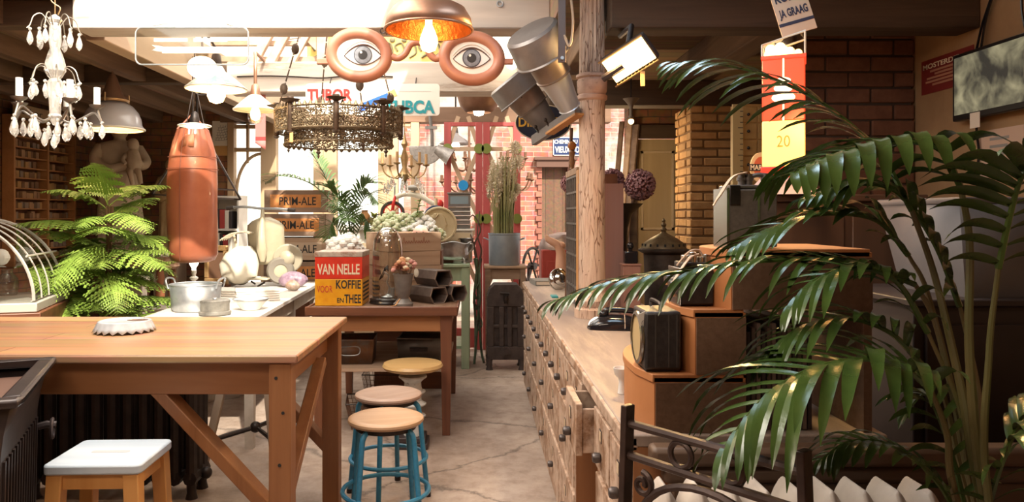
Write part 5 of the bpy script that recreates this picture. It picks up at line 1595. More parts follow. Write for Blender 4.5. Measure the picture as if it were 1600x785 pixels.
MB().tube([(-.02, -.165, hh * .02), (-.02, -.170, hh * .4), (-.02, -.166, hh * .7), (-.015, -.14, hh * .88), (-.01, -.115, hh * .99)], .003, 5).build('seam', mat('dark_leather_seam', (.15, .04, .02), .6), t)
for z in (.70, .79):
    r_ = .161 if z < .75 else .153
    MB().tube([(r_ * 1.03 * math.cos(2 * PI * k / 40), r_ * 1.03 * math.sin(2 * PI * k / 40), hh * z) for k in range(40)], .0025, 4, closed=True).build('seam', MATS['dark_leather_seam'], t)
MB().add([(-.01, -.142, hh * .86), (.06, -.135, hh * .86), (.055, -.118, hh * .95), (.0, -.122, hh * .95)], [(0, 1, 2, 3)]).build('maker_patch', mat('pale_leather_patch', (.50, .20, .12), .4), t, solid=.003)
for k in range(4):
    a = 2 * PI * k / 4 + .6
    MB().tube([(.10 * math.cos(a), .10 * math.sin(a), hh), (.06 * math.cos(a), .06 * math.sin(a), hh + .04), (0.01 * math.cos(a), .01 * math.sin(a), hh + .10)], .006, 5).build('hanging_strap', LEA, t)
MB().tube([(0, 0, hh + .09), (0, 0, 2.46 - zb_)], .004, 6).build('hanging_chain', IRON, t)
t = thing('iron_triangle', 'black iron triangle frame with a double bottom bar hanging behind the punching bag', 'frame', at(308, 190, 5.35))
tr_ = MB()
A = Vector((0, 0, 0)); B = at(238, 304, 5.35) - at(308, 190, 5.35); C_ = at(376, 312, 5.35) - at(308, 190, 5.35)
for p, q in ((A, B), (A, C_), (B, C_)):
    tr_.bar(p, q, .018, .012)
D, E = A.lerp(B, .88), A.lerp(C_, .88)
tr_.bar(D, E, .015, .012)
tr_.build('bars', IRON, t)
MB().tube([(0, 0, 0), (0, 0, 2.33 - at(308, 190, 5.35).z)], .008, 6).build('hanging_rod', IRON, t)
# pennant
t = thing('pennant', 'narrow pink pennant with a red band hanging from the rear beam behind the glass lamp', 'pennant', (at(407, 0, 5.3).x, 5.3, 2.25))
zz = [at(0, y, 5.3).z - 2.25 for y in (150, 214, 220, 228)]
w = sz(8, 5.3)
pk = mat('pink_cloth', (.52, .19, .18), .9)
MB().bb(-w, w, -.001, .001, zz[1], 0).build('cloth', pk, t)
MB().bb(-w, w, -.0012, .0012, zz[2], zz[1]).build('red_band', mat('red_cloth', (.45, .05, .05), .9), t)
MB().add([(-w, 0, zz[2]), (w, 0, zz[2]), (w, 0, zz[3] - .03), (-w, 0, zz[3] + .02)], [(0, 1, 2, 3)]).build('tail', pk, t, solid=.002)

# two tilted steel tubs on a board, hung by an iron strap
STD = mat('dark_bare_steel', (.17, .155, .15), .42, .45, c2=(.25, .235, .23), scale=5, bump=.05)
STL = mat('bright_bare_steel', (.46, .49, .53), .34, .5, c2=(.48, .50, .53), scale=5, bump=.05)
def tub_cluster(name, label, top, foot, k, m2):
    """axis from the centre of the wide tub's closed end to the foot of the cone"""
    ax = foot - top
    Lh = ax.length
    t = thing(name, label, 'steel vessel', top)
    M = align(ax)
    MB().lathe([(0, 0), (.9 * k, 0), (k, .012), (1.03 * k, .30 * Lh), (1.08 * k, .315 * Lh), (1.06 * k, .33 * Lh), (1.0 * k, .33 * Lh), (.75 * k, .30 * Lh)], 44, M).build('wide_tub', STD, t)
    MB().lathe([(.72 * k, .28 * Lh), (.64 * k, .56 * Lh), (.68 * k, .57 * Lh), (.66 * k, .585 * Lh), (.6 * k, .585 * Lh)], 40, M).build('neck_drum', mat('brown_steel', (.20, .155, .13), .42, .45, c2=(.28, .23, .20), scale=6), t)
    MB().lathe([(.60 * k, .57 * Lh), (.40 * k, .99 * Lh), (.43 * k, Lh), (0, Lh)], 40, M).build('cone', m2, t)
    for q in range(4):
        a = 2 * PI * q / 4 + .4
        MB().ball((.80 * k * math.cos(a), .80 * k * math.sin(a), .325 * Lh), .008, 6, 5, M).build('rivet', IRON, t)
    return t
def seg(p0, p1, Y0, Y1):
    return at(*p0, Y0), at(*p1, Y1)
a_, b_ = seg((829, 48), (890, 168), 3.50, 3.70)
tub_cluster('steel_tub', 'upper and larger of the two tilted steel tubs hanging in front of the iron column', a_, b_, sz(44, 3.50), STL)
a2, b2 = seg((796, 122), (860, 202), 4.22, 4.26)
tub_cluster('steel_tub', 'lower and smaller of the two tilted steel tubs, in front of the oval sign', a2, b2, sz(40, 4.22), STD)
t = thing('channel_board', 'tilted wooden board in a steel channel under the two steel tubs', 'board', at(868, 190, 4.15))
p0, p1 = at(834, 220, 4.27) - Vector(t.location), at(902, 174, 3.76) - Vector(t.location)
MB().bar(p0, p1, .055, .03, roll=90).build('channel', STD, t)
dn = Vector((.007, -.03, -.018))
MB().bar(p0 + dn + (p1 - p0) * .35, p1 + dn, .05, .012).build('wood_strip', mat('bright_orange_wood', (.5, .23, .07), .5, c2=(.6, .3, .1), scale=10, grain='x'), t)
bo = MB()
for f_ in (.18, .42):
    q = p0.lerp(p1, f_); bo.tube([q, q + Vector((-.03, -.01, .05))], .006, 6).ball(q + Vector((-.03, -.01, .05)), .011, 8, 6)
bo.build('wing_bolt', IRON, t)
t = thing('iron_strap', 'flat iron hanging strap with a bolt holding the steel tubs', 'strap', at(878, 98, 3.40))
zz = 2.72 - t.location.z
MB().bb(-.018, .018, -.004, .004, 0, zz).build('strap', mat('brown_strap_iron', (.10, .07, .06), .5, .5), t, bevel=.002)
MB().cyl(.008, 0, .01, 8, T(0, -.004, .02) @ R(90, 'X')).build('bolt', STEEL, t)
MB().tube(smooth_path([(.045, -.01, zz), (.035, -.01, zz * .6), (.05, -.01, zz * .3), (.035, -.01, zz * .12), (.01, 0, zz * .2)], 5), .006, 6).build('cable', mat('tan_cable', (.36, .27, .19), .6), t)
MB().bb(-.04, .04, -.03, .03, zz - .02, zz).build('bracket', IRON, t)

# oval enamel sign and blue street sign
c = at(849, 192, 5.0)
t = thing('oval_sign', 'dark navy oval enamel sign with yellow letters, partly hidden by the lower steel tub', 'sign', c)
rx, rz = sz(44, 5.0), sz(28, 5.0)
NAVY = mat('navy_enamel', (.012, .014, .028), .25)
flat(MB(), [(p[0], p[2]) for p in ell(0, 0, rx, rz)], -.004, .006).build('plate', NAVY, t)
MB().tube(ell(0, 0, rx * .985, rz * .985, y=-.005), .004, 6, closed=True).build('edge', mat('sign_cream_edge', (.5, .42, .3), .4), t)
text('DIETRICH', 'lettering', mat('sign_yellow', (.62, .34, .03), .4), t, T(0, -.007, .004), rx * 1.76, sz(15, 5.0), .001, .03)
MB().tube(smooth_path([(-.07, -.008, .09), (-.05, -.008, .03), (-.055, -.008, -.03), (-.02, -.008, -.08), (.0, -.008, -.09)], 5), .006, 6).build('painted_swirl', mat('sign_pale_green', (.30, .45, .42), .4), t)
for s in (-1, 1):
    MB().tube([(s * .1, .0, rz * .85), (s * .1, .22, 2.16 - c.z + .03)], .004, 6).build('hanging_wire', IRON, t)
c = at(889, 229, 10.39)
t = thing('street_sign', 'blue and white enamel street sign on the far brick wall', 'sign', c)
sw, sh = sz(50, 10.39), sz(29, 10.39)
MB().bb(-sw / 2, sw / 2, -.012, 0.008, -sh / 2, sh / 2).build('plate', mat('street_sign_blue', (.012, .03, .11), .3), t)
for (x0, x1, z0, z1) in ((-sw / 2, sw / 2, sh / 2 - .012, sh / 2), (-sw / 2, sw / 2, -sh / 2, -sh / 2 + .012), (-sw / 2, -sw / 2 + .012, -sh / 2, sh / 2), (sw / 2 - .012, sw / 2, -sh / 2, sh / 2)):
    MB().bb(x0, x1, -.014, -.012, z0, z1).build('border', SIGNW, t)
text('CHEMIN DU', 'lettering', SIGNW, t, T(-.045, -.0135, .065), sw * .72, sh * .22, .001, .03)
text('VIEUX COU', 'lettering', SIGNW, t, T(0, -.0135, -.045), sw * .88, sh * .34, .001, .03)

# golden carved panel and dark lace lantern seen between the beams
t = thing('gilded_panel', 'bright yellow carved panel with dark scrolls, above the rear beam behind the spectacles', 'panel', at(640, 78, 5.6))
gp = MB().bb(-.78, .70, 0, .02, -.12, .16)
gp.build('board', mat('yellow_gilding', (.66, .42, .09), .5, c2=(.75, .52, .17), scale=5), t)
sc = MB(); rnd = random.Random(6)
for k in range(16):
    x = -.72 + k * .09
    sc.tube(smooth_path([(x, -.006, -.06), (x + .05, -.006, -.02), (x + .03, -.006, .05), (x - .02, -.006, .03), (x, -.006, -.01)], 4), .008, 5)
    sc.ball((x + .05, -.008, .075), (.022, .008, .02), 8, 6)
sc.build('scroll_relief', mat('dark_olive_scroll', (.14, .12, .06), .6), t)
for s in (-.6, .5):
    MB().tube([(s, .01, -.12), (s, -.2, at(0, 78, 5.6).z * 0 + 2.47 - t.location.z)], .012, 6).build('support', IRON, t)

# beam rings, nail and cable on the beams
t = thing('beam_ring', 'small iron ring bolt on the white beam right of the copper lamp', 'ring', at(781, 6, 3.655))
MB().tube([(.014 * math.cos(q), 0, .014 * math.sin(q)) for q in [2 * PI * k / 14 for k in range(14)]], .004, 6, closed=True).build('ring', STEEL, t)
MB().tube([(0, 0, .01), (0, .012, .01)], .004, 6).build('bolt', STEEL, t)
o = MB().tube(smooth_path([(-1.7, 5.192, 2.36), (-1.5, 5.19, 2.365), (-1.3, 5.19, 2.36), (-1.1, 5.188, 2.35), (-.9, 5.19, 2.365), (-.6, 5.19, 2.36)], 5), .005, 6).build('beam_cable', IRON, None)
tag(o, 'dark electric cable running along the rear whitewashed beam', 'cable')
# grey embossed metal scoop lamp and rods in the courtyard doorway
t = thing('metal_scoop', 'half-round grey embossed metal dish hanging beside the left red door post', 'dish', at(672, 228, 7.5))
pts = [(sz(28, 7.3) * math.cos(PI + PI * k / 20) - .04, sz(30, 7.3) * math.sin(PI + PI * k / 20)) for k in range(21)]
flat(MB(), pts, 0, .02).build('half_disc', mat('grey_embossed_metal', (.25, .23, .22), .5, .5, c2=(.38, .35, .33), scale=30, bump=.5), t, bevel=.006)
MB().lathe([(.05, 0), (.06, .05), (.085, .16), (.095, .17)], 20, T(.06, .02, -.03) @ R(120, 'Y')).build('spout', MATS['grey_embossed_metal'], t)
MB().tube([(0.02, 0.01, 0), (.02, .0, .12), (-.01, .0, .37)], .018, 8).bb(-.05, .07, -.02, .03, .17, .20).build('hanger', STD, t)
# courtyard pendant and the wrought chandelier outside
L = at(712, 225, 9.2)
t = shade_lamp('courtyard_lamp', 'grey metal pendant lamp with a lit bulb hanging outside behind the left red door', L, [(.20, 0), (.19, .01), (.10, .07), (.04, .11), (.03, .14)], mat('grey_lamp_metal', (.17, .15, .15), .5, .4), None, None)
MB().tube([(0, 0, .2), (0, 0, 2.0)], .012, 6).build('rod', IRON, t)
MB().ball((0, 0, -.02), .05, 14, 10).build('bulb', BULBW, t)
def wrought(label, c, r, n, top):
    t = thing('wrought_chandelier', label, 'chandelier', c)
    MB().lathe([(.012, top), (.015, .1), (.03, .02), (.02, -.1), (.035, -.22), (.0, -.30)], 12, cap=True).build('stem', RUST, t)
    for tier, (z, k_) in enumerate(((.05, .62), (-.22, 1.0))):
        for i in range(n):
            a = 2 * PI * i / n + tier * .3
            pts = [(.02, z - .05), (r * k_ * .35, z - .12), (r * k_ * .75, z - .10), (r * k_, z), (r * k_ * .93, z + .05), (r * k_ * .85, z + .0)]
            MB().tube(smooth_path([(x * math.cos(a), x * math.sin(a), q) for x, q in pts], 4), .010, 6).build('scroll_arm', RUST, t)
            MB().lathe([(.01, z), (.04, z + .02), (.03, z + .03), (.018, z + .035), (.018, z + .10)], 10, T(r * k_ * math.cos(a), r * k_ * math.sin(a), 0), cap=True).build('candle_cup', RUST, t)
    return t
wrought('large wrought-iron chandelier outside, seen through the lattice of the left red door', at(733, 258, 9.0), .34, 7, 2.0)
wrought('wrought-iron chandelier outside to the right of the red doors, partly behind the pampas grass', at(802, 256, 9.4), .25, 6, 2.0)
# ================================================================ on and behind the brown table
ZB = 0.801
def on_brown(px, Y):
    v = at(px, HY, Y); v.z = ZB
    return v
# coffee tin
RED_E = worn('tin_red', (.60, .035, .015), (.20, .05, .03), .35, 7, (.66, .72), .05)
YEL_E = worn('tin_yellow', (.70, .32, .012), (.28, .15, .06), .35, 7, (.66, .72), .05)
DULL = worn('rusty_lid_paint', (.42, .36, .30), (.28, .12, .07), .5, 9, (.5, .62), .1)
t = thing('coffee_tin', 'red and yellow square coffee tin with lettering on the brown table', 'tin', on_brown(529, 4.71) + Vector((0, .15, 0)), 0)
w = sz(74, 4.72) / 2
MB().bb(-w, w, -w, w, 0, .172).build('lower_body', YEL_E, t, bevel=.004)
MB().bb(-w, w, -w, w, .172, .318).build('upper_body', RED_E, t, bevel=.004)
MB().bb(-w - .003, w + .003, -w - .003, w + .003, .312, .348).build('lid', DULL, t, bevel=.005)
CRM = mat('lettering_cream', (.72, .62, .45), .5)
text('VAN NELLE', 'lettering', CRM, t, T(-.0, -w - .0015, .235), w * 1.78, .068, .0008, .02)
text('VOOR', 'red_lettering', mat('lettering_red', (.50, .06, .02), .5), t, T(-w * .58, -w - .0015, .108), w * .66, .045, .0008, .012)
text('KOFFIE', 'lettering', INK, t, T(w * .42, -w - .0015, .138), w * 1.05, .056, .0008, .02)
text('EN', 'small_lettering', INK, t, T(w * .08, -w - .0015, .036), w * .28, .03, .0008, .012)
text('THEE', 'lettering', INK, t, T(w * .60, -w - .0015, .046), w * .70, .056, .0008, .02)
for k in range(5):
    MB().bb(w + .0005, w + .0015, -w + .03, w - .03, .03 + k * .026, .042 + k * .026).build('side_print', INK, t)
# glass cloche with a small silver figure
t = thing('glass_cloche', 'tall clear glass dome on a black turned base to the right of the coffee tin', 'cloche', on_brown(606, 4.87))
MB().lathe([(0, 0), (.118, 0), (.122, .008), (.115, .02), (.12, .03), (.112, .036), (0, .036)], 40).build('base', mat('black_lacquer', (.02, .016, .015), .25), t)
MB().lathe([(.100, .037), (.1, .30), (.098, .36), (.09, .42), (.068, .47), (.035, .497), (0, .503)], 40).build('dome', thin_glass('dome_glass', (.86, .87, .84), .18, .03), t)
fg = MB().lathe([(.04, .038), (.045, .042), (.02, .05), (.012, .06)], 16, cap=True)
fg.tube(smooth_path([(0, 0, .055), (.008, 0, .10), (-.006, 0, .14), (.004, 0, .18), (-.03, 0, .21)], 5), .006, 6)
fg.tube([(.03, 0, .04), (.03, 0, .10)], .016, 10)
fg.build('silver_stand', SILVER, t)
MB().add([(-.06, 0, .15), (-.02, -.01, .23), (-.0, 0, .25), (-.035, .012, .17)], [(0, 1, 2, 3)]).add([(-.02, -.01, .23), (.01, -.03, .21), (-.0, 0, .25)], [(0, 1, 2)]).build('dark_wing', INK, t, solid=.005)
o = MB().add([(-.03, -.01, 0), (.0, .0, .012), (.045, .035, .075), (.05, .03, .078), (.01, -.012, .012)], [(0, 1, 2, 3, 4)]).build('orange_slip', mat('orange_slip_paper', (.62, .32, .13), .8), None, solid=.002)
o.location = on_brown(612, 4.645) + Vector((.02, 0, .002)); tag(o, 'curled orange paper slip leaning on the black base of the glass dome', 'paper')
# urn of dried flowers
t = thing('dried_flower_urn', 'small grey metal urn of dried orange and pink flowers in front of the wooden crates', 'vase', on_brown(630, 4.69))
MB().lathe([(0, 0), (.062, 0), (.064, .02), (.05, .03), (.034, .05), (.036, .062), (.045, .075), (.052, .12), (.058, .17), (.064, .20), (.068, .207), (.06, .207), (.05, .17), (0, .16)], 28).build('urn', mat('grey_pewter', (.17, .15, .14), .5, .5, c2=(.26, .24, .22), scale=10, bump=.2), t)
rnd = random.Random(21)
stm = MB(); FLW = [('peach', (.58, .30, .15)), ('cream', (.60, .50, .34)), ('pink', (.50, .24, .20)), ('rust', (.36, .13, .07))]
heads = {n: MB() for n, _ in FLW}
for k in range(34):
    a, r = rnd.uniform(0, 6.28), rnd.uniform(0, .085)
    p = Vector((r * math.cos(a), r * math.sin(a), .235 + rnd.uniform(0, .075) - r * .3))
    stm.tube([(p.x * .4, p.y * .4, .17), p], .0018, 4)
    bumpy(heads[FLW[k % 4][0]], p, (.017, .017, .013), k, .7, 9, 6)
stm.build('stalks', STEMB, t)
for n, c_ in FLW:
    heads[n].build('flower_heads', mat('dried_%s_petal' % n, c_, .8), t)['kind'] = 'stuff'
MB().ball((.085, -.02, .215), (.016, .006, .028), 10, 6).build('pale_leaf', mat('pale_dry_leaf', (.5, .45, .36), .8), t)

# stack of four old wooden crates standing cornerwise
def old_crate(label, loc, rz, hgt, script=False):
    t = thing('wooden_crate', label, 'crate', loc, rz, 'old wooden crates on the brown table')
    w, d, th = .42, .38, .014
    bd = MB()
    for s in (-1, 1):
        bd.bb(-w / 2, w / 2, s * (d / 2 - th / 2) - th / 2, s * (d / 2 - th / 2) + th / 2, 0, hgt)
        bd.bb(s * (w / 2 - th / 2) - th / 2, s * (w / 2 - th / 2) + th / 2, -d / 2 + th, d / 2 - th, 0, hgt)
    bd.bb(-w / 2 + th, w / 2 - th, -d / 2 + th, d / 2 - th, 0, .012)
    bd.build('box', WOOD_CRATE, t, bevel=.002)
    for s in (-1, 1):
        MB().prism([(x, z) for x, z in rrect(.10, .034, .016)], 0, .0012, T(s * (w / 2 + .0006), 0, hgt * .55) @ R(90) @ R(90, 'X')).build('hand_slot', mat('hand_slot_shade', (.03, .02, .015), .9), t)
    if script:
        sp = MB(); rnd = random.Random(4)
        x = -.10
        for k in range(11):
            hgt2 = .045 if k % 4 == 0 else .02
            sp.tube(smooth_path([(x, -d / 2 - .001, hgt * .42), (x + .008, -d / 2 - .001, hgt * .42 + hgt2), (x + .014, -d / 2 - .001, hgt * .42 + hgt2 * .3), (x + .02, -d / 2 - .001, hgt * .42 + .004)], 3), .0016, 4)
            x += .02
        sp.build('script_marks', mat('faded_red_script', (.30, .10, .06), .8), t)
    return t
cb = on_brown(630, 5.40)
for k, (lb, h_, rz, dx) in enumerate((('lowest of the stacked plain wooden crates on the brown table', .115, 33, 0), ('second wooden crate from the bottom behind the glass dome', .102, 34, .004),
                              ('third wooden crate from the bottom behind the glass dome', .102, 32, -.004), ('topmost wooden crate with faded red script and a doll head peeping over its rim', .132, 33, .0))):
    old_crate(lb, (cb.x + dx, cb.y, ZB + (0, .117, .221, .325)[k]), rz, h_, k == 3)
# hexagonal black bins
def hex_bin(label, loc, rz, s=1.0):
    t = thing('hexagonal_bin', label, 'bin', loc, rz, 'black hexagonal bins')
    out = [(-.045, 0), (.045, 0), (.075, .05), (.055, .105), (-.055, .105), (-.075, .05)]
    inn = [(x * .82, .052 + (z - .052) * .82) for x, z in out]
    L2 = .24
    sh = MB(); n = 6; vs_, fs_ = [], []
    for y in (-L2 / 2, L2 / 2):
        vs_ += [(x, y, z) for x, z in out]
    vs_ += [(x, -L2 / 2, z) for x, z in inn] + [(x, L2 / 2 - .02, z) for x, z in inn]
    for i in range(n):
        j = (i + 1) % n
        fs_ += [(i, j, n + j, n + i), (i, 2 * n + i, 2 * n + j, j), (2 * n + i, 3 * n + i, 3 * n + j, 2 * n + j)]
    fs_ += [tuple(range(n, 2 * n)), tuple(range(3 * n, 4 * n))]
    sh.add(vs_, fs_).build('box', mat('dark_brown_bin', (.055, .035, .028), .5, c2=(.10, .07, .055), scale=12, bump=.1), t, smooth=0, bevel=.002)
    ed = MB().tube([(x * .97, -L2 / 2 - .002, .052 + (z - .052) * .97) for x, z in out], .0045, 5, closed=True).build('front_edge', mat('worn_bin_edge', (.17, .12, .09), .5), t)
    return t
hb_ = on_brown(668, 4.93)
hex_bin('lower front black hexagonal bin lying open beside the dried-flower urn', (hb_.x, 4.93, ZB), 42)
hex_bin('upper black hexagonal bin on top of the two others', (hb_.x + .03, 5.0, ZB + .107), 40)
hex_bin('rear black hexagonal bin behind the lower front one', (hb_.x + .125, 5.05, ZB), 44)
# doll head, peonies, hydrangeas
t = thing('doll_head', 'pink porcelain doll head peeping out of the topmost wooden crate', 'doll head', (at(656, 0, 5.3).x, 5.36, ZB + .325 + .013))
SKIN = mat('porcelain_pink', (.62, .36, .29), .35, c2=(.68, .42, .34), scale=6)
dh = MB(); dh.lathe([(.03, 0), (.026, .05), (.03, .07)], 16, cap=True)
dh.ball((0, 0, .11), (.058, .062, .062), 24, 16).ball((0, -.061, .10), (.010, .012, .012), 10, 8).ball((-.055, 0, .105), (.01, .014, .018), 8, 6).ball((.055, 0, .105), (.01, .014, .018), 8, 6).ball((-.028, -.045, .095), (.02, .014, .018), 10, 8).ball((.028, -.045, .095), (.02, .014, .018), 10, 8)
dh.build('head', SKIN, t)
for s in (-1, 1):
    MB().ball((s * .021, -.054, .118), (.008, .005, .006), 8, 6).build('eye', INK, t)
MB().ball((0, -.06, .082), (.012, .004, .005), 8, 6).build('mouth', mat('doll_mouth', (.5, .10, .09), .4), t)
def puff(mb, c, r, seed, n=26, s=.34):
    rnd = random.Random(seed)
    for k in range(n):
        z = 1 - 2 * (k + .5) / n
        a = k * 2.399
        q = math.sqrt(1 - z * z)
        p = Vector(c) + Vector((q * math.cos(a), q * math.sin(a), z)) * r * rnd.uniform(.72, .95)
        mb.ball(p, (r * s, r * s, r * s * .75), 6, 4)
WPET = mat('white_petal', (.82, .82, .80), .7, c2=(.74, .74, .70), scale=30)
CPET = mat('green_white_petal', (.50, .58, .34), .7, c2=(.70, .72, .56), scale=20)
LEAF = mat('leaf_green', (.12, .22, .035), .45, c2=(.20, .30, .06), scale=10)
def leafy(mb, p, d, L, w, n=5, fold=.3):
    """a single pointed leaf"""
    p, d = Vector(p), Vector(d).normalized()
    s = d.cross(Vector((0, 0, 1)))
    if s.length < .01: s = Vector((1, 0, 0))
    s.normalize(); u = s.cross(d)
    b = len(mb.v)
    for i in range(n + 1):
        q = i / n
        c = p + d * L * q - Vector((0, 0, .35 * L * q * q))
        h = w * math.sin(PI * min(1, q * .92 + .08)) ** .8
        mb.v += [c - s * h + u * h * fold, c, c + s * h + u * h * fold]
    for i in range(n):
        a = b + 3 * i
        mb.f += [(a, a + 1, a + 4, a + 3), (a + 1, a + 2, a + 5, a + 4)]
t = thing('hydrangea_trough', 'brown trough of white and green hydrangeas behind the wooden crates', 'flowers', (at(640, 0, 6.0).x, 6.0, 0))
MB().bb(-.27, .27, -.14, .14, 0, 1.10).build('stand', WOOD_D, t, bevel=.005)
MB().bb(-.25, .25, -.12, .12, 1.10, 1.21).build('trough', WOOD_OLDX, t, bevel=.006)
heads_ = [(-.22, -.03, 1.30, .075, 1), (-.13, -.08, 1.27, .075, 1), (-.16, .05, 1.34, .07, 1), (-.04, -.02, 1.33, .075, 1), (.05, -.06, 1.25, .08, 0), (.12, .02, 1.30, .08, 0), (.17, -.07, 1.25, .07, 0), (.0, -.10, 1.23, .07, 0), (.23, .02, 1.22, .06, 1), (.06, .06, 1.36, .06, 1)]
for k, (x, y, z, r, m_) in enumerate(heads_):
    fl = MB(); puff(fl, (x, y, z), r, k)
    fl.build('flower_head', CPET if m_ else WPET, t)
lv = MB(); rnd = random.Random(14)
for k in range(26):
    a = rnd.uniform(0, 6.28)
    leafy(lv, (rnd.uniform(-.24, .24), -.1 + rnd.uniform(0, .15), 1.2 + rnd.uniform(0, .05)), (math.cos(a), -abs(math.sin(a)), rnd.uniform(-.1, .8)), rnd.uniform(.09, .14), rnd.uniform(.03, .045))
lv.tube(smooth_path([(.05, 0, 1.2), (.06, .02, 1.4), (.09, 0, 1.52)], 5), .004, 5)
for k in range(8):
    leafy(lv, (.055 + .004 * k, .01, 1.34 + .022 * k), (math.cos(k * 2.4), math.sin(k * 2.4), .4), .075, .028)
lv.build('leaves', LEAF, t)['kind'] = 'stuff'
t = thing('peony_vase', 'bunch of white peonies behind the coffee tin', 'flowers', on_brown(540, 5.30))
MB().lathe([(0, 0), (.06, 0), (.075, .08), (.06, .20), (.05, .25), (.06, .27)], 24).build('vase', MATS['white_enamel'], t)
for k, (x, y, z, r) in enumerate(((-.06, -.02, .35, .07), (.03, -.05, .36, .075), (.0, .05, .38, .07), (-.03, -.07, .31, .06), (.09, 0, .33, .05))):
    fl = MB(); puff(fl, (x, y, z), r, 40 + k, 22, .42); fl.build('flower_head', WPET, t)
lv = MB()
for k in range(9):
    a = k * .7
    leafy(lv, (.02, 0, .26), (math.cos(a), math.sin(a), .5), .15, .035)
lv.build('leaves', LEAF, t)['kind'] = 'stuff'

# mint table, silverware, white chest, coin, drawers
MINT = worn('mint_paint', (.36, .47, .33), (.42, .36, .25), .55, 6, (.60, .68), .1, 'z')
mx0, mx1 = -.50, -.075
t = thing('mint_table', 'pale mint-green painted table standing behind the brown table', 'table', ((mx0 + mx1) / 2, 6.93, 0))
hx = (mx1 - mx0) / 2
MB().bb(-hx, hx, -.33, .33, .915, .942).build('tabletop', MINT, t, bevel=.004)
for y in (-.29, .29):
    MB().bb(-hx + .03, hx - .03, y - .012, y + .012, .79, .915).build('apron', MINT, t)
for x in (-hx + .04, hx - .04):
    MB().bb(x - .012, x + .012, -.28, .28, .79, .915).build('apron', MINT, t)
    for y in (-.285, .285):
        MB().bb(x - .036, x + .036, y - .036, y + .036, 0, .915).build('leg', MINT, t, bevel=.004)
MB().bb(-hx + .03, hx - .03, -.27, .27, .17, .20).build('low_shelf', MINT, t)
ZM = .943
t = thing('silver_tureen', 'embossed silver tureen on little feet at the edge of the mint table', 'tureen', (at(708, 0, 6.70).x, 6.71, ZM))
tm = MB(); vs_, fs_ = [], []
secs = [(.035, .10, .05), (.05, .125, .065), (.09, .14, .075), (.13, .135, .07), (.16, .145, .075), (.19, .165, .09), (.195, .155, .082)]
for z, a_, b_ in secs:
    for k in range(48):
        q = 2 * PI * k / 48
        f = 1 + .035 * math.cos(8 * q)
        vs_.append((a_ * math.cos(q) * f, b_ * math.sin(q) * f, z + .01 * math.cos(4 * q) * (z > .15)))
for i in range(len(secs) - 1):
    for k in range(48):
        fs_.append((i * 48 + k, i * 48 + (k + 1) % 48, (i + 1) * 48 + (k + 1) % 48, (i + 1) * 48 + k))
fs_.append(tuple(range(48))[::-1])
tm.add(vs_, fs_).build('bowl', SILVER, t)
for x in (-.085, .085):
    for y in (-.045, .045):
        MB().tube(smooth_path([(x, y, .055), (x * 1.2, y * 1.2, .03), (x * 1.15, y * 1.15, .008), (x * 1.35, y * 1.35, .004)], 4), .009, 6).build('foot', SILVER, t)
for s in (-1, 1):
    MB().tube(smooth_path([(s * .14, 0, .10), (s * .18, 0, .13), (s * .175, 0, .175), (s * .15, 0, .18)], 4), .007, 6).build('handle', SILVER, t)
t = thing('silver_cup', 'flared silver cup behind the right end of the silver tureen', 'cup', (at(729, 0, 6.88).x, 6.87, ZM))
MB().lathe([(0, 0), (.05, 0), (.05, .01), (.022, .02), (.02, .10), (.05, .13), (.058, .20), (.072, .225), (.066, .225), (.05, .2), (0, .14)], 28).build('cup', mat('dark_silver', (.26, .25, .24), .35, .9, c2=(.42, .41, .4), scale=12), t)
t = thing('white_chest', 'small white painted chest of drawers on the mint table behind the silver tureen', 'chest', (at(717, 0, 7.1).x, 7.11, ZM))
MB().bb(-.13, .13, -.12, .12, 0, .29).build('carcass', WHITE_P, t, bevel=.003)
MB().bb(-.15, .15, -.14, .14, .29, .31).build('top_board', WHITE_P, t, bevel=.004)
for z in (.03, .16):
    d = MB().bb(-.115, .115, -.128, -.12, z, z + .11).build('drawer', CREAM, t, bevel=.003)
    MB().ball((0, -.134, z + .055), .008, 8, 6).build('knob', BRASS, d)
t = thing('tray_stack', 'stack of dark metal trays and boxes on top of the small white chest', 'boxes', (at(718, 0, 7.08).x, 7.10, ZM + .311))
for k in range(5):
    MB().bb(-.105 + .003 * (k % 2), .105 - .002 * (k % 3), -.10, .10, .002 + k * .042, .036 + k * .042).build('tray', STD if k % 2 else MATS['dull_grey_tin'], t, bevel=.004)
    MB().bb(-.11, .11, -.105, .105, .034 + k * .042, .04 + k * .042).build('tray_rim', SILVER, t)
d = MB().bb(-.105, .105, -.10, .10, .212, .33).build('metal_box', STD, t, bevel=.005)
MB().bb(-.085, .085, -.102, -.10, .235, .31).build('blue_grey_panel', mat('blue_grey_panel', (.20, .27, .32), .3), t)
MB().bb(-.115, .115, -.11, .11, .33, .345).build('lid', STD, t, bevel=.003)
t = thing('coin_plaque', 'large round plaster coin plaque with a profile head, leaning beside the silver tureen', 'plaque', (at(686, 0, 6.79).x, 6.79, ZM), -4)
PLA = mat('yellowed_plaster', (.50, .40, .24), .6, c2=(.60, .50, .33), scale=9, bump=.05)
MB().bb(-.13, .13, .0, .09, 0, .19).build('stand', WOOD_D, t, bevel=.004)
cM = T(0, .02, .355) @ R(8, 'X') @ R(90, 'X')
rr = .163
MB().lathe([(0, .0), (rr, 0), (rr + .004, .008), (rr, .022), (rr - .012, .024), (rr - .018, .012), (0, .012)], 56, cM).build('disc', PLA, t)
hd = MB()
prof_ = [(-.035, -.10), (.03, -.09), (.025, -.055), (.06, -.052), (.062, -.035), (.055, -.028), (.068, -.02), (.06, -.01), (.08, .0), (.062, .03), (.06, .06), (.03, .10), (-.03, .11), (-.08, .08), (-.095, .02), (-.075, -.03), (-.045, -.055)]
hd.prism(prof_, .010, .022, cM).build('profile_head', PLA, t, bevel=.006)
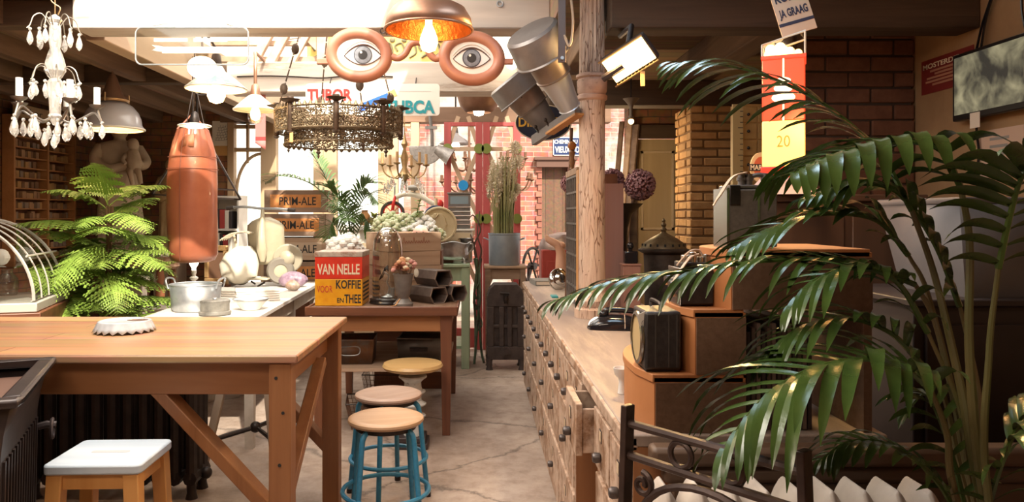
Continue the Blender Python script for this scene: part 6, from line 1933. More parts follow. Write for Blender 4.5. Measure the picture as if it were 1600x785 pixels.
hr = MB()
for k in range(7):
    a = k * .55
    hr.tube([cM @ Vector((-.02 + (.085 - .005 * k) * math.cos(1.3 + a * .6) * .8, .03 + .075 * math.sin(1.3 + a * .6), .024)), cM @ Vector((-.035 + .05 * math.cos(1.5 + a * .6), .02 + .045 * math.sin(1.5 + a * .6), .026))], .009, 6)
for k in range(6):
    q = -2.6 + k * .24
    hr.tube([cM @ Vector((.115 * math.cos(q), .115 * math.sin(q), .016)), cM @ Vector((.085 * math.cos(q + .35), .085 * math.sin(q + .35), .02))], [.014, .006], 6)
hr.build('hair_locks', PLA, t)
for k in range(9):
    a = PI * (.22 + .56 * k / 8)
    MB().bb(-.008, .008, -.004, .004, rr - .006, rr + .012, cM @ R(90, 'X') @ T(0, -.012, 0) @ R(-(math.degrees(a) - 90), 'Y')).build('rim_letter_stub', PLA, t)

# white sideboard at the windows, pots, tricycle, palm
t = thing('white_sideboard', 'white painted sideboard under the rear windows', 'cabinet', (-.86, 7.12, 0))
MB().bb(-.45, .33, -.17, .17, 0, 1.24).build('carcass', WHITE_P, t, bevel=.003)
MB().bb(-.48, .37, -.20, .19, 1.24, 1.285).build('top_board', WHITE_P, t, bevel=.008)
for x in (-.25, .14):
    MB().bb(x - .17, x + .17, -.182, -.17, .12, 1.12).build('door', CREAM, t, bevel=.003)
ZS = 1.286
t = thing('brown_jar', 'small brown glazed jar on the white sideboard', 'jar', (at(570, 0, 7.05).x, 7.05, ZS))
MB().lathe([(0, 0), (.04, 0), (.052, .03), (.054, .09), (.03, .125), (.03, .14), (.038, .145)], 24).build('jar', mat('brown_glaze', (.38, .18, .07), .25), t)
t = thing('green_flower_pot', 'pot of small yellow-green flowers on the white sideboard right of the brown jar', 'plant', (at(585, 0, 7.02).x, 7.02, ZS))
MB().lathe([(0, 0), (.04, 0), (.05, .07), (.052, .075)], 20, cap=True).build('pot', mat('olive_glaze', (.25, .22, .07), .4), t)
lv = MB(); rnd = random.Random(31)
for k in range(22):
    a = rnd.uniform(0, 6.28); leafy(lv, (0, 0, .07), (math.cos(a), math.sin(a), rnd.uniform(.5, 2)), rnd.uniform(.06, .12), .018)
lv.build('leaves', mat('lime_leaf', (.35, .38, .08), .5), t)['kind'] = 'stuff'
t = thing('tricycle', 'child tricycle with a red spoked front wheel and white frame on the white sideboard', 'tricycle', (at(613, 0, 7.0).x, 7.02, ZS), 0)
REDP = mat('toy_red', (.55, .03, .025), .3)
whM = T(0, 0, .118) @ R(6) @ R(90, 'X')
MB().lathe([(.09, -.012), (.112, -.014), (.117, 0), (.112, .014), (.09, .012)], 40, whM).build('tyre', mat('rubber', (.05, .04, .035), .7), t)
MB().lathe([(.078, -.008), (.092, -.010), (.092, .010), (.078, .008)], 40, whM).build('wheel_rim', REDP, t)
for k in range(8):
    MB().bar(whM @ Vector((.018 * math.cos(k * PI / 4), .018 * math.sin(k * PI / 4), 0)), whM @ Vector((.082 * math.cos(k * PI / 4), .082 * math.sin(k * PI / 4), 0)), .016, .008).build('spoke', REDP, t)
MB().cyl(.024, -.02, .02, 16, whM).build('hub', REDP, t)
MB().tube(smooth_path([(0, -.03, .118), (.01, -.03, .20), (.02, -.01, .25), (.03, 0, .28)], 4), .016, 8).build('fork', REDP, t)
MB().tube(smooth_path([(.03, 0, .27), (.12, .02, .30), (.25, .04, .28), (.40, .06, .20)], 5), .026, 10).build('frame_tube', MATS['ivory_enamel'], t)
MB().ball((.44, .06, .20), (.045, .035, .05), 14, 10).build('tail_cap', REDP, t)
MB().tube([(.02, -.10, .40), (.02, .10, .40)], .008, 6).tube([(.02, 0, .27), (.02, 0, .40)], .009, 6).build('handlebar', STEEL, t)
MB().ball((.20, .03, .36), (.075, .05, .03), 16, 8).tube([(.22, .03, .28), (.2, .03, .35)], .01, 6).build('saddle', mat('grey_saddle', (.3, .28, .25), .5), t)
for y in (-.02, .14):
    MB().lathe([(.02, -.01), (.06, -.012), (.065, 0), (.06, .012), (.02, .01)], 24, T(.40, y, .066) @ R(90, 'X')).build('rear_wheel', REDP, t)
MB().tube([(.4, -.02, .066), (.4, .14, .066)], .006, 6).tube([(.4, .06, .066), (.4, .06, .2)], .008, 6).build('axle', STEEL, t)

PALM_G = mat('palm_green', (.055, .12, .022), .38, c2=(.10, .18, .04), scale=5, spec=.6)
def frond_mesh(path, nl, Lmax, wid, seed, up=Vector((0, 0, 1)), droop=.8, start=.22, spread=.9, rr=.006, sides=(1, -1), vee=.25, tipshrink=.55, lead=.9, nseg=7):
    """pinnate leaf: rachis along path with paired strap leaflets"""
    rnd = random.Random(seed)
    mb = MB()
    P = smooth_path(path, 10)
    n = len(P)
    mb.tube(P, [rr * (1 - .75 * i / (n - 1)) for i in range(n)], 6)
    for i in range(nl):
        u = start + (1 - start) * (i / (nl - 1)) ** .95 * .985
        f = u * (n - 1); k = min(int(f), n - 2)
        q = P[k].lerp(P[k + 1], f - k)
        tan = (P[k + 1] - P[k]).normalized()
        side = tan.cross(up)
        if side.length < .05: side = tan.cross(Vector((0, 1, 0)))
        side.normalize()
        nrm = side.cross(tan)
        v = (u - start) / (1 - start)
        L = Lmax * (.55 + .45 * math.sin(PI * min(1, .15 + v * .75))) * (1 - tipshrink * max(0, v - .6) / .4) * rnd.uniform(.88, 1.1)
        for s in sides:
            d = (side * s * spread + tan * (lead - .25 * (1 - v)) + nrm * (vee + rnd.uniform(-.12, .12))).normalized()
            w = wid * (.75 + .25 * math.sin(PI * v)) * rnd.uniform(.85, 1.1)
            b = len(mb.v)
            p = q.copy()
            dr = droop * rnd.uniform(.75, 1.3)
            for j in range(nseg + 1):
                t_ = j / nseg
                h = w * (math.sin(PI * min(1, t_ * .86 + .10)) ** .65) * (1 - .25 * t_)
                if j == nseg: h = .0004
                sd = d.cross(Vector((0, 0, 1)))
                if sd.length < .08: sd = side.cross(d) * 1.0 if side.cross(d).length > .1 else Vector((1, 0, 0))
                sd.normalize()
                # leaflets hang edge on to the rachis: blend in the rachis direction
                sd = (sd * .65 + tan * (.75 if sd.dot(tan) >= 0 else -.75)).normalized()
                un = sd.cross(d).normalized()
                mb.v += [p - sd * h + un * h * .25, p.copy(), p + sd * h + un * h * .25]
                p = p + d * (L / nseg)
                d = (d + Vector((0, 0, -dr * (.25 + t_) / nseg * 1.6))).normalized()
            for j in range(nseg):
                a = b + 3 * j
                mb.f += [(a, a + 1, a + 4, a + 3), (a + 1, a + 2, a + 5, a + 4)]
    return mb
t = thing('parlour_palm', 'green potted palm standing behind the PRIM-ALE crates at the rear windows', 'plant', (at(548, 0, 6.55).x, 6.6, 0))
MB().lathe([(0, 0), (.13, 0), (.17, .28), (.175, .30), (.16, .30), (0, .27)], 28).build('pot', MATS['terracotta'], t)
MB().lathe([(0, 0), (.012, .28), (.014, .6), (.012, .9)], 8, cap=True).build('trunk', STEMB, t)
base = Vector(t.location)
def px_path(pts, Y0, Y1, root):
    n = len(pts)
    return [at(x, y, Y0 + (Y1 - Y0) * i / (n - 1)) - Vector(root.location) for i, (x, y) in enumerate(pts)]
for k, (pts, Y0, Y1) in enumerate((([(548, 420), (530, 330), (505, 270), (486, 236)], 6.6, 6.75), ([(548, 420), (535, 340), (490, 290), (440, 275), (415, 285)], 6.6, 6.9), ([(548, 420), (545, 340), (520, 300), (505, 290)], 6.6, 6.4),
     ([(548, 420), (552, 330), (570, 290), (588, 286)], 6.6, 6.5), ([(548, 420), (555, 340), (575, 305), (592, 318)], 6.6, 6.3), ([(548, 420), (545, 350), (530, 310), (528, 330)], 6.6, 6.25), ([(548, 420), (556, 370), (572, 345), (582, 372)], 6.6, 6.4), ([(548, 420), (540, 380), (520, 350), (512, 375)], 6.6, 6.35), ([(548, 420), (548, 360), (540, 330), (545, 345)], 6.6, 6.2))):
    frond_mesh(px_path(pts, Y0, Y1, t), 20, .21, .012, 50 + k, droop=.7, start=.35, rr=.006).build('frond', PALM_G, t, smooth=0)

# pampas grass, its little table, radiator, plant stand
t = thing('small_side_table', 'small worn wooden table carrying the zinc bucket of pampas grass', 'table', (at(789, 0, 7.05).x, 7.08, 0))
MB().bb(-.20, .20, -.18, .18, .88, .905).build('tabletop', WOOD_CRATE, t, bevel=.004)
for y in (-.15, .15):
    MB().bb(-.16, .16, y - .01, y + .01, .78, .88).build('apron', WOOD_CRATE_D, t)
for x in (-.165, .165):
    MB().bb(x - .01, x + .01, -.15, .15, .78, .88).build('apron', WOOD_CRATE_D, t)
    for y in (-.15, .15):
        MB().taper((x, y, 0), (x, y, .88), .04, .05).build('leg', WOOD_CRATE_D, t)
t = thing('pampas_bucket', 'blue-grey zinc bucket of tall pampas grass with white plumes', 'plant', (at(788, 0, 7.05).x, 7.05, .906))
ZINC = mat('blue_grey_zinc', (.23, .27, .32), .45, .35, c2=(.31, .35, .40), scale=6, bump=.03)
MB().lathe([(0, .003), (.142, .003), (.146, .012), (.15, .29), (.155, .295), (.155, .305), (.148, .305)], 40).build('bucket', ZINC, t, solid=.003, weld=True)
for s in (-1, 1):
    MB().tube(smooth_path([(s * .15, -.04, .24), (s * .185, -.03, .255), (s * .195, 0, .26), (s * .185, .03, .255), (s * .15, .04, .24)], 4), .006, 6).build('handle', ZINC, t)
MB().cyl(.145, .26, .27, 28).build('soil', mat('dark_soil', (.05, .035, .025), .95), t)
rnd = random.Random(17)
GR = mat('dry_grass_green', (.16, .17, .055), .6, c2=(.36, .30, .14), scale=3)
gb = MB()
for k in range(150):
    a, r = rnd.uniform(0, 6.28), rnd.uniform(0, .10)
    lean = rnd.uniform(.3, 1.5)
    h_ = rnd.uniform(.45, .85)
    x, y = r * math.cos(a), r * math.sin(a)
    ex, ey = x * (1 + lean), y * (1 + lean)
    gb.tube([(x, y, .265), (x * 1.1, y * 1.1, .265 + h_ * .4), ((x + ex) / 2, (y + ey) / 2, .265 + h_ * .75), (ex, ey, .265 + h_)], [.0045, .004, .003, .001], 3)
gb.build('grass_blades', GR, t)['kind'] = 'stuff'
PLM = mat('pampas_plume', (.78, .69, .56), .9, c2=(.84, .77, .66), scale=20)
def plume(root, base_, tip, r, seed, n=300):
    rnd = random.Random(seed)
    mb = MB(); b0, t0 = Vector(base_), Vector(tip)
    ax = (t0 - b0)
    mb.tube([b0, t0], .002, 4)
    for k in range(n):
        u = rnd.random()
        p = b0 + ax * u
        d = (ax.normalized() * .8 + Vector((rnd.gauss(0, 1), rnd.gauss(0, 1), rnd.gauss(0, .6)))).normalized()
        L = r * (.35 + math.sin(PI * min(1, u * .8 + .15))) * rnd.uniform(.5, 1.1)
        e = p + d * L - Vector((0, 0, L * .3))
        s = d.cross(Vector((rnd.random(), rnd.random(), 1))).normalized() * .006
        b = len(mb.v); mb.v += [p, p.lerp(e, .6) + s, e, p.lerp(e, .6) - s]; mb.f.append((b, b + 1, b + 2, b + 3))
    o = mb.build('plume', PLM, root, smooth=0); o['kind'] = 'stuff'
PT = Vector(t.location)
for k, (px, py0, py1, r) in enumerate(((775, 300, 258, .05), (768, 292, 250, .05), (783, 300, 245, .055), (792, 290, 262, .05), (800, 300, 240, .05), (808, 262, 244, .075), (803, 240, 222, .07), (806, 305, 288, .06), (798, 318, 300, .06), (778, 320, 262, .045), (788, 310, 255, .05), (764, 310, 275, .04))):
    Yp = 7.05 + .05 * math.sin(k * 2)
    plume(t, at(px, py0, Yp) - PT, at(px + 2, py1, Yp) - PT, r, k)
    MB().tube(smooth_path([(.05 * math.sin(k), .05 * math.cos(k), .265), ((at(px, py0, Yp) - PT) * .5 + Vector((0, 0, .1))), at(px, py0, Yp) - PT], 5), .0028, 5).build('stalk', GR, t)
t = thing('short_radiator', 'short dark cast-iron radiator standing end-on in front of the bucket of pampas grass', 'radiator', (at(790, 0, 6.58).x, 6.58, 0))
RI = mat('brown_black_iron', (.045, .033, .032), .55, .3, c2=(.085, .065, .06), scale=14, bump=.15)
w = .165
def rad_plate(y):
    mb = MB()
    outl = [(-w, .10), (w, .10), (w, .66), (w - .02, .72), (w - .06, .755), (-w + .06, .755), (-w + .02, .72), (-w, .66)]
    zs = [.10, .21, .36, .38, .385, .56, .60, .755]
    flat(mb, [(-w, .09), (w, .09), (w, .21), (-w, .21)], -.012 + y, .012 + y)
    flat(mb, [(-w, .565), (w, .565), (w, .66), (w - .02, .72), (w - .06, .765), (-w + .06, .765), (-w + .02, .72), (-w, .66)], -.012 + y, .012 + y)
    flat(mb, [(-w, .375), (w, .375), (w, .405), (-w, .405)], -.012 + y, .012 + y)
    for x in (-w + .03, -.036, .036, w - .03):
        hw = .03 if abs(x) > .1 else .022
        flat(mb, [(x - hw, .21), (x + hw, .21), (x + hw, .565), (x - hw, .565)], -.014 + y, .014 + y)
    return mb
for k in range(5):
    rad_plate(k * .05).build('section', RI, t, bevel=.006)
MB().bb(-w + .012, w - .012, .018, .182, .11, .72).build('inner_core', RI, t)
for x in (-w + .02, w - .02):
    for y in (0, .2):
        MB().lathe([(.034, 0), (.024, .03), (.03, .10)], 10, T(x, y, 0), cap=True).build('foot', RI, t)
MB().cyl(.045, 0, .02, 20, T(0, -.012, .165) @ R(90, 'X')).cyl(.025, .02, .045, 6, T(0, -.012, .165) @ R(90, 'X')).build('lower_boss', RI, t)
MB().tube([(0, -.02, .66), (0, -.05, .66), (0, -.05, .60)], .016, 8).cyl(.022, 0, .05, 10, T(0, -.05, .62)).build('air_valve', IRON, t)
MB().tube([(-.05, -.055, .69), (.03, -.055, .685)], .012, 6).build('valve_handle', IRON, t)
MB().cyl(.018, 0, .05, 10, T(w, .1, .40) @ R(90, 'Y')).build('pipe_stub', RI, t)
t = thing('iron_plant_stand', 'twisted green and black iron stand entwined with dry vines beside the mint table', 'stand', (at(746, 0, 6.86).x, 6.88, 0)); t.scale = (.72, .72, 1)
GI = worn('green_painted_iron', (.09, .14, .085), (.06, .045, .035), .5, 9, (.5, .6), .3)
for k in range(3):
    a = 2 * PI * k / 3
    MB().tube(smooth_path([(.085 * math.cos(a), .085 * math.sin(a), .0), (.05 * math.cos(a), .05 * math.sin(a), .12), (.03 * math.cos(a + .6), .03 * math.sin(a + .6), .40), (.045 * math.cos(a + 1.4), .045 * math.sin(a + 1.4), .62), (.02 * math.cos(a + 2), .02 * math.sin(a + 2), .85), (.05 * math.cos(a + 2.4), .05 * math.sin(a + 2.4), .98)], 6), .016, 8).build('leg', GI, t)
for k in range(5):
    a = k * 1.3
    MB().tube(smooth_path([(.0, 0, .30 + .1 * k), (.06 * math.cos(a), .04 * math.sin(a), .36 + .1 * k), (.03 * math.cos(a + 1), .05 * math.sin(a + 1), .44 + .1 * k), (-.02, 0, .40 + .1 * k)], 5), .010, 6).build('scroll', GI, t)
VN = mat('dry_vine', (.09, .055, .04), .8)
for k, pts in enumerate(([(0, 0, .9), (-.04, 0, 1.1), (.04, .0, 1.25), (-.05, 0, 1.38), (-.12, 0, 1.34)], [(0, 0, .9), (.05, .02, 1.05), (.0, -.02, 1.2), (.03, 0, 1.42)], [(0, 0, .95), (-.05, -.03, 1.12), (-.09, 0, 1.2)])):
    MB().tube(smooth_path(pts, 6), [.014 - .0004 * i for i in range(6 * (len(pts) - 1) + 1)], 6).build('vine', VN, t)
# black and coloured things behind the coin: a blue and red dial clock
t = thing('dial_toy', 'small dark red and blue round dial device behind the coin plaque', 'device', (at(681, 0, 6.95).x, 6.945, ZM))
MB().bb(-.07, .07, -.04, .04, 0, .33).build('stand', WOOD_D, t)
MB().lathe([(0, -.03), (.11, -.03), (.115, 0), (.11, .03), (0, .03)], 32, T(0, 0, .42) @ R(90, 'X')).build('case', mat('dark_blue_case', (.04, .07, .15), .4), t)
MB().cyl(.075, 0, .006, 28, T(0, -.03, .41) @ R(90, 'X')).build('dial', mat('maroon_dial', (.22, .05, .05), .4), t)
for k in range(8):
    a = 2 * PI * k / 8
    MB().cyl(.01, 0, .004, 10, T(.055 * math.cos(a), -.036, .41 + .055 * math.sin(a)) @ R(90, 'X')).build('dial_dot', CREAM, t)
MB().cyl(.016, .52, .60, 12).build('stopper', CREAM, t)
# ================================================================ right side: long drawer counter
CT = worn('worn_counter_paint', (.50, .36, .27), (.24, .125, .065), .6, 9, (.45, .60), .25)
CTOP = worn('grey_worn_counter_top', (.30, .235, .20), (.46, .36, .28), .5, 4.5, (.5, .62), .15, 'y')
CTIN = mat('orange_brown_inside', (.24, .095, .035), .6, c2=(.32, .14, .055), scale=9, grain='z')
PULL = mat('dark_pull_iron', (.05, .042, .04), .4, .6, c2=(.12, .10, .095), scale=20)
CX0, CX1, CY0, CY1, CH = .372, .98, 1.76, 5.86, .855
t = thing('drawer_counter', 'long worn wooden shop counter with many small drawers along its aisle side', 'counter', (CX0, CY0, 0))
LW, DW = CY1 - CY0, CX1 - CX0
MB().bb(-.012, DW, -.0, LW + .01, CH - .03, CH).build('counter_top', CTOP, t, bevel=.004)
MB().bb(-.020, .012, -.0, LW + .01, CH - .042, CH - .004).build('edge_strip', CT, t, bevel=.005)
MB().bb(.02, DW, LW - .02, LW, 0, CH - .03).build('end_panel', CT, t)
MB().bb(DW - .02, DW, .02, LW - .02, 0, CH - .03).build('back_panel', CTIN, t)
MB().bb(.0, DW, .0, .02, 0, CH - .03).build('end_panel', CTIN, t)
MB().bb(.03, DW - .02, .02, LW - .02, .0, .05).build('plinth', CTIN, t)
gap0, gap1 = .52, 1.04          # the section whose lower drawers are missing
for y in (gap0, gap1):
    MB().bb(.0, DW - .02, y - .012, y + .012, .05, CH - .03).build('partition', CTIN, t)
MB().bb(.0, DW - .02, gap0 + .012, gap1 - .012, .605, .62).build('dust_board', CTIN, t)
# carcass rails
rl = MB()
for z in (.045, .325, .605, .80):
    if z in (.325,):
        rl.bb(-.002, .02, .0, gap0, z - .010, z + .012).bb(-.002, .02, gap1, LW, z - .010, z + .012)
    else:
        rl.bb(-.002, .02, .0, LW, z - .010, z + .012)
rl.build('face_rail', CT, t, bevel=.002)
def cup_pull(par, x, y, z):
    pts = []
    m = MB()
    m.lathe([(.010, 0), (.015, .004), (.016, .018), (.012, .025), (0, .027)], 10, T(x, y, z) @ R(-90, 'Y'))
    m.build('knob', PULL, par)
    MB().bb(x - .002, x, y - .016, y + .016, z + .045, z + .082).build('label_holder', PULL, par)
    MB().bb(x - .003, x - .002, y - .012, y + .012, z + .049, z + .078).build('label_card', mat('old_label_card', (.55, .42, .28), .8), par)
n1 = 15
for k in range(n1):
    a, b_ = LW * k / n1 + .008, LW * (k + 1) / n1 - .008
    open_ = k == 2
    dx = -.055 if open_ else 0
    d = MB().bb(-.010 + dx, .012 + dx, a, b_, .622, .786)
    if open_:
        d.bb(.012 + dx, .30, a + .004, a + .016, .63, .77).bb(.012 + dx, .30, b_ - .016, b_ - .004, .63, .77).bb(.012 + dx, .30, a + .016, b_ - .016, .63, .638)
    d = d.build('drawer', CT, t, bevel=.003)
    cup_pull(d, -.010 + dx, (a + b_) / 2, .665)
ws = [(0.0, gap0)]
n2 = 6
for k in range(n2):
    ws.append((gap1 + (LW - gap1) * k / n2, gap1 + (LW - gap1) * (k + 1) / n2))
for (z0, z1) in ((.34, .592), (.06, .312)):
    for a, b_ in ws:
        d = MB().bb(-.010, .012, a + .010, b_ - .010, z0, z1).build('drawer', CT, t, bevel=.003)
        cup_pull(d, -.010, (a + b_) / 2, (z0 + z1) / 2 - .01)
for a, b_ in ws + [(0, 0)]:
    MB().bb(-.003, .018, a - .008, a + .008, .05, .60).build('face_stile', CT, t)
ZC = CH + .001
def on_counter(px, Y):
    v = at(px, HY, Y); v.z = ZC
    return v
# mantel-like dark end piece in front of the counter
DKW = mat('dark_carved_wood', (.075, .042, .026), .5, c2=(.13, .075, .045), scale=10, grain='x', bump=.1)
t = thing('dark_mantelpiece', 'dark moulded wooden mantelpiece at the near end of the counter, behind the white radiator', 'mantelpiece', (.40, 1.70, 0))
MB().bb(.0, 1.75, -.015, .045, .80, .845).build('shelf_board', DKW, t, bevel=.012)
MB().bb(.03, 1.72, .0, .045, .755, .80).build('moulding', DKW, t, bevel=.015)
MB().bb(.05, 1.70, .012, .045, 0, .755).build('panel', DKW, t)
for x in (.05, 1.58):
    MB().bb(x, x + .12, .0, .012, 0, .75).build('pilaster', DKW, t, bevel=.004)

# stepped quarter-round display of orange-brown board on the counter
OB = mat('orange_brown_board', (.40, .15, .048), .6, c2=(.46, .19, .07), scale=5, bump=.03)
OBD = mat('brown_hessian_board', (.125, .07, .04), .85, c2=(.17, .10, .06), scale=60, bump=.15)
t = thing('stepped_display', 'orange-brown stepped display stand with rounded tiers on the near end of the counter', 'display stand', (.40, 1.775, ZC))
def tier_poly(inset, y1, xr):
    """rounded front towards the aisle, flat side towards the camera"""
    out = [(inset + .025, 0), (xr, 0), (xr, y1)]
    cx, cy, rx, ry = inset + .20, y1 * .36, .20, y1 * .64
    for k in range(11):
        a = PI / 2 + PI / 2 * k / 10
        out.append((cx + rx * math.cos(a), cy + ry * math.sin(a)))
    out.append((inset + .002, y1 * .18))
    return out
steps = [(0.0, 0, .140, .52, .245), (.098, .140, .297, .42, .245), (.185, .297, .443, .34, .55)]
for i, (ins, z0, z1, y1, xr) in enumerate(steps):
    p = tier_poly(ins, y1, xr)
    b_ = MB().prism(p, z0, z1 - .008).build('tier', OB, t)
    MB().prism([(x - .004, y) for x, y in p], z1 - .020, z1).build('tier_top', OB, t, bevel=.002)
    MB().bb(ins + .028, xr, -.004, 0, z0, z1 - .020).build('side_cloth', OBD, t)
MB().bb(.53, .55, 0, .3, 0, .297).build('support_panel', OBD, t)
def on_tier(px, Y, i):
    v = at(px, HY, Y); v.z = ZC + steps[i][2] + .001
    return v
BLK = mat('black_leatherette', (.018, .014, .014), .45, c2=(.035, .028, .026), scale=60, bump=.15)
CHR = mat('camera_chrome', (.5, .49, .47), .25, .95)
STRAP = mat('pale_leather_strap', (.58, .40, .28), .6, c2=(.66, .48, .36), scale=20)
# round-dial black box radio on the first step
t = thing('dial_radio', 'black box radio with a round cream dial, on the lowest step of the display', 'radio', (.449, 1.865, ZC + .141), 0); t.scale = (.8, 1, 1)
MB().bb(-.052, .06, -.07, .07, .004, .148).build('case', BLK, t, bevel=.008)
MB().bb(-.047, .055, -.062, .062, 0, .006).build('foot_plate', INK, t)
dM = T(-.052, 0, .075) @ R(-90, 'Y')
MB().cyl(.062, 0, .005, 36, dM).build('dial', mat('cream_dial', (.50, .36, .18), .5), t)
MB().lathe([(.058, .0), (.066, .003), (.066, .009), (.058, .012)], 36, dM).build('dial_ring', CHR, t)
for x in (-.02, .02, .045):
    MB().bb(x - .002, x + .002, -.0715, -.07, .012, .14).build('seam_strip', MATS['rubber'], t)
MB().tube(smooth_path([(0, -.05, .147), (0, -.045, .165), (0, .045, .165), (0, .05, .147)], 4), .005, 6).build('handle', BLK, t)
tg = MB().prism(rrect(.030, .05, .004), 0, .001, T(-.052, -.055, .122) @ R(-20, 'Y') @ R(15, 'X') @ R(90, 'X')).build('price_tag', PAPERTAG, t)
MB().tube([(-.045, -.056, .142), (-.02, -.04, .160)], .0008, 4).build('tag_string', PAPERTAG, t)
MB().tube([(-.052 + .007 * math.cos(q), -.0572, .118 + .007 * math.sin(q)) for q in [2 * PI * k / 14 for k in range(14)]], .0007, 4, closed=True).build('tag_emblem', mat('grey_print', (.3, .28, .26), .8), tg.parent)
# cine camera on the second step
t = thing('vintage_camera', 'black and chrome camera with a pale strap on the middle step of the display', 'camera', (.542, 1.885, ZC + .298), 0); t.scale = (.75, 1, 1)
MB().bb(-.05, .06, -.055, .055, .003, .092).build('body', BLK, t, bevel=.005)
MB().bb(-.054, -.05, -.057, .057, 0, .095).build('front_plate', CHR, t, bevel=.002)
MB().bb(-.04, .05, -.04, .04, .092, .108).build('top_housing', BLK, t, bevel=.004)
for y, z, r in ((-.022, .04, .02), (.025, .06, .014)):
    MB().cyl(r, 0, .022, 20, T(-.054, y, z) @ R(-90, 'Y')).build('lens', CHR, t)
for x, r, h_ in ((-.025, .012, .02), (.0, .014, .028), (.028, .011, .016), (.045, .009, .022)):
    MB().cyl(r, .106, .106 + h_, 16, T(x, -.02, 0)).build('dial_knob', CHR, t, bevel=.002)
MB().tube(smooth_path([(-.055, -.03, .10), (-.02, -.045, .135), (.02, -.03, .138), (.045, .0, .12)], 5), .003, 5).build('strap_cord', STRAP, t)
sp = MB(); pth = smooth_path([(.02, -.02, .128), (-.02, -.045, .118), (-.07, -.06, .070), (-.09, -.062, .04)], 6)
for i in range(len(pth) - 1):
    sp.bar(pth[i], pth[i + 1] + (pth[i + 1] - pth[i]) * .1, .012, .003)
sp.build('strap', STRAP, t)
# folding camera on the third step
t = thing('bellows_camera', 'tall grey box camera with a pale strap on the top step of the display', 'camera', (.664, 1.865, ZC + .444), 0)
MB().bb(-.045, .075, -.05, .05, .002, .145).build('body', mat('grey_leatherette', (.10, .085, .075), .6, c2=(.15, .13, .115), scale=70, bump=.15), t, bevel=.004)
for x in (-.048, .028):
    MB().bb(x - .003, x + .003, -.052, .052, 0, .148).build('metal_band', CHR, t)
MB().bb(-.04, .07, -.045, .045, .147, .156).build('top_plate', STD, t, bevel=.003)
MB().bb(-.044, -.018, -.054, -.05, .105, .155).build('viewfinder_box', IRON, t, bevel=.002)
for x in (.0, .018, .06):
    MB().cyl(.009, .155, .185, 14, T(x, -.01, 0)).cyl(.012, .168, .176, 14, T(x, -.01, 0)).build('winding_knob', STD, t)
MB().tube(smooth_path([(.02, -.01, .175), (.04, -.01, .182), (.075, -.01, .178), (.085, -.01, .16)], 4), .006, 6).build('carry_bar', STD, t)
sp = MB(); pth = smooth_path([(.008, -.02, .188), (-.03, -.03, .175), (-.065, -.04, .13), (-.08, -.04, .105)], 6)
for i in range(len(pth) - 1):
    sp.bar(pth[i], pth[i + 1] + (pth[i + 1] - pth[i]) * .1, .012, .003)
sp.build('strap', STRAP, t)

# black telephone, egg cup, books, cap, foot form, upright cabinet on the counter
t = thing('black_telephone', 'low black bakelite telephone lying on the counter in front of the iron column', 'telephone', (.655, 3.40, ZC), -8)
sec = [(-.15, .018, .006), (-.135, .05, .028), (-.09, .062, .058), (-.04, .06, .064), (.03, .058, .062), (.09, .052, .048), (.125, .036, .024), (.14, .012, .006)]
mb = MB(); vs_, fs_ = [], []
for x, wy, hz in sec:
    for k in range(16):
        a = PI * k / 15
        vs_.append((x, wy * math.cos(a), .003 + hz * math.sin(a) ** .7))
for i in range(len(sec) - 1):
    for k in range(15):
        fs_.append((i * 16 + k, i * 16 + k + 1, (i + 1) * 16 + k + 1, (i + 1) * 16 + k))
    fs_.append((i * 16, (i + 1) * 16, (i + 1) * 16 + 15, i * 16 + 15))
fs_.append(tuple(range(16))); fs_.append(tuple((len(sec) - 1) * 16 + k for k in range(16)))
BAK = mat('glossy_bakelite', (.012, .011, .013), .12)
mb.add(vs_, fs_).build('body', BAK, t)
MB().tube(smooth_path([(-.07, 0, .075), (-.05, 0, .088), (.05, 0, .085), (.08, 0, .07)], 4), .014, 10).ball((-.075, 0, .07), (.025, .03, .018)).ball((.085, 0, .064), (.025, .03, .018)).build('handset', BAK, t)
MB().cyl(.03, 0, .006, 24, T(-.115, -.022, .030) @ R(-35, 'Y') @ R(25, 'X')).build('dial', CHR, t)
MB().tube([(0.02, -.061, .01), (.02, -.045, .055), (.02, 0, .07)], .002, 4).build('cord_line', STRAP, t)
t = thing('egg_cup', 'small white egg cup on the counter beside the rounded lowest step', 'cup', (.425, 2.17, ZC))
MB().lathe([(0, 0), (.014, 0), (.013, .006), (.010, .03), (.012, .045), (.022, .055), (.027, .075), (.023, .075), (.018, .06), (0, .055)], 20).build('cup', mat('white_porcelain', (.72, .70, .67), .2), t)
t = thing('grey_book', 'thin grey book lying flat at the far end of the counter', 'book', on_counter(853, 5.62), 6)
MB().bb(-.10, .10, -.13, .13, 0, .006).bb(-.10, .10, -.13, .13, .030, .036).bb(-.104, -.098, -.13, .13, 0, .036).build('cover', mat('grey_book_cloth', (.20, .19, .17), .7), t)
MB().bb(-.098, .096, -.126, .126, .006, .030).build('pages', PAPER, t)
t = thing('hub_cap', 'shiny round chrome hub cap leaning at the far end of the counter', 'hub cap', on_counter(873, 5.18))
MB().lathe([(.072, 0), (.075, .008), (.06, .022), (.045, .026), (.03, .05), (0, .056)], 32, T(0, 0, .074) @ R(24, 'Z') @ R(78, 'X')).build('cap', mat('polished_chrome', (.75, .75, .74), .12, 1.0), t)
MB().tube([(.076 * math.cos(q) * .9, .018 + .03 * math.cos(q), .074 + .073 * math.sin(q)) for q in [2 * PI * k / 30 for k in range(30)]], .005, 6, closed=True).build('rim', CHR, t)
o = MB().bb(-.02, .02, -.05, .05, 0, .012).build('turquoise_box', mat('turquoise_card', (.06, .35, .36), .5), None, bevel=.002)
o.location = on_counter(866, 4.72); tag(o, 'small flat turquoise box at the left edge of the counter near the hub cap', 'box')
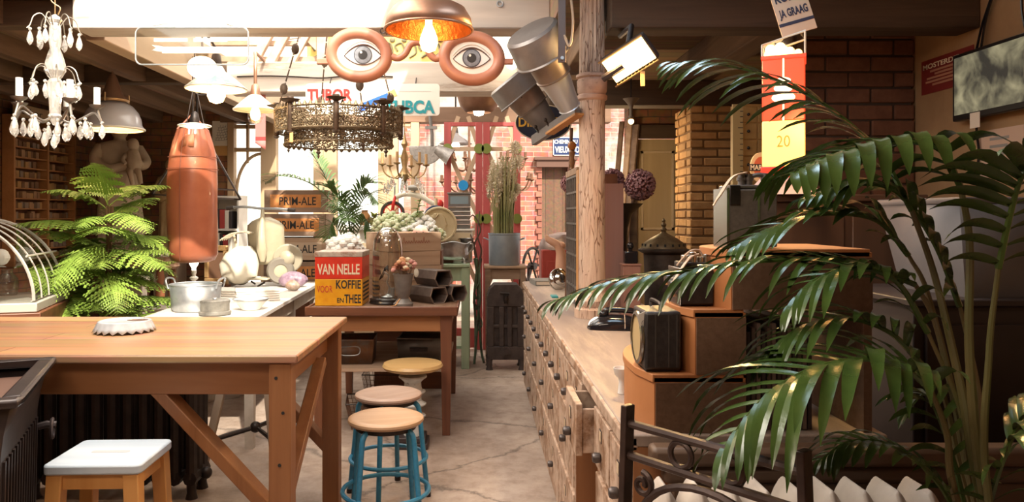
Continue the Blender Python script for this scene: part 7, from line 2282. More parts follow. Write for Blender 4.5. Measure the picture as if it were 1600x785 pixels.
# mannequin foot
MAN = mat('mannequin_skin', (.58, .31, .20), .45, c2=(.63, .36, .24), scale=5)
t = thing('mannequin_foot', 'pink mannequin leg standing on the counter with its foot pointing left', 'mannequin leg', (at(880, 0, 5.42).x, 5.42, ZC))
fx = lambda px, py: (at(px, py, 5.42) - Vector(t.location))
pts = [Vector((.0, 0, .004)), Vector((.0, 0, .06)), Vector((-.012, 0, .14)), fx(876, 395), fx(871, 383), fx(863, 378), fx(856, 374), fx(853, 368)]
mb = MB(); P = smooth_path(pts, 4)
r0 = [.046, .05, .046, .034, .030, .028, .022, .012]
rs = []
for i in range(len(r0) - 1):
    rs += [r0[i] + (r0[i + 1] - r0[i]) * k / 4 for k in range(4)]
rs.append(r0[-1])
mb.tube(P, rs, 14)
mb.ball(fx(877, 384), (.032, .028, .03), 12, 8)
mb.build('leg', MAN, t, smooth=60)
# upright cabinet with compartments seen end on, plank in front
t = thing('compartment_cabinet', 'upright wooden cabinet of small compartments seen edge-on behind the iron column', 'cabinet', (.555, 4.05, ZC))
MB().bb(.0, .245, .0, .03, .0, .70).build('pink_brown_plank', mat('pink_brown_wood', (.27, .125, .09), .7, c2=(.33, .17, .125), scale=8, grain='z', bump=.05), t)
MB().bb(.0, .04, .03, .12, .0, .78).build('front_post', CRATE_P if False else mat('orange_pine', (0.50, 0.225, 0.06), 0.45), t, bevel=.004)
MB().bb(.02, .235, .12, .62, .0, .76).build('carcass', WOOD_DZ, t, bevel=.003)
gr = MB()
for k in range(9):
    gr.bb(.004, .02, .12, .62, .01 + k * .092, .022 + k * .092)
for k in range(6):
    gr.bb(.004, .02, .125 + k * .096, .137 + k * .096, .01, .75)
gr.build('compartment_grid', mat('grey_type_metal', (.14, .125, .115), .5, .4, c2=(.22, .2, .18), scale=20), t)
MB().bb(.0, .04, .12, .62, .76, .80).build('top_rail', WOOD_CRATE, t, bevel=.004)
t = thing('wooden_pin', 'turned wooden pin with an orange ball top on the compartment cabinet', 'ornament', (at(886, 0, 4.4).x + .03, 4.4, ZC + .801))
MB().lathe([(0, 0), (.016, 0), (.010, .01), (.018, .04), (.012, .07), (.020, .10), (.012, .115), (0, .117)], 16).build('turned_body', mat('brown_turned', (.28, .14, .06), .5), t)
MB().ball((0, 0, .14), (.026, .026, .027), 16, 10).build('ball_top', mat('orange_ball', (.60, .24, .06), .4), t)
o = MB().tube([(at(885, 262, 4.72).x, 4.72, ZC + .0), at(893, 200, 4.72)], .011, 8).build('iron_rod', RUST, None)
tag(o, 'thin brown iron rod standing upright left of the column in front of the far wall', 'rod')
# alliums in a black urn
URN = mat('black_urn_iron', (.022, .016, .016), .5, c2=(.045, .035, .033), scale=12, bump=.1)
t = thing('black_urn', 'tall flared black urn with three dried purple allium heads, right of the iron column', 'vase', (.90, 4.92, ZC))
Lc = Vector(t.location)
zt_ = at(0, 318, 4.8).z - ZC
MB().lathe([(0, 0), (.10, 0), (.10, .03), (.06, .05), (.045, .10), (.075, .16), (.095, .26), (.10, zt_ - .16), (.125, zt_ - .07), (.185, zt_ - .015), (.20, zt_), (.185, zt_), (.11, zt_ - .07), (0, zt_ - .08)], 36).build('urn', URN, t)
ALL = mat('allium_purple', (.40, .20, .21), .85, c2=(.56, .33, .34), scale=25)
def allium(root, c, r, seed):
    rnd = random.Random(seed)
    mb = MB(); mb.ball(c, r * .55, 14, 10)
    for k in range(520):
        d = Vector((rnd.gauss(0, 1), rnd.gauss(0, 1), rnd.gauss(0, 1))).normalized()
        p, e = Vector(c) + d * r * .5, Vector(c) + d * r * rnd.uniform(.88, 1.03)
        s = d.cross(Vector((rnd.random(), rnd.random(), rnd.random() + .1))).normalized() * r * .075
        s2 = d.cross(s).normalized() * r * .075
        b = len(mb.v); mb.v += [p, e + s, e - s, e + s2, e - s2]; mb.f += [(b, b + 1, b + 2), (b, b + 3, b + 4), (b + 1, b + 3, b + 2, b + 4)]
    o = mb.build('flower_head', ALL, root, smooth=0)
for k, (px, py, Y, r) in enumerate(((1000, 289, 4.86, 25), (956, 284, 4.92, 21), (890, 287, 4.95, 15))):
    p = at(px, py, Y) - Lc
    allium(t, p, sz(r, Y), k)
    MB().tube(smooth_path([(p.x * .3 + .05, 0, zt_ - .09), (p.x * .7, p.y * .6, p.z - sz(r, Y) * 1.2), p], 5), .009, 6).build('stalk', mat('dry_stalk', (.28, .18, .13), .8), t)
# small wooden post with a black bottle
t = thing('wood_block', 'small upright wooden block on the counter right of the iron column', 'block', on_counter(985, 3.9))
MB().bb(-.045, .045, -.04, .04, .012, .26).bb(-.055, .055, -.05, .05, 0, .012).bb(-.05, .05, -.045, .045, .26, .27).build('block', mat('pink_brown_wood', (.27, .125, .09), .7), t, bevel=.002)
t = thing('black_bottle', 'small square black bottle with a round stopper on the upright wooden block', 'bottle', on_counter(985, 3.9) + Vector((0, 0, .2705)))
MB().bb(-.035, .035, -.025, .025, 0, .065).build('body', BAK, t, bevel=.006)
MB().cyl(.012, .065, .078, 12).ball((0, 0, .093), .02, 12, 8).build('stopper', BAK, t)
# iron stove behind the counter
t = thing('iron_stove', 'small round iron stove with a pierced domed lid and finial behind the counter', 'stove', (1.165, 4.62, 0))
SI = mat('grey_brown_iron', (.085, .062, .045), .6, .3, c2=(.16, .12, .09), scale=14, bump=.15)
zr_ = at(0, 390, 4.62).z
MB().lathe([(0, .08), (.11, .08), (.12, .12), (.115, .5), (.12, zr_ - .12), (.125, zr_ - .03), (0, zr_ - .03)], 36).build('body', SI, t)
for k in range(4):
    a = PI / 4 + k * PI / 2
    MB().tube([(.10 * math.cos(a), .1 * math.sin(a), .12), (.14 * math.cos(a), .14 * math.sin(a), 0)], .015, 8).build('leg', SI, t)
MB().lathe([(.12, zr_ - .03), (.155, zr_ - .01), (.158, zr_), (.14, zr_ + .008)], 36, cap=True).build('rim_plate', SI, t)
LID = mat('bronze_brown_lid', (.20, .14, .07), .5, .5, c2=(.32, .24, .13), scale=16, bump=.15)
MB().lathe([(.14, zr_ + .008), (.13, zr_ + .035), (.09, zr_ + .065), (.045, zr_ + .09), (.025, zr_ + .10), (.014, zr_ + .11)], 36, cap=True).build('domed_lid', LID, t)
for k in range(18):
    a = 2 * PI * k / 18
    MB().bb(-.006, .006, -.002, .002, -.008, .008, T(.1335 * math.cos(a), .1335 * math.sin(a), zr_ + .028) @ R(math.degrees(a) + 90)).build('lid_slot', INK, t)
MB().lathe([(.014, zr_ + .11), (.02, zr_ + .125), (.010, zr_ + .14), (.018, zr_ + .155), (.008, zr_ + .17), (.012, zr_ + .18), (0, zr_ + .20)], 14).build('finial', LID, t)

# red street cabinet and iron wheel near the far doors
t = thing('red_cabinet', 'red metal cabinet with a domed grey lid beyond the far end of the counter', 'cabinet', (at(866, 0, 7.0).x + .02, 7.05, 0))
MB().bb(-.15, .15, -.15, .15, 0, 1.06).build('body', mat('dark_red_enamel', (.28, .035, .025), .4, c2=(.35, .05, .04), scale=5), t, bevel=.01)
loft(MB(), [(0, 0, 1.055, .165, .165), (0, 0, 1.085, .165, .165), (.01, 0, 1.15, .15, .15), (.04, 0, 1.20, .10, .12), (.06, 0, 1.22, .04, .06)], 24).build('domed_lid', mat('grey_pink_metal', (.30, .22, .20), .4, .6, c2=(.42, .33, .30), scale=9), t)
MB().bb(-.10, .10, -.155, -.15, .55, .95).build('door', mat('dark_red_enamel', (.28, .035, .025), .4), t, bevel=.004)
t = thing('flywheel', 'spoked iron wheel standing outside between the grass bucket and the red cabinet', 'wheel', (at(832, 0, 8.2).x, 8.2, -.02), 55)
zc_ = at(0, 416, 8.2).z + .02
MB().tube([(.20 * math.cos(q), 0, zc_ + .20 * math.sin(q)) for q in [2 * PI * k / 40 for k in range(40)]], .016, 8, closed=True).build('rim', IRON, t)
for k in range(6):
    a = k * PI / 3
    MB().tube([(0, 0, zc_), (.19 * math.cos(a), 0, zc_ + .19 * math.sin(a))], .012, 6).build('spoke', IRON, t)
MB().cyl(.04, -.04, .04, 14, T(0, 0, zc_) @ R(90, 'X')).build('hub', IRON, t)
MB().tube([(0, .05, zc_), (0, .05, zc_ - .3), (0, .05, 0)], .02, 8).bb(-.2, .2, -.06, .14, 0, .03).tube([(.1, 0, zc_ + .19), (.16, -.03, zc_ + .24)], .012, 6).build('stand', IRON, t)

# ================================================================ things above and behind the counter
t = thing('heater_lamp', 'glowing yellow halogen heater lamp under the right ceiling next to the column', 'heater', at(982, 95, 3.45), 0)
hz_ = Vector((.30, .80, .52)).normalized(); hy_ = Vector((.72, .05, .62)); hy_ = (hy_ - hz_ * hy_.dot(hz_)).normalized(); hx_ = hy_.cross(hz_)
Mh = Matrix((hx_, hy_, hz_)).transposed().to_4x4()
MB().bb(-.07, .07, -.12, .12, .012, .06, Mh).build('housing', IRON_D, t, bevel=.008)
MB().bb(-.06, .06, -.11, .11, .002, .012, Mh).build('glowing_panel', mat('heater_glow', (1, .8, .4), .4, emit=(1.0, .68, .26), estr=5), t)
wg = MB()
for k in range(12):
    y = -.11 + .02 * k
    wg.tube([Mh @ Vector((-.072, y, -.012)), Mh @ Vector((-.068, y, .012))], .003, 4).tube([Mh @ Vector((.072, y, -.012)), Mh @ Vector((.068, y, .012))], .003, 4)
for s in (-1, 1):
    wg.tube([Mh @ Vector((s * .072, -.12, -.012)), Mh @ Vector((s * .072, .12, -.012))], .005, 6)
wg.build('wire_guard', BRASS, t)
MB().tube([(0, .03, .05), (0.02, .03, .17), (.02, .3, .19)], .014, 8).build('bracket', IRON, t)
MB().tube([Mh @ Vector((.0, -.14, -.03)), Mh @ Vector((.0, -.02, -.03))], .018, 8).build('tube_end', IRON_D, t)
MB().bb(.055, .075, -.01, -.006, -.12, -.05).build('orange_tag', mat('orange_tag', (.62, .36, .14), .8), t)
MB().tube([(.06, 0, .0), (.065, -.008, -.05)], .002, 4).build('tag_string', IRON, t)
hp = Vector(t.location)
lamp('heater_glow', 'AREA', hp + Mh @ Vector((0, 0, -.02)), 20, (1.0, .62, .24), (Mh.to_euler()), shape='RECTANGLE', size=.1, size_y=.2)
t = thing('funnel_lamp', 'small dusty funnel-shaped lamp hanging in the dark behind the heater lamp', 'lamp', at(986, 168, 5.0))
MB().lathe([(.055, .06), (.05, .055), (.02, .02), (.012, .0), (.012, -.05), (.018, -.06), (.014, -.08), (0, -.085)], 20).build('lamp_body', mat('dusty_grey', (.20, .16, .12), .7), t)
MB().tube([(0, 0, .055), (0, 0, 2.56 - t.location.z)], .005, 6).build('cord', IRON, t)
MB().ball((0, 0, -.095), .02, 12, 8).build('bulb', mat('added_bulb_glow', (1, .8, .5), .3, emit=(1, .7, .35), estr=4), t)  # lit bulb added under the funnel to go with the door fill
plight('door_fill_light', (1.12, 5.75, 1.75), 9, (1, .72, .38), .05)  # added lamp that brightens the cream door, set apart from the funnel
# leaning planks by the far opening
for k, (pa, pb, Y, w, m, lb) in enumerate((((968, 260), (985, 185), 6.3, .05, WOOD_CRATE, 'pale leaning plank, nearest of those propped beside the cream door'), ((955, 275), (972, 190), 6.45, .045, WOOD_OLD, 'dark leaning plank behind the pale one, beside the cream door'), ((975, 250), (994, 195), 6.4, .06, WOOD_CRATE_D, 'brown weathered plank leaning between the pale plank and the cream door'))):
    a, b_ = at(*pa, Y), at(*pb, Y + .15)
    o = MB().bar((a.x - .12, a.y - .1, .004), b_, w, .02).build('plank', m, None, bevel=.002)
    tag(o, lb, 'plank', 'leaning planks')
# multi-drawer cabinet, ruler, round sign
YELW = mat('yellow_lit_wood', (.46, .27, .085), .55, c2=(.54, .34, .12), scale=8, grain='x')
c0 = at(1182, 0, 4.3).x
t = thing('small_drawer_cabinet', 'cabinet of little ochre drawers between the brick pillars, left of the glowing lamp', 'cabinet', (c0 + .075, 4.55, 0))
MB().bb(-.12, .12, -.06, .06, 1.0, 2.06).build('carcass', YELW, t)
MB().bb(-.12, .12, -.06, .06, 0, 1.0).build('lower_case', WOOD_D, t)
for r_ in range(10):
    for c_ in range(2):
        x, z = -.058 + c_ * .116, 1.03 + r_ * .102
        d = MB().bb(x - .054, x + .054, -.07, -.06, z, z + .094).build('drawer', YELW, t, bevel=.003)
        MB().ball((x, -.078, z + .047), .010, 8, 6).build('knob', BAK, d)
t = thing('wooden_ruler', 'tall pale measuring board with black ticks standing left of the little drawers', 'ruler', (at(1162, 0, 4.2).x, 4.30, .9))
MB().bb(-.03, .03, -.008, .008, 0, 1.13).build('board', mat('pale_yellow_board', (.50, .36, .15), .6), t)
for k in range(34):
    MB().bb(.03 - (.03 if k % 5 == 0 else .018), .03, -.009, -.008, .03 + k * .032, .034 + k * .032).build('tick', INK, t)
t2 = thing('ruler_cupboard', 'plain dark cupboard below the tall measuring board', 'cupboard', (at(1162, 0, 4.2).x, 4.30, 0))
MB().bb(-.10, .10, -.1, .1, 0, .88).bb(-.11, .11, -.11, .11, .88, .9).build('carcass', WOOD_D, t2, bevel=.003)
t = thing('round_sign', 'small cream and red round sign with a black name band beside the glowing lamp', 'sign', at(1189, 262, 3.0))
rM = R(90, 'X')
MB().cyl(.062, -.004, .004, 36, SC(.72, 1, 1) @ rM).build('disc', mat('sign_cream', (.60, .45, .26), .5), t)
MB().cyl(.044, .004, .0052, 36, SC(.72, 1, 1) @ rM).build('red_disc', mat('sign_dull_red', (.48, .10, .05), .5), t)
MB().bb(-.05, .05, -.0066, -.005, -.014, .014).build('name_band', INK, t)
text('MARTINI', 'lettering', CRM, t, T(0, -.0068, 0), .09, .02, .0006, .02)
MB().tube([(0, .006, 0), (0, .03, -.06), (0, .03, 1.456 - t.location.z)], .005, 6).build('wire_stand', IRON, t)
# tier furniture behind the palm: cupboard, turntable-like base of the pump lamp
t = thing('back_cupboard', 'tall dark cupboard behind the palm carrying the glowing pump lamp', 'cupboard', (1.27, 2.80, 0))
MB().bb(-.20, .32, -.15, .25, 0, 1.43).build('carcass', mat('blackish_brown_wood', (.06, .03, .018), .5, c2=(.095, .05, .03), scale=9, grain='z'), t, bevel=.004)
MB().bb(-.22, .34, -.17, .27, 1.43, 1.455).build('top_board', MATS['blackish_brown_wood'], t, bevel=.004)
for x in (-.075, .195):
    d = MB().bb(x - .12, x + .12, -.158, -.15, .1, 1.38).build('door', MATS['blackish_brown_wood'], t, bevel=.003)
    MB().ball((x + .09, -.166, .8), .012, 8, 6).build('knob', BRASS, d)
Lp = at(1232, 278, 2.68)
t = thing('pump_globe_lamp', 'glowing red and yellow petrol-pump lamp on a metal pyramid base behind the palm', 'lamp', (Lp.x, 2.72, 1.456), -24)
zb_ = Lp.z - 1.456
hw = sz(38, 2.72) * .80
z1, z2, z3, z4 = at(0, 262, 2.72).z - 1.456, at(0, 192, 2.72).z - 1.456, at(0, 97, 2.72).z - 1.456, at(0, 58, 2.72).z - 1.456
v, f = ring_box(-hw * 1.75, hw * 1.75, -hw * 1.75, hw * 1.75, -hw * 1.05, hw * 1.05, -hw * 1.05, hw * 1.05, 0, zb_)
MB().add(v, f + [(3, 2, 1, 0), (4, 5, 6, 7)]).build('pyramid_base', mat('pinkish_metal', (.45, .30, .25), .4, .3), t)
MB().bb(-hw * 1.06, hw * 1.06, -hw * 1.06, hw * 1.06, zb_, z1).build('lower_red_band', mat('red_glow_band', (.6, .03, .02), .35, emit=(1, .05, .02), estr=.5), t, bevel=.003)
MB().bb(-hw, hw, -hw, hw, z1, z2).build('yellow_glass', mat('yellow_glow_glass', (.9, .6, .15), .3, emit=(1.0, .62, .13), estr=1.3), t, bevel=.004)
MB().bb(-hw, hw, -hw, hw, z2, z3).build('red_glass', mat('red_glow_glass', (.7, .04, .02), .3, emit=(1.0, .06, .018), estr=.95), t, bevel=.004)
MB().bb(-hw * 1.05, hw * 1.05, -hw * 1.05, hw * 1.05, z3, z3 + .012).build('red_top_band', mat('red_top_enamel', (.6, .03, .015), .3, emit=(1, .08, .03), estr=.6), t)
cr = MB().add([(-hw, -hw, z3 + .012), (hw, -hw, z3 + .012), (hw, hw, z3 + .012), (-hw, hw, z3 + .012), (-hw, -hw, z3 + .012 + (z4 - z3) * .45), (hw, -hw, z4), (hw, hw, z4), (-hw, hw, z3 + .012 + (z4 - z3) * .45)], [(0, 1, 5, 4), (1, 2, 6, 5), (2, 3, 7, 6), (3, 0, 4, 7), (4, 5, 6, 7)])
cr.build('clear_crown', thin_glass('crown_glass', (.9, .86, .78), .05, .05), t)
ed = MB()
ed.tube([cr.v[4], cr.v[5], cr.v[6], cr.v[7]], .004, 5, closed=True)
for i in range(4): ed.tube([cr.v[i], cr.v[4 + i]], .0035, 5)
ed.build('crown_edge', mat('pale_plastic_edge', (.6, .55, .48), .4), t)
fz = MB(); rnd = random.Random(12)
for k in range(26):
    fz.ball((rnd.uniform(-hw * .7, hw * .7), rnd.uniform(-hw * .7, hw * .7), z3 + .022 + rnd.uniform(0, .03)), rnd.uniform(.012, .02), 8, 6)
fz.build('glowing_bulbs', mat('crown_glow', (1, .8, .5), .3, emit=(1, .62, .22), estr=3.5), t)['kind'] = 'stuff'
text('20', 'lettering', mat('ochre_print', (.42, .24, .04), .5), t, T(0, -hw - .001, z1 + (z2 - z1) * .55), hw * .62, .042, .0006, .0)
emb = mat('white_print_glow', (.95, .85, .7), .4, emit=(1, .78, .5), estr=.8)
for k, z in enumerate((.25, .40, .52)):
    MB().lathe([(.0, 0), (hw * (.55 - .1 * k), 0), (hw * (.55 - .1 * k), .0012), (0, .0012)], 24, T(0, -hw - .0002, z2 + (z3 - z2) * (z + .12)) @ SC(1, 1, .5) @ R(90, 'X')).build('white_emblem', emb, t)
MB().bb(-.003, .003, -hw - .0014, -hw, z2, z3).build('glass_seam', emb, t)
for k in range(6):
    MB().bb(hw, hw + .0012, -hw * .35 + .016 * (k % 2), -hw * .35 + .016 * (k % 2) + .02, z1 + .045 + k * .013, z1 + .054 + k * .013).build('side_print', MATS['ochre_print'], t)
MB().cyl(.007, 0, .005, 12, T(0, -hw * 1.06, (zb_ + z1) / 2) @ R(90, 'X')).build('screw', CHR, t)
plight('pump_lamp_glow', (Lp.x - .05, 2.44, Lp.z + .2), 3.2, (1, .52, .18), .06)
# dark boxes, records and grey tub behind the palm
t = thing('record_crate', 'row of dark record sleeves standing beside the stepped display, behind the palm', 'records', (.98, 2.28, ZC + .0))
t.location = (.70, 1.95, ZC - .86)
for k in range(13):
    MB().bb(-.045 + k * .0125, -.036 + k * .0125, -.155, .155, .862, 1.10 + .01 * (k % 3)).build('sleeve', mat('dark_sleeve_%d' % (k % 3), ((.03, .02, .018), (.07, .045, .035), (.14, .10, .08))[k % 3], .6), t)
t = thing('picture_card', 'small pale picture card with two sepia scenes behind the palm', 'card', at(1222, 540, 2.15))
t.rotation_euler = (0, 0, 0)
MB().bb(-.052, .052, 0, .004, -.037, .037).build('card', mat('sepia_card', (.22, .15, .09), .7), t)
for s in (-1, 1):
    MB().bb(s * .026 - .022, s * .026 + .022, -.001, 0, -.026, .026).build('sepia_scene', mat('sepia_scene', (.08, .055, .04), .7, c2=(.26, .19, .12), scale=45), t)
MB().bb(-.05, .05, .004, .06, -.05, .05).build('dark_box', mat('blackish_brown_wood', (.06, .03, .018), .5), t)
MB().bb(-.06, .06, .0, .10, ZC - t.location.z, -.05).build('box_stand', MATS['blackish_brown_wood'], t)
t = thing('dark_cupboard', 'low black cupboard at the right edge under the grey tub', 'cupboard', (1.62, 2.25, 0))
BKW = mat('near_black_wood', (.022, .014, .012), .55, c2=(.035, .023, .02), scale=8)
MB().bb(-.42, .42, -.22, .22, .05, 1.13).bb(-.4, .4, -.2, .2, 0, .05).build('carcass', BKW, t, bevel=.004)
MB().bb(-.44, .44, -.24, .24, 1.13, 1.15).build('top_board', BKW, t, bevel=.004)
for x in (-.2, .2):
    d = MB().bb(x - .19, x + .19, -.23, -.22, .1, 1.08).build('door', BKW, t, bevel=.004)
    MB().ball((x * .2, -.236, .6), .012, 8, 6).build('knob', BRASS, d)
t = thing('grey_tub', 'large tapered grey plastic tub on the black cupboard behind the palm', 'tub', (1.55, 2.22, 1.151), 4)
GT = mat('grey_plastic', (.105, .095, .095), .55, c2=(.135, .12, .12), scale=5)
v, f = ring_box(-.19, .19, -.14, .14, -.24, .24, -.18, .18, 0, .27)
MB().add(v, f + [(3, 2, 1, 0)]).build('tub', GT, t, solid=.006, weld=True)
MB().tube([(-.24, -.18, .27), (.24, -.18, .27), (.24, .18, .27), (-.24, .18, .27)], .010, 8, closed=True).build('rim', GT, t)

# right wall: screen, red sign, notes, cables
TVx = XR - .001
def on_wall(px, py, off=0.0):
    Y = (XR - off) / (px - HX) * F
    return at(px, py, Y)
p0, p1 = on_wall(1488, 85, .07), on_wall(1600, 40, .07)
ya, yb_ = p0.y, p1.y - .10
zt0, zb0 = at(0, 88, ya).z, at(0, 191, ya).z
t = thing('wall_screen', 'black-framed flat screen showing a dim grey security picture, on the right wall', 'screen', (XR - .07, (ya + yb_) / 2, zb0))
wl, hl = abs(ya - yb_), zt0 - zb0
MB().bb(0, .035, -wl / 2, wl / 2, 0, hl).build('housing', mat('black_plastic', (.015, .013, .013), .3), t, bevel=.005)
def screen_mat():
    m = bpy.data.materials.new('security_picture'); m.use_nodes = True
    nt = m.node_tree; N, L = nt.nodes, nt.links
    b = N['Principled BSDF']; b.inputs['Base Color'].default_value = (.02, .02, .02, 1); b.inputs['Roughness'].default_value = .2
    tc = N.new('ShaderNodeTexCoord'); vo = N.new('ShaderNodeTexNoise'); vo.inputs['Scale'].default_value = 5; vo.inputs['Distortion'].default_value = 2.5
    nz = N.new('ShaderNodeTexNoise'); nz.inputs['Scale'].default_value = 7; nz.inputs['Detail'].default_value = 5
    L.new(tc.outputs['Object'], vo.inputs['Vector']); L.new(tc.outputs['Object'], nz.inputs['Vector'])
    mx = N.new('ShaderNodeMath'); mx.operation = 'MULTIPLY'; L.new(vo.outputs['Color'], mx.inputs[0]); L.new(nz.outputs['Fac'], mx.inputs[1])
    rp = N.new('ShaderNodeValToRGB'); e = rp.color_ramp.elements
    e[0].position = .16; e[0].color = (.05, .045, .035, 1); e[1].position = .42; e[1].color = (.50, .44, .26, 1)
    L.new(mx.outputs[0], rp.inputs['Fac'])
    L.new(rp.outputs['Color'], b.inputs['Emission Color']); b.inputs['Emission Strength'].default_value = .55
    return m
MB().bb(-.002, 0, -wl / 2 + .018, wl / 2 - .018, .03, hl - .018).build('screen_panel', screen_mat(), t)
MB().bb(.035, .069, -.06, .06, hl * .35, hl * .65).build('wall_mount', IRON, t)
MB().bb(-.004, -.001, wl / 2 - .21, wl / 2 - .14, -.05, .025).build('paper_label', PAPER, t)
for k, (y0_, pth) in enumerate(((wl * .28, [(0.03, wl * .28, hl - .02), (.04, wl * .22, hl + .12), (.05, wl * .10, hl + .3), (.06, wl * .08, hl + .55)]), (wl * .2, [(0.03, wl * .22, hl - .02), (.04, wl * .17, hl + .15), (.05, wl * .04, hl + .35), (.06, wl * .05, hl + .55)]), (-wl * .3, [(0.03, -wl * .30, hl - .02), (.04, -wl * .22, hl + .12), (.05, -wl * .2, hl + .3), (.06, -wl * .2, hl + .55)]), (wl * .3, [(0.04, wl * .30, .02), (.05, wl * .31, -.08), (.055, wl * .30, -.16), (.06, wl * .33, -.26)]))):
    MB().tube(smooth_path(pth, 6), .006, 6).build('cable', BAK, t)
p0, p1 = on_wall(1450, 94, .004), on_wall(1497, 74, .004)
ys = (p0.y, p1.y)
zt0, zb0 = p0.z, on_wall(1450, 147, .004).z
t = thing('mustard_sign', 'dark red painted sign with cream lettering on the right wall beside the screen', 'sign', (XR - .004, (ys[0] + ys[1]) / 2, (zt0 + zb0) / 2))
w, h = abs(ys[0] - ys[1]) + .12, zt0 - zb0
MB().bb(0, .003, -w / 2 - .06, w / 2, -h / 2, h / 2).build('plate', mat('dark_red_sign', (.20, .022, .018), .5), t)
Mw = T(-.001, 0, 0) @ R(-90)
text('MOSTERDEL', 'lettering', CRM, t, T(-.001, .01, h * .30) @ R(-90), w * .86, h * .15, .0006, .02)
for k in range(5):
    MB().bb(-.001, 0, -w / 2 + (.02, .0, .03, .0, .05)[k], w / 2 - (.08, .12, .05, .04, .10)[k], h * (.14 - .10 * k) - .006, h * (.14 - .10 * k) + .006).build('small_lettering', mat('faded_small_print', (.42, .20, .12), .6), t)
def note(name, label, c4, m, lines):
    ps = [on_wall(px, py, .004) for px, py in c4]
    ya, yb_ = ps[0].y, ps[1].y
    zt_ = (ps[0].z + ps[1].z) / 2; zb_ = ps[2].z
    t = thing(name, label, 'paper', (XR - .005, (ya + yb_) / 2, (zt_ + zb_) / 2))
    w, h = abs(ya - yb_), abs(zt_ - zb_)
    MB().bb(0, .002, -w / 2, w / 2, -h / 2, h / 2).build('sheet', m, t)
    for k in range(lines):
        MB().bb(-.0008, 0, -w * .2 + .01 * (k % 2), w * .22, h * (.30 - .16 * k) - .007, h * (.30 - .16 * k) + .007).build('printed_line', mat('grey_print', (.3, .28, .26), .8), t)
    return t
note('wall_notice', 'pale pink paper notice on the right wall below the screen', ((1528, 205), (1600, 196), (1540, 278)), mat('pinkish_paper', (.62, .43, .32), .8), 3)
# hanging tilted placard above the glowing lamp
t = thing('hanging_placard', 'tilted pale placard with bold dark letters hanging above the glowing pump lamp', 'sign', at(1241, 24, 2.9), -12)
Mp = R(-14, 'Y') @ R(-8, 'X')
w, h = sz(52, 2.9), .25
MB().bb(-w / 2, w / 2, -.003, .003, -.075, h - .075, Mp).build('board', mat('pale_placard', (.58, .42, .30), .6), t)
MB().bb(-w / 2, w / 2, -.0042, -.003, -.035, -.022, Mp).build('dark_rule', mat('dark_blue_print', (.03, .03, .06), .6), t)
text('JA GRAAG', 'lettering', MATS['dark_blue_print'], t, Mp @ T(0, -.0045, .012), w * .82, .045, .0006, .03)
text('KOFFIE', 'lettering', MATS['dark_blue_print'], t, Mp @ T(0, -.0045, .085), w * .82, .045, .0006, .03)
MB().tube([Mp @ Vector((0, 0, h - .08)), Vector((0, .0, 2.72 - t.location.z))], .002, 4).build('hanging_string', IRON, t)

# white column radiator and wrought-iron chair in the right foreground
WRAD = worn('yellowed_radiator_paint', (.52, .44, .37), (.34, .22, .14), .45, 6, (.55, .72), .1)
t = thing('white_radiator', 'white cast-iron radiator with pointed sections low in the right foreground', 'radiator', (.36, 1.57, .014))
for k in range(9):
    x = .035 + k * .068
    mb = MB(); vs_, fs_ = [], []
    prof_ = [(.033, .10), (.033, .60), (.033, .735), (.028, .77), (.018, .795), (.006, .815), (.0, .822)]
    for i, (hw_, z) in enumerate(prof_):
        for y in (-.075, -.045, .045, .075):
            s_ = 1 if abs(y) < .06 else .72
            zz_ = z - (.07 * (abs(y) / .075) ** 2 if z > .65 else 0)
            vs_ += [(x - hw_ * s_, y, zz_), (x + hw_ * s_, y, zz_)]
    for i in range(len(prof_) - 1):
        a, b_ = i * 8, (i + 1) * 8
        for y in range(3):
            fs_.append((a + 2 * y, a + 2 * y + 2, b_ + 2 * y + 2, b_ + 2 * y)); fs_.append((a + 2 * y + 1, b_ + 2 * y + 1, b_ + 2 * y + 3, a + 2 * y + 3))
        fs_.append((a, b_, b_ + 1, a + 1)); fs_.append((a + 6, a + 7, b_ + 7, b_ + 6))
    fs_.append((0, 1, 3, 5, 7, 6, 4, 2))
    mb.add(vs_, fs_).build('section', WRAD, t, smooth=50, bevel=.004)
    mb = MB().tube([(x, 0, .12), (x + .068, 0, .12)], .022, 8).tube([(x, 0, .70), (x + .068, 0, .70)], .022, 8)
    if k < 8: mb.build('nipple', WRAD, t)
for x in (.035, .58):
    MB().bb(x - .03, x + .03, -.06, .06, -.014, .10).build('foot', WRAD, t, bevel=.01)
MB().cyl(.03, -.04, .0, 8, T(.0, 0, .70) @ R(90, 'Y')).ball((-.02, 0, .70), .032, 12, 8).build('end_cap', WRAD, t)
t = thing('iron_chair', 'dark wrought-iron garden chair with scrolls in its back, in the right foreground', 'chair', (.285, 1.40, 0))
IRB = mat('brown_black_chair_iron', (.05, .032, .028), .42, .5, c2=(.085, .055, .045), scale=20, bump=.08)
dv = (Vector((.50, 1.13, 0)) - Vector((.285, 1.40, 0))); cw = dv.length; dn = dv / cw
def cp_(u, z, off=0):   # along the back
    n_ = Vector((-dn.y, dn.x, 0))
    return dn * u + Vector((0, 0, z)) - n_ * off
lean = -.02
for u in (0, cw):
    MB().bar(cp_(u - .02 * (1 if u == 0 else -1), .45), cp_(u, 1.02), .026, .014).bar(cp_(u, 0), cp_(u - .02 * (1 if u == 0 else -1), .46), .026, .014).build('back_post', IRB, t, bevel=.002)
for z in (.985, .925):
    MB().tube([cp_(.0, z), cp_(cw, z)], .0085, 8).build('back_rail', IRB, t)
for u in (.12, .22):
    MB().tube([cp_(u + .022 * math.cos(q), .955 + .022 * math.sin(q)) for q in [2 * PI * k / 20 for k in range(20)]], .0055, 6, closed=True).build('ring', IRB, t)
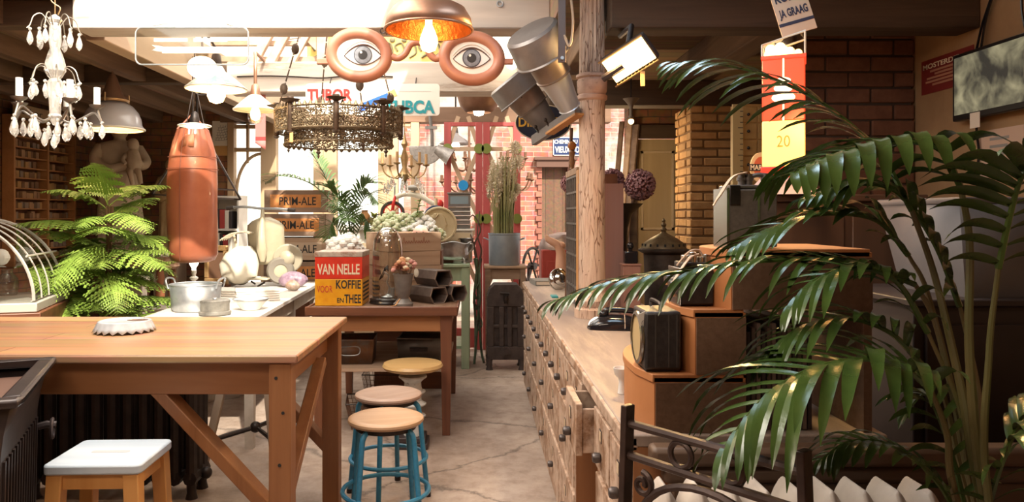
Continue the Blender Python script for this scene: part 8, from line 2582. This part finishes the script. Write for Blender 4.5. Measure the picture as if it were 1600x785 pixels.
def spiral(u0, z0, r, turns, s=1, ph=0):
    out = []
    for k in range(26):
        f_ = k / 25
        a = ph + s * f_ * turns * 2 * PI
        rr_ = r * (1 - .8 * f_)
        out.append(cp_(u0 + rr_ * math.cos(a), z0 + rr_ * math.sin(a)))
    return out
arch = [cp_(cw * .5 + (cw * .42) * math.cos(q), .80 + .105 * math.sin(q)) for q in [PI * k / 16 for k in range(17)]]
MB().tube(arch, .0075, 6).build('arch', IRB, t)
for s, u0 in ((1, .035), (-1, cw - .035)):
    MB().tube(spiral(u0, .878, .024, 1.3, -s, PI / 2), .006, 6).build('scroll', IRB, t)
    MB().tube(spiral(cw * .5 - s * .075, .84, .032, 1.4, s, PI), .006, 6).build('scroll', IRB, t)
MB().tube([cp_(0.01, .70), cp_(cw - .01, .70)], .008, 8).build('back_rail', IRB, t)
n_ = Vector((-dn.y, dn.x, 0)) * -1
st_ = MB()
q4 = [dn * .02 + Vector((0, 0, .45)), dn * (cw - .02) + Vector((0, 0, .45)), dn * (cw - .02) + n_ * .28 + Vector((0, 0, .45)), dn * .02 + n_ * .28 + Vector((0, 0, .45))]
st_.tube(q4, .010, 6, closed=True)
for k in range(1, 9):
    st_.tube([q4[0].lerp(q4[1], k / 9), q4[3].lerp(q4[2], k / 9)], .005, 5)
st_.build('seat_lattice', IRB, t)
for q in (q4[2], q4[3]):
    MB().tube([q, Vector((q.x, q.y, 0)) + n_ * .03], .010, 6).build('front_leg', IRB, t)

# ================================================================ the big palm in the right foreground
t = thing('areca_palm', 'big green potted palm with long arching fronds filling the right foreground', 'plant', (1.0, 1.30, 0))
PB = Vector(t.location)
MB().lathe([(0, 0), (.14, 0), (.145, .02), (.18, .42), (.19, .44), (.19, .47), (.17, .47), (.165, .44), (0, .42)], 32).build('pot', mat('dark_glazed_pot', (.05, .035, .03), .3), t)
MB().cyl(.166, .40, .43, 24).build('soil', mat('dark_soil', (.05, .035, .025), .95), t)
PALM = mat('palm_leaf', (.034, .070, .015), .26, c2=(.072, .125, .026), scale=6, spec=.7, bump=.12, bscale=40)
PSTEM = mat('palm_stem', (.10, .10, .03), .45, c2=(.17, .11, .05), scale=9, grain='z')
base_px = (1520, 880)
def FR(pts, Ys, nl, L, w, seed, **kw):
    path = [at(x, y, Y) - PB for (x, y), Y in zip(pts, Ys)]
    frond_mesh(path, nl, L, w, seed, **kw).build('frond', PALM, t, smooth=30)
rt = (0.02, 0.02, .42)
def stem(pts, Ys, r):
    P = [Vector(rt)] + [at(x, y, Y) - PB for (x, y), Y in zip(pts, Ys)]
    P = smooth_path(P, 6); n = len(P)
    MB().tube(P, [r * (1 - .5 * i / (n - 1)) for i in range(n)], 8).build('stem', PSTEM, t)
# 1: the long upper frond arching over to the left
stem([(1535, 785), (1500, 600), (1460, 430), (1425, 330)], [1.32, 1.36, 1.42, 1.47], .010)
FR([(1425, 330), (1375, 240), (1290, 165), (1200, 120), (1120, 100), (1058, 98)], [1.47, 1.5, 1.53, 1.56, 1.58, 1.6], 17, .25, .0095, 1, droop=.95, start=.03, rr=.006, spread=.75, lead=.85, vee=-.15)
# 2: big silvery frond in the middle right
stem([(1540, 785), (1515, 560), (1515, 380), (1500, 290)], [1.28, 1.30, 1.33, 1.35], .010)
FR([(1500, 290), (1470, 235), (1410, 222), (1340, 232), (1280, 250), (1240, 272)], [1.35, 1.34, 1.33, 1.32, 1.31, 1.3], 15, .22, .0165, 2, droop=1.7, start=.02, rr=.006, spread=.8, lead=.55, vee=.1)
# 3: the long level frond over the counter
stem([(1525, 785), (1490, 620), (1460, 500), (1430, 445)], [1.36, 1.42, 1.47, 1.5], .009)
FR([(1430, 445), (1330, 408), (1200, 408), (1080, 424), (960, 440), (870, 470)], [1.5, 1.5, 1.5, 1.5, 1.5, 1.5], 23, .19, .0105, 3, droop=1.5, start=.02, rr=.006, spread=.62, lead=.95, vee=.12)
# 4: darker frond between
stem([(1530, 785), (1495, 640), (1450, 460), (1420, 400)], [1.4, 1.46, 1.52, 1.55], .008)
FR([(1420, 400), (1370, 345), (1290, 335), (1210, 355), (1150, 385)], [1.55, 1.57, 1.58, 1.58, 1.58], 14, .20, .0145, 4, droop=1.0, start=.02, spread=.7, lead=.9, vee=.1)
# 5: the lowest bright frond
stem([(1500, 800), (1480, 680), (1455, 610)], [1.26, 1.27, 1.28], .008)
FR([(1455, 610), (1410, 575), (1340, 562), (1260, 580), (1190, 625), (1130, 700)], [1.28, 1.28, 1.27, 1.26, 1.25, 1.24], 17, .27, .0155, 5, droop=1.35, start=.02, spread=.72, lead=.7, vee=.18)
# 6: frond just above it
stem([(1515, 785), (1475, 620), (1440, 570)], [1.4, 1.42, 1.42], .007)
FR([(1440, 570), (1390, 520), (1320, 498), (1250, 512), (1190, 560)], [1.42, 1.42, 1.41, 1.4, 1.4], 13, .20, .0125, 6, droop=1.1, start=.04, spread=.7, lead=.9, vee=.1)
# 7: frond entering at the right
stem([(1545, 785), (1545, 560), (1560, 420)], [1.24, 1.24, 1.24], .008)
FR([(1560, 420), (1580, 330), (1600, 270), (1640, 215), (1700, 200)], [1.24, 1.22, 1.2, 1.18, 1.16], 17, .20, .014, 7, droop=1.0, start=.02, spread=.9, lead=.5, vee=.1)
# 8: small middle frond hanging around 1300,450
stem([(1525, 785), (1500, 640), (1450, 520)], [1.36, 1.38, 1.4], .007)
FR([(1450, 520), (1400, 440), (1330, 420), (1270, 440), (1230, 480)], [1.4, 1.39, 1.38, 1.37, 1.37], 12, .18, .012, 8, droop=1.2, start=.04, spread=.75, lead=.8, vee=.1)
# 9: a frond crossing the middle behind, and two low ones
stem([(1535, 785), (1530, 620), (1500, 480)], [1.36, 1.40, 1.44], .007)
FR([(1500, 480), (1460, 380), (1400, 300), (1330, 290), (1260, 310)], [1.44, 1.46, 1.48, 1.5, 1.5], 18, .17, .0125, 9, droop=1.3, start=.04, spread=.8, lead=.8, vee=.1)
FR([(1520, 860), (1470, 760), (1400, 700), (1330, 690), (1280, 720)], [1.28, 1.3, 1.32, 1.33, 1.33], 14, .12, .010, 10, droop=1.3, start=.15, spread=.8, lead=.8, vee=.1)
FR([(1530, 860), (1560, 740), (1600, 650), (1640, 610)], [1.28, 1.24, 1.22, 1.2], 12, .13, .011, 11, droop=1.2, start=.2, spread=.9, lead=.7, vee=.1)
FR([(1520, 860), (1490, 720), (1450, 620), (1420, 640)], [1.3, 1.34, 1.38, 1.4], 12, .12, .009, 12, droop=1.2, start=.2, spread=.9, lead=.7, vee=.1)
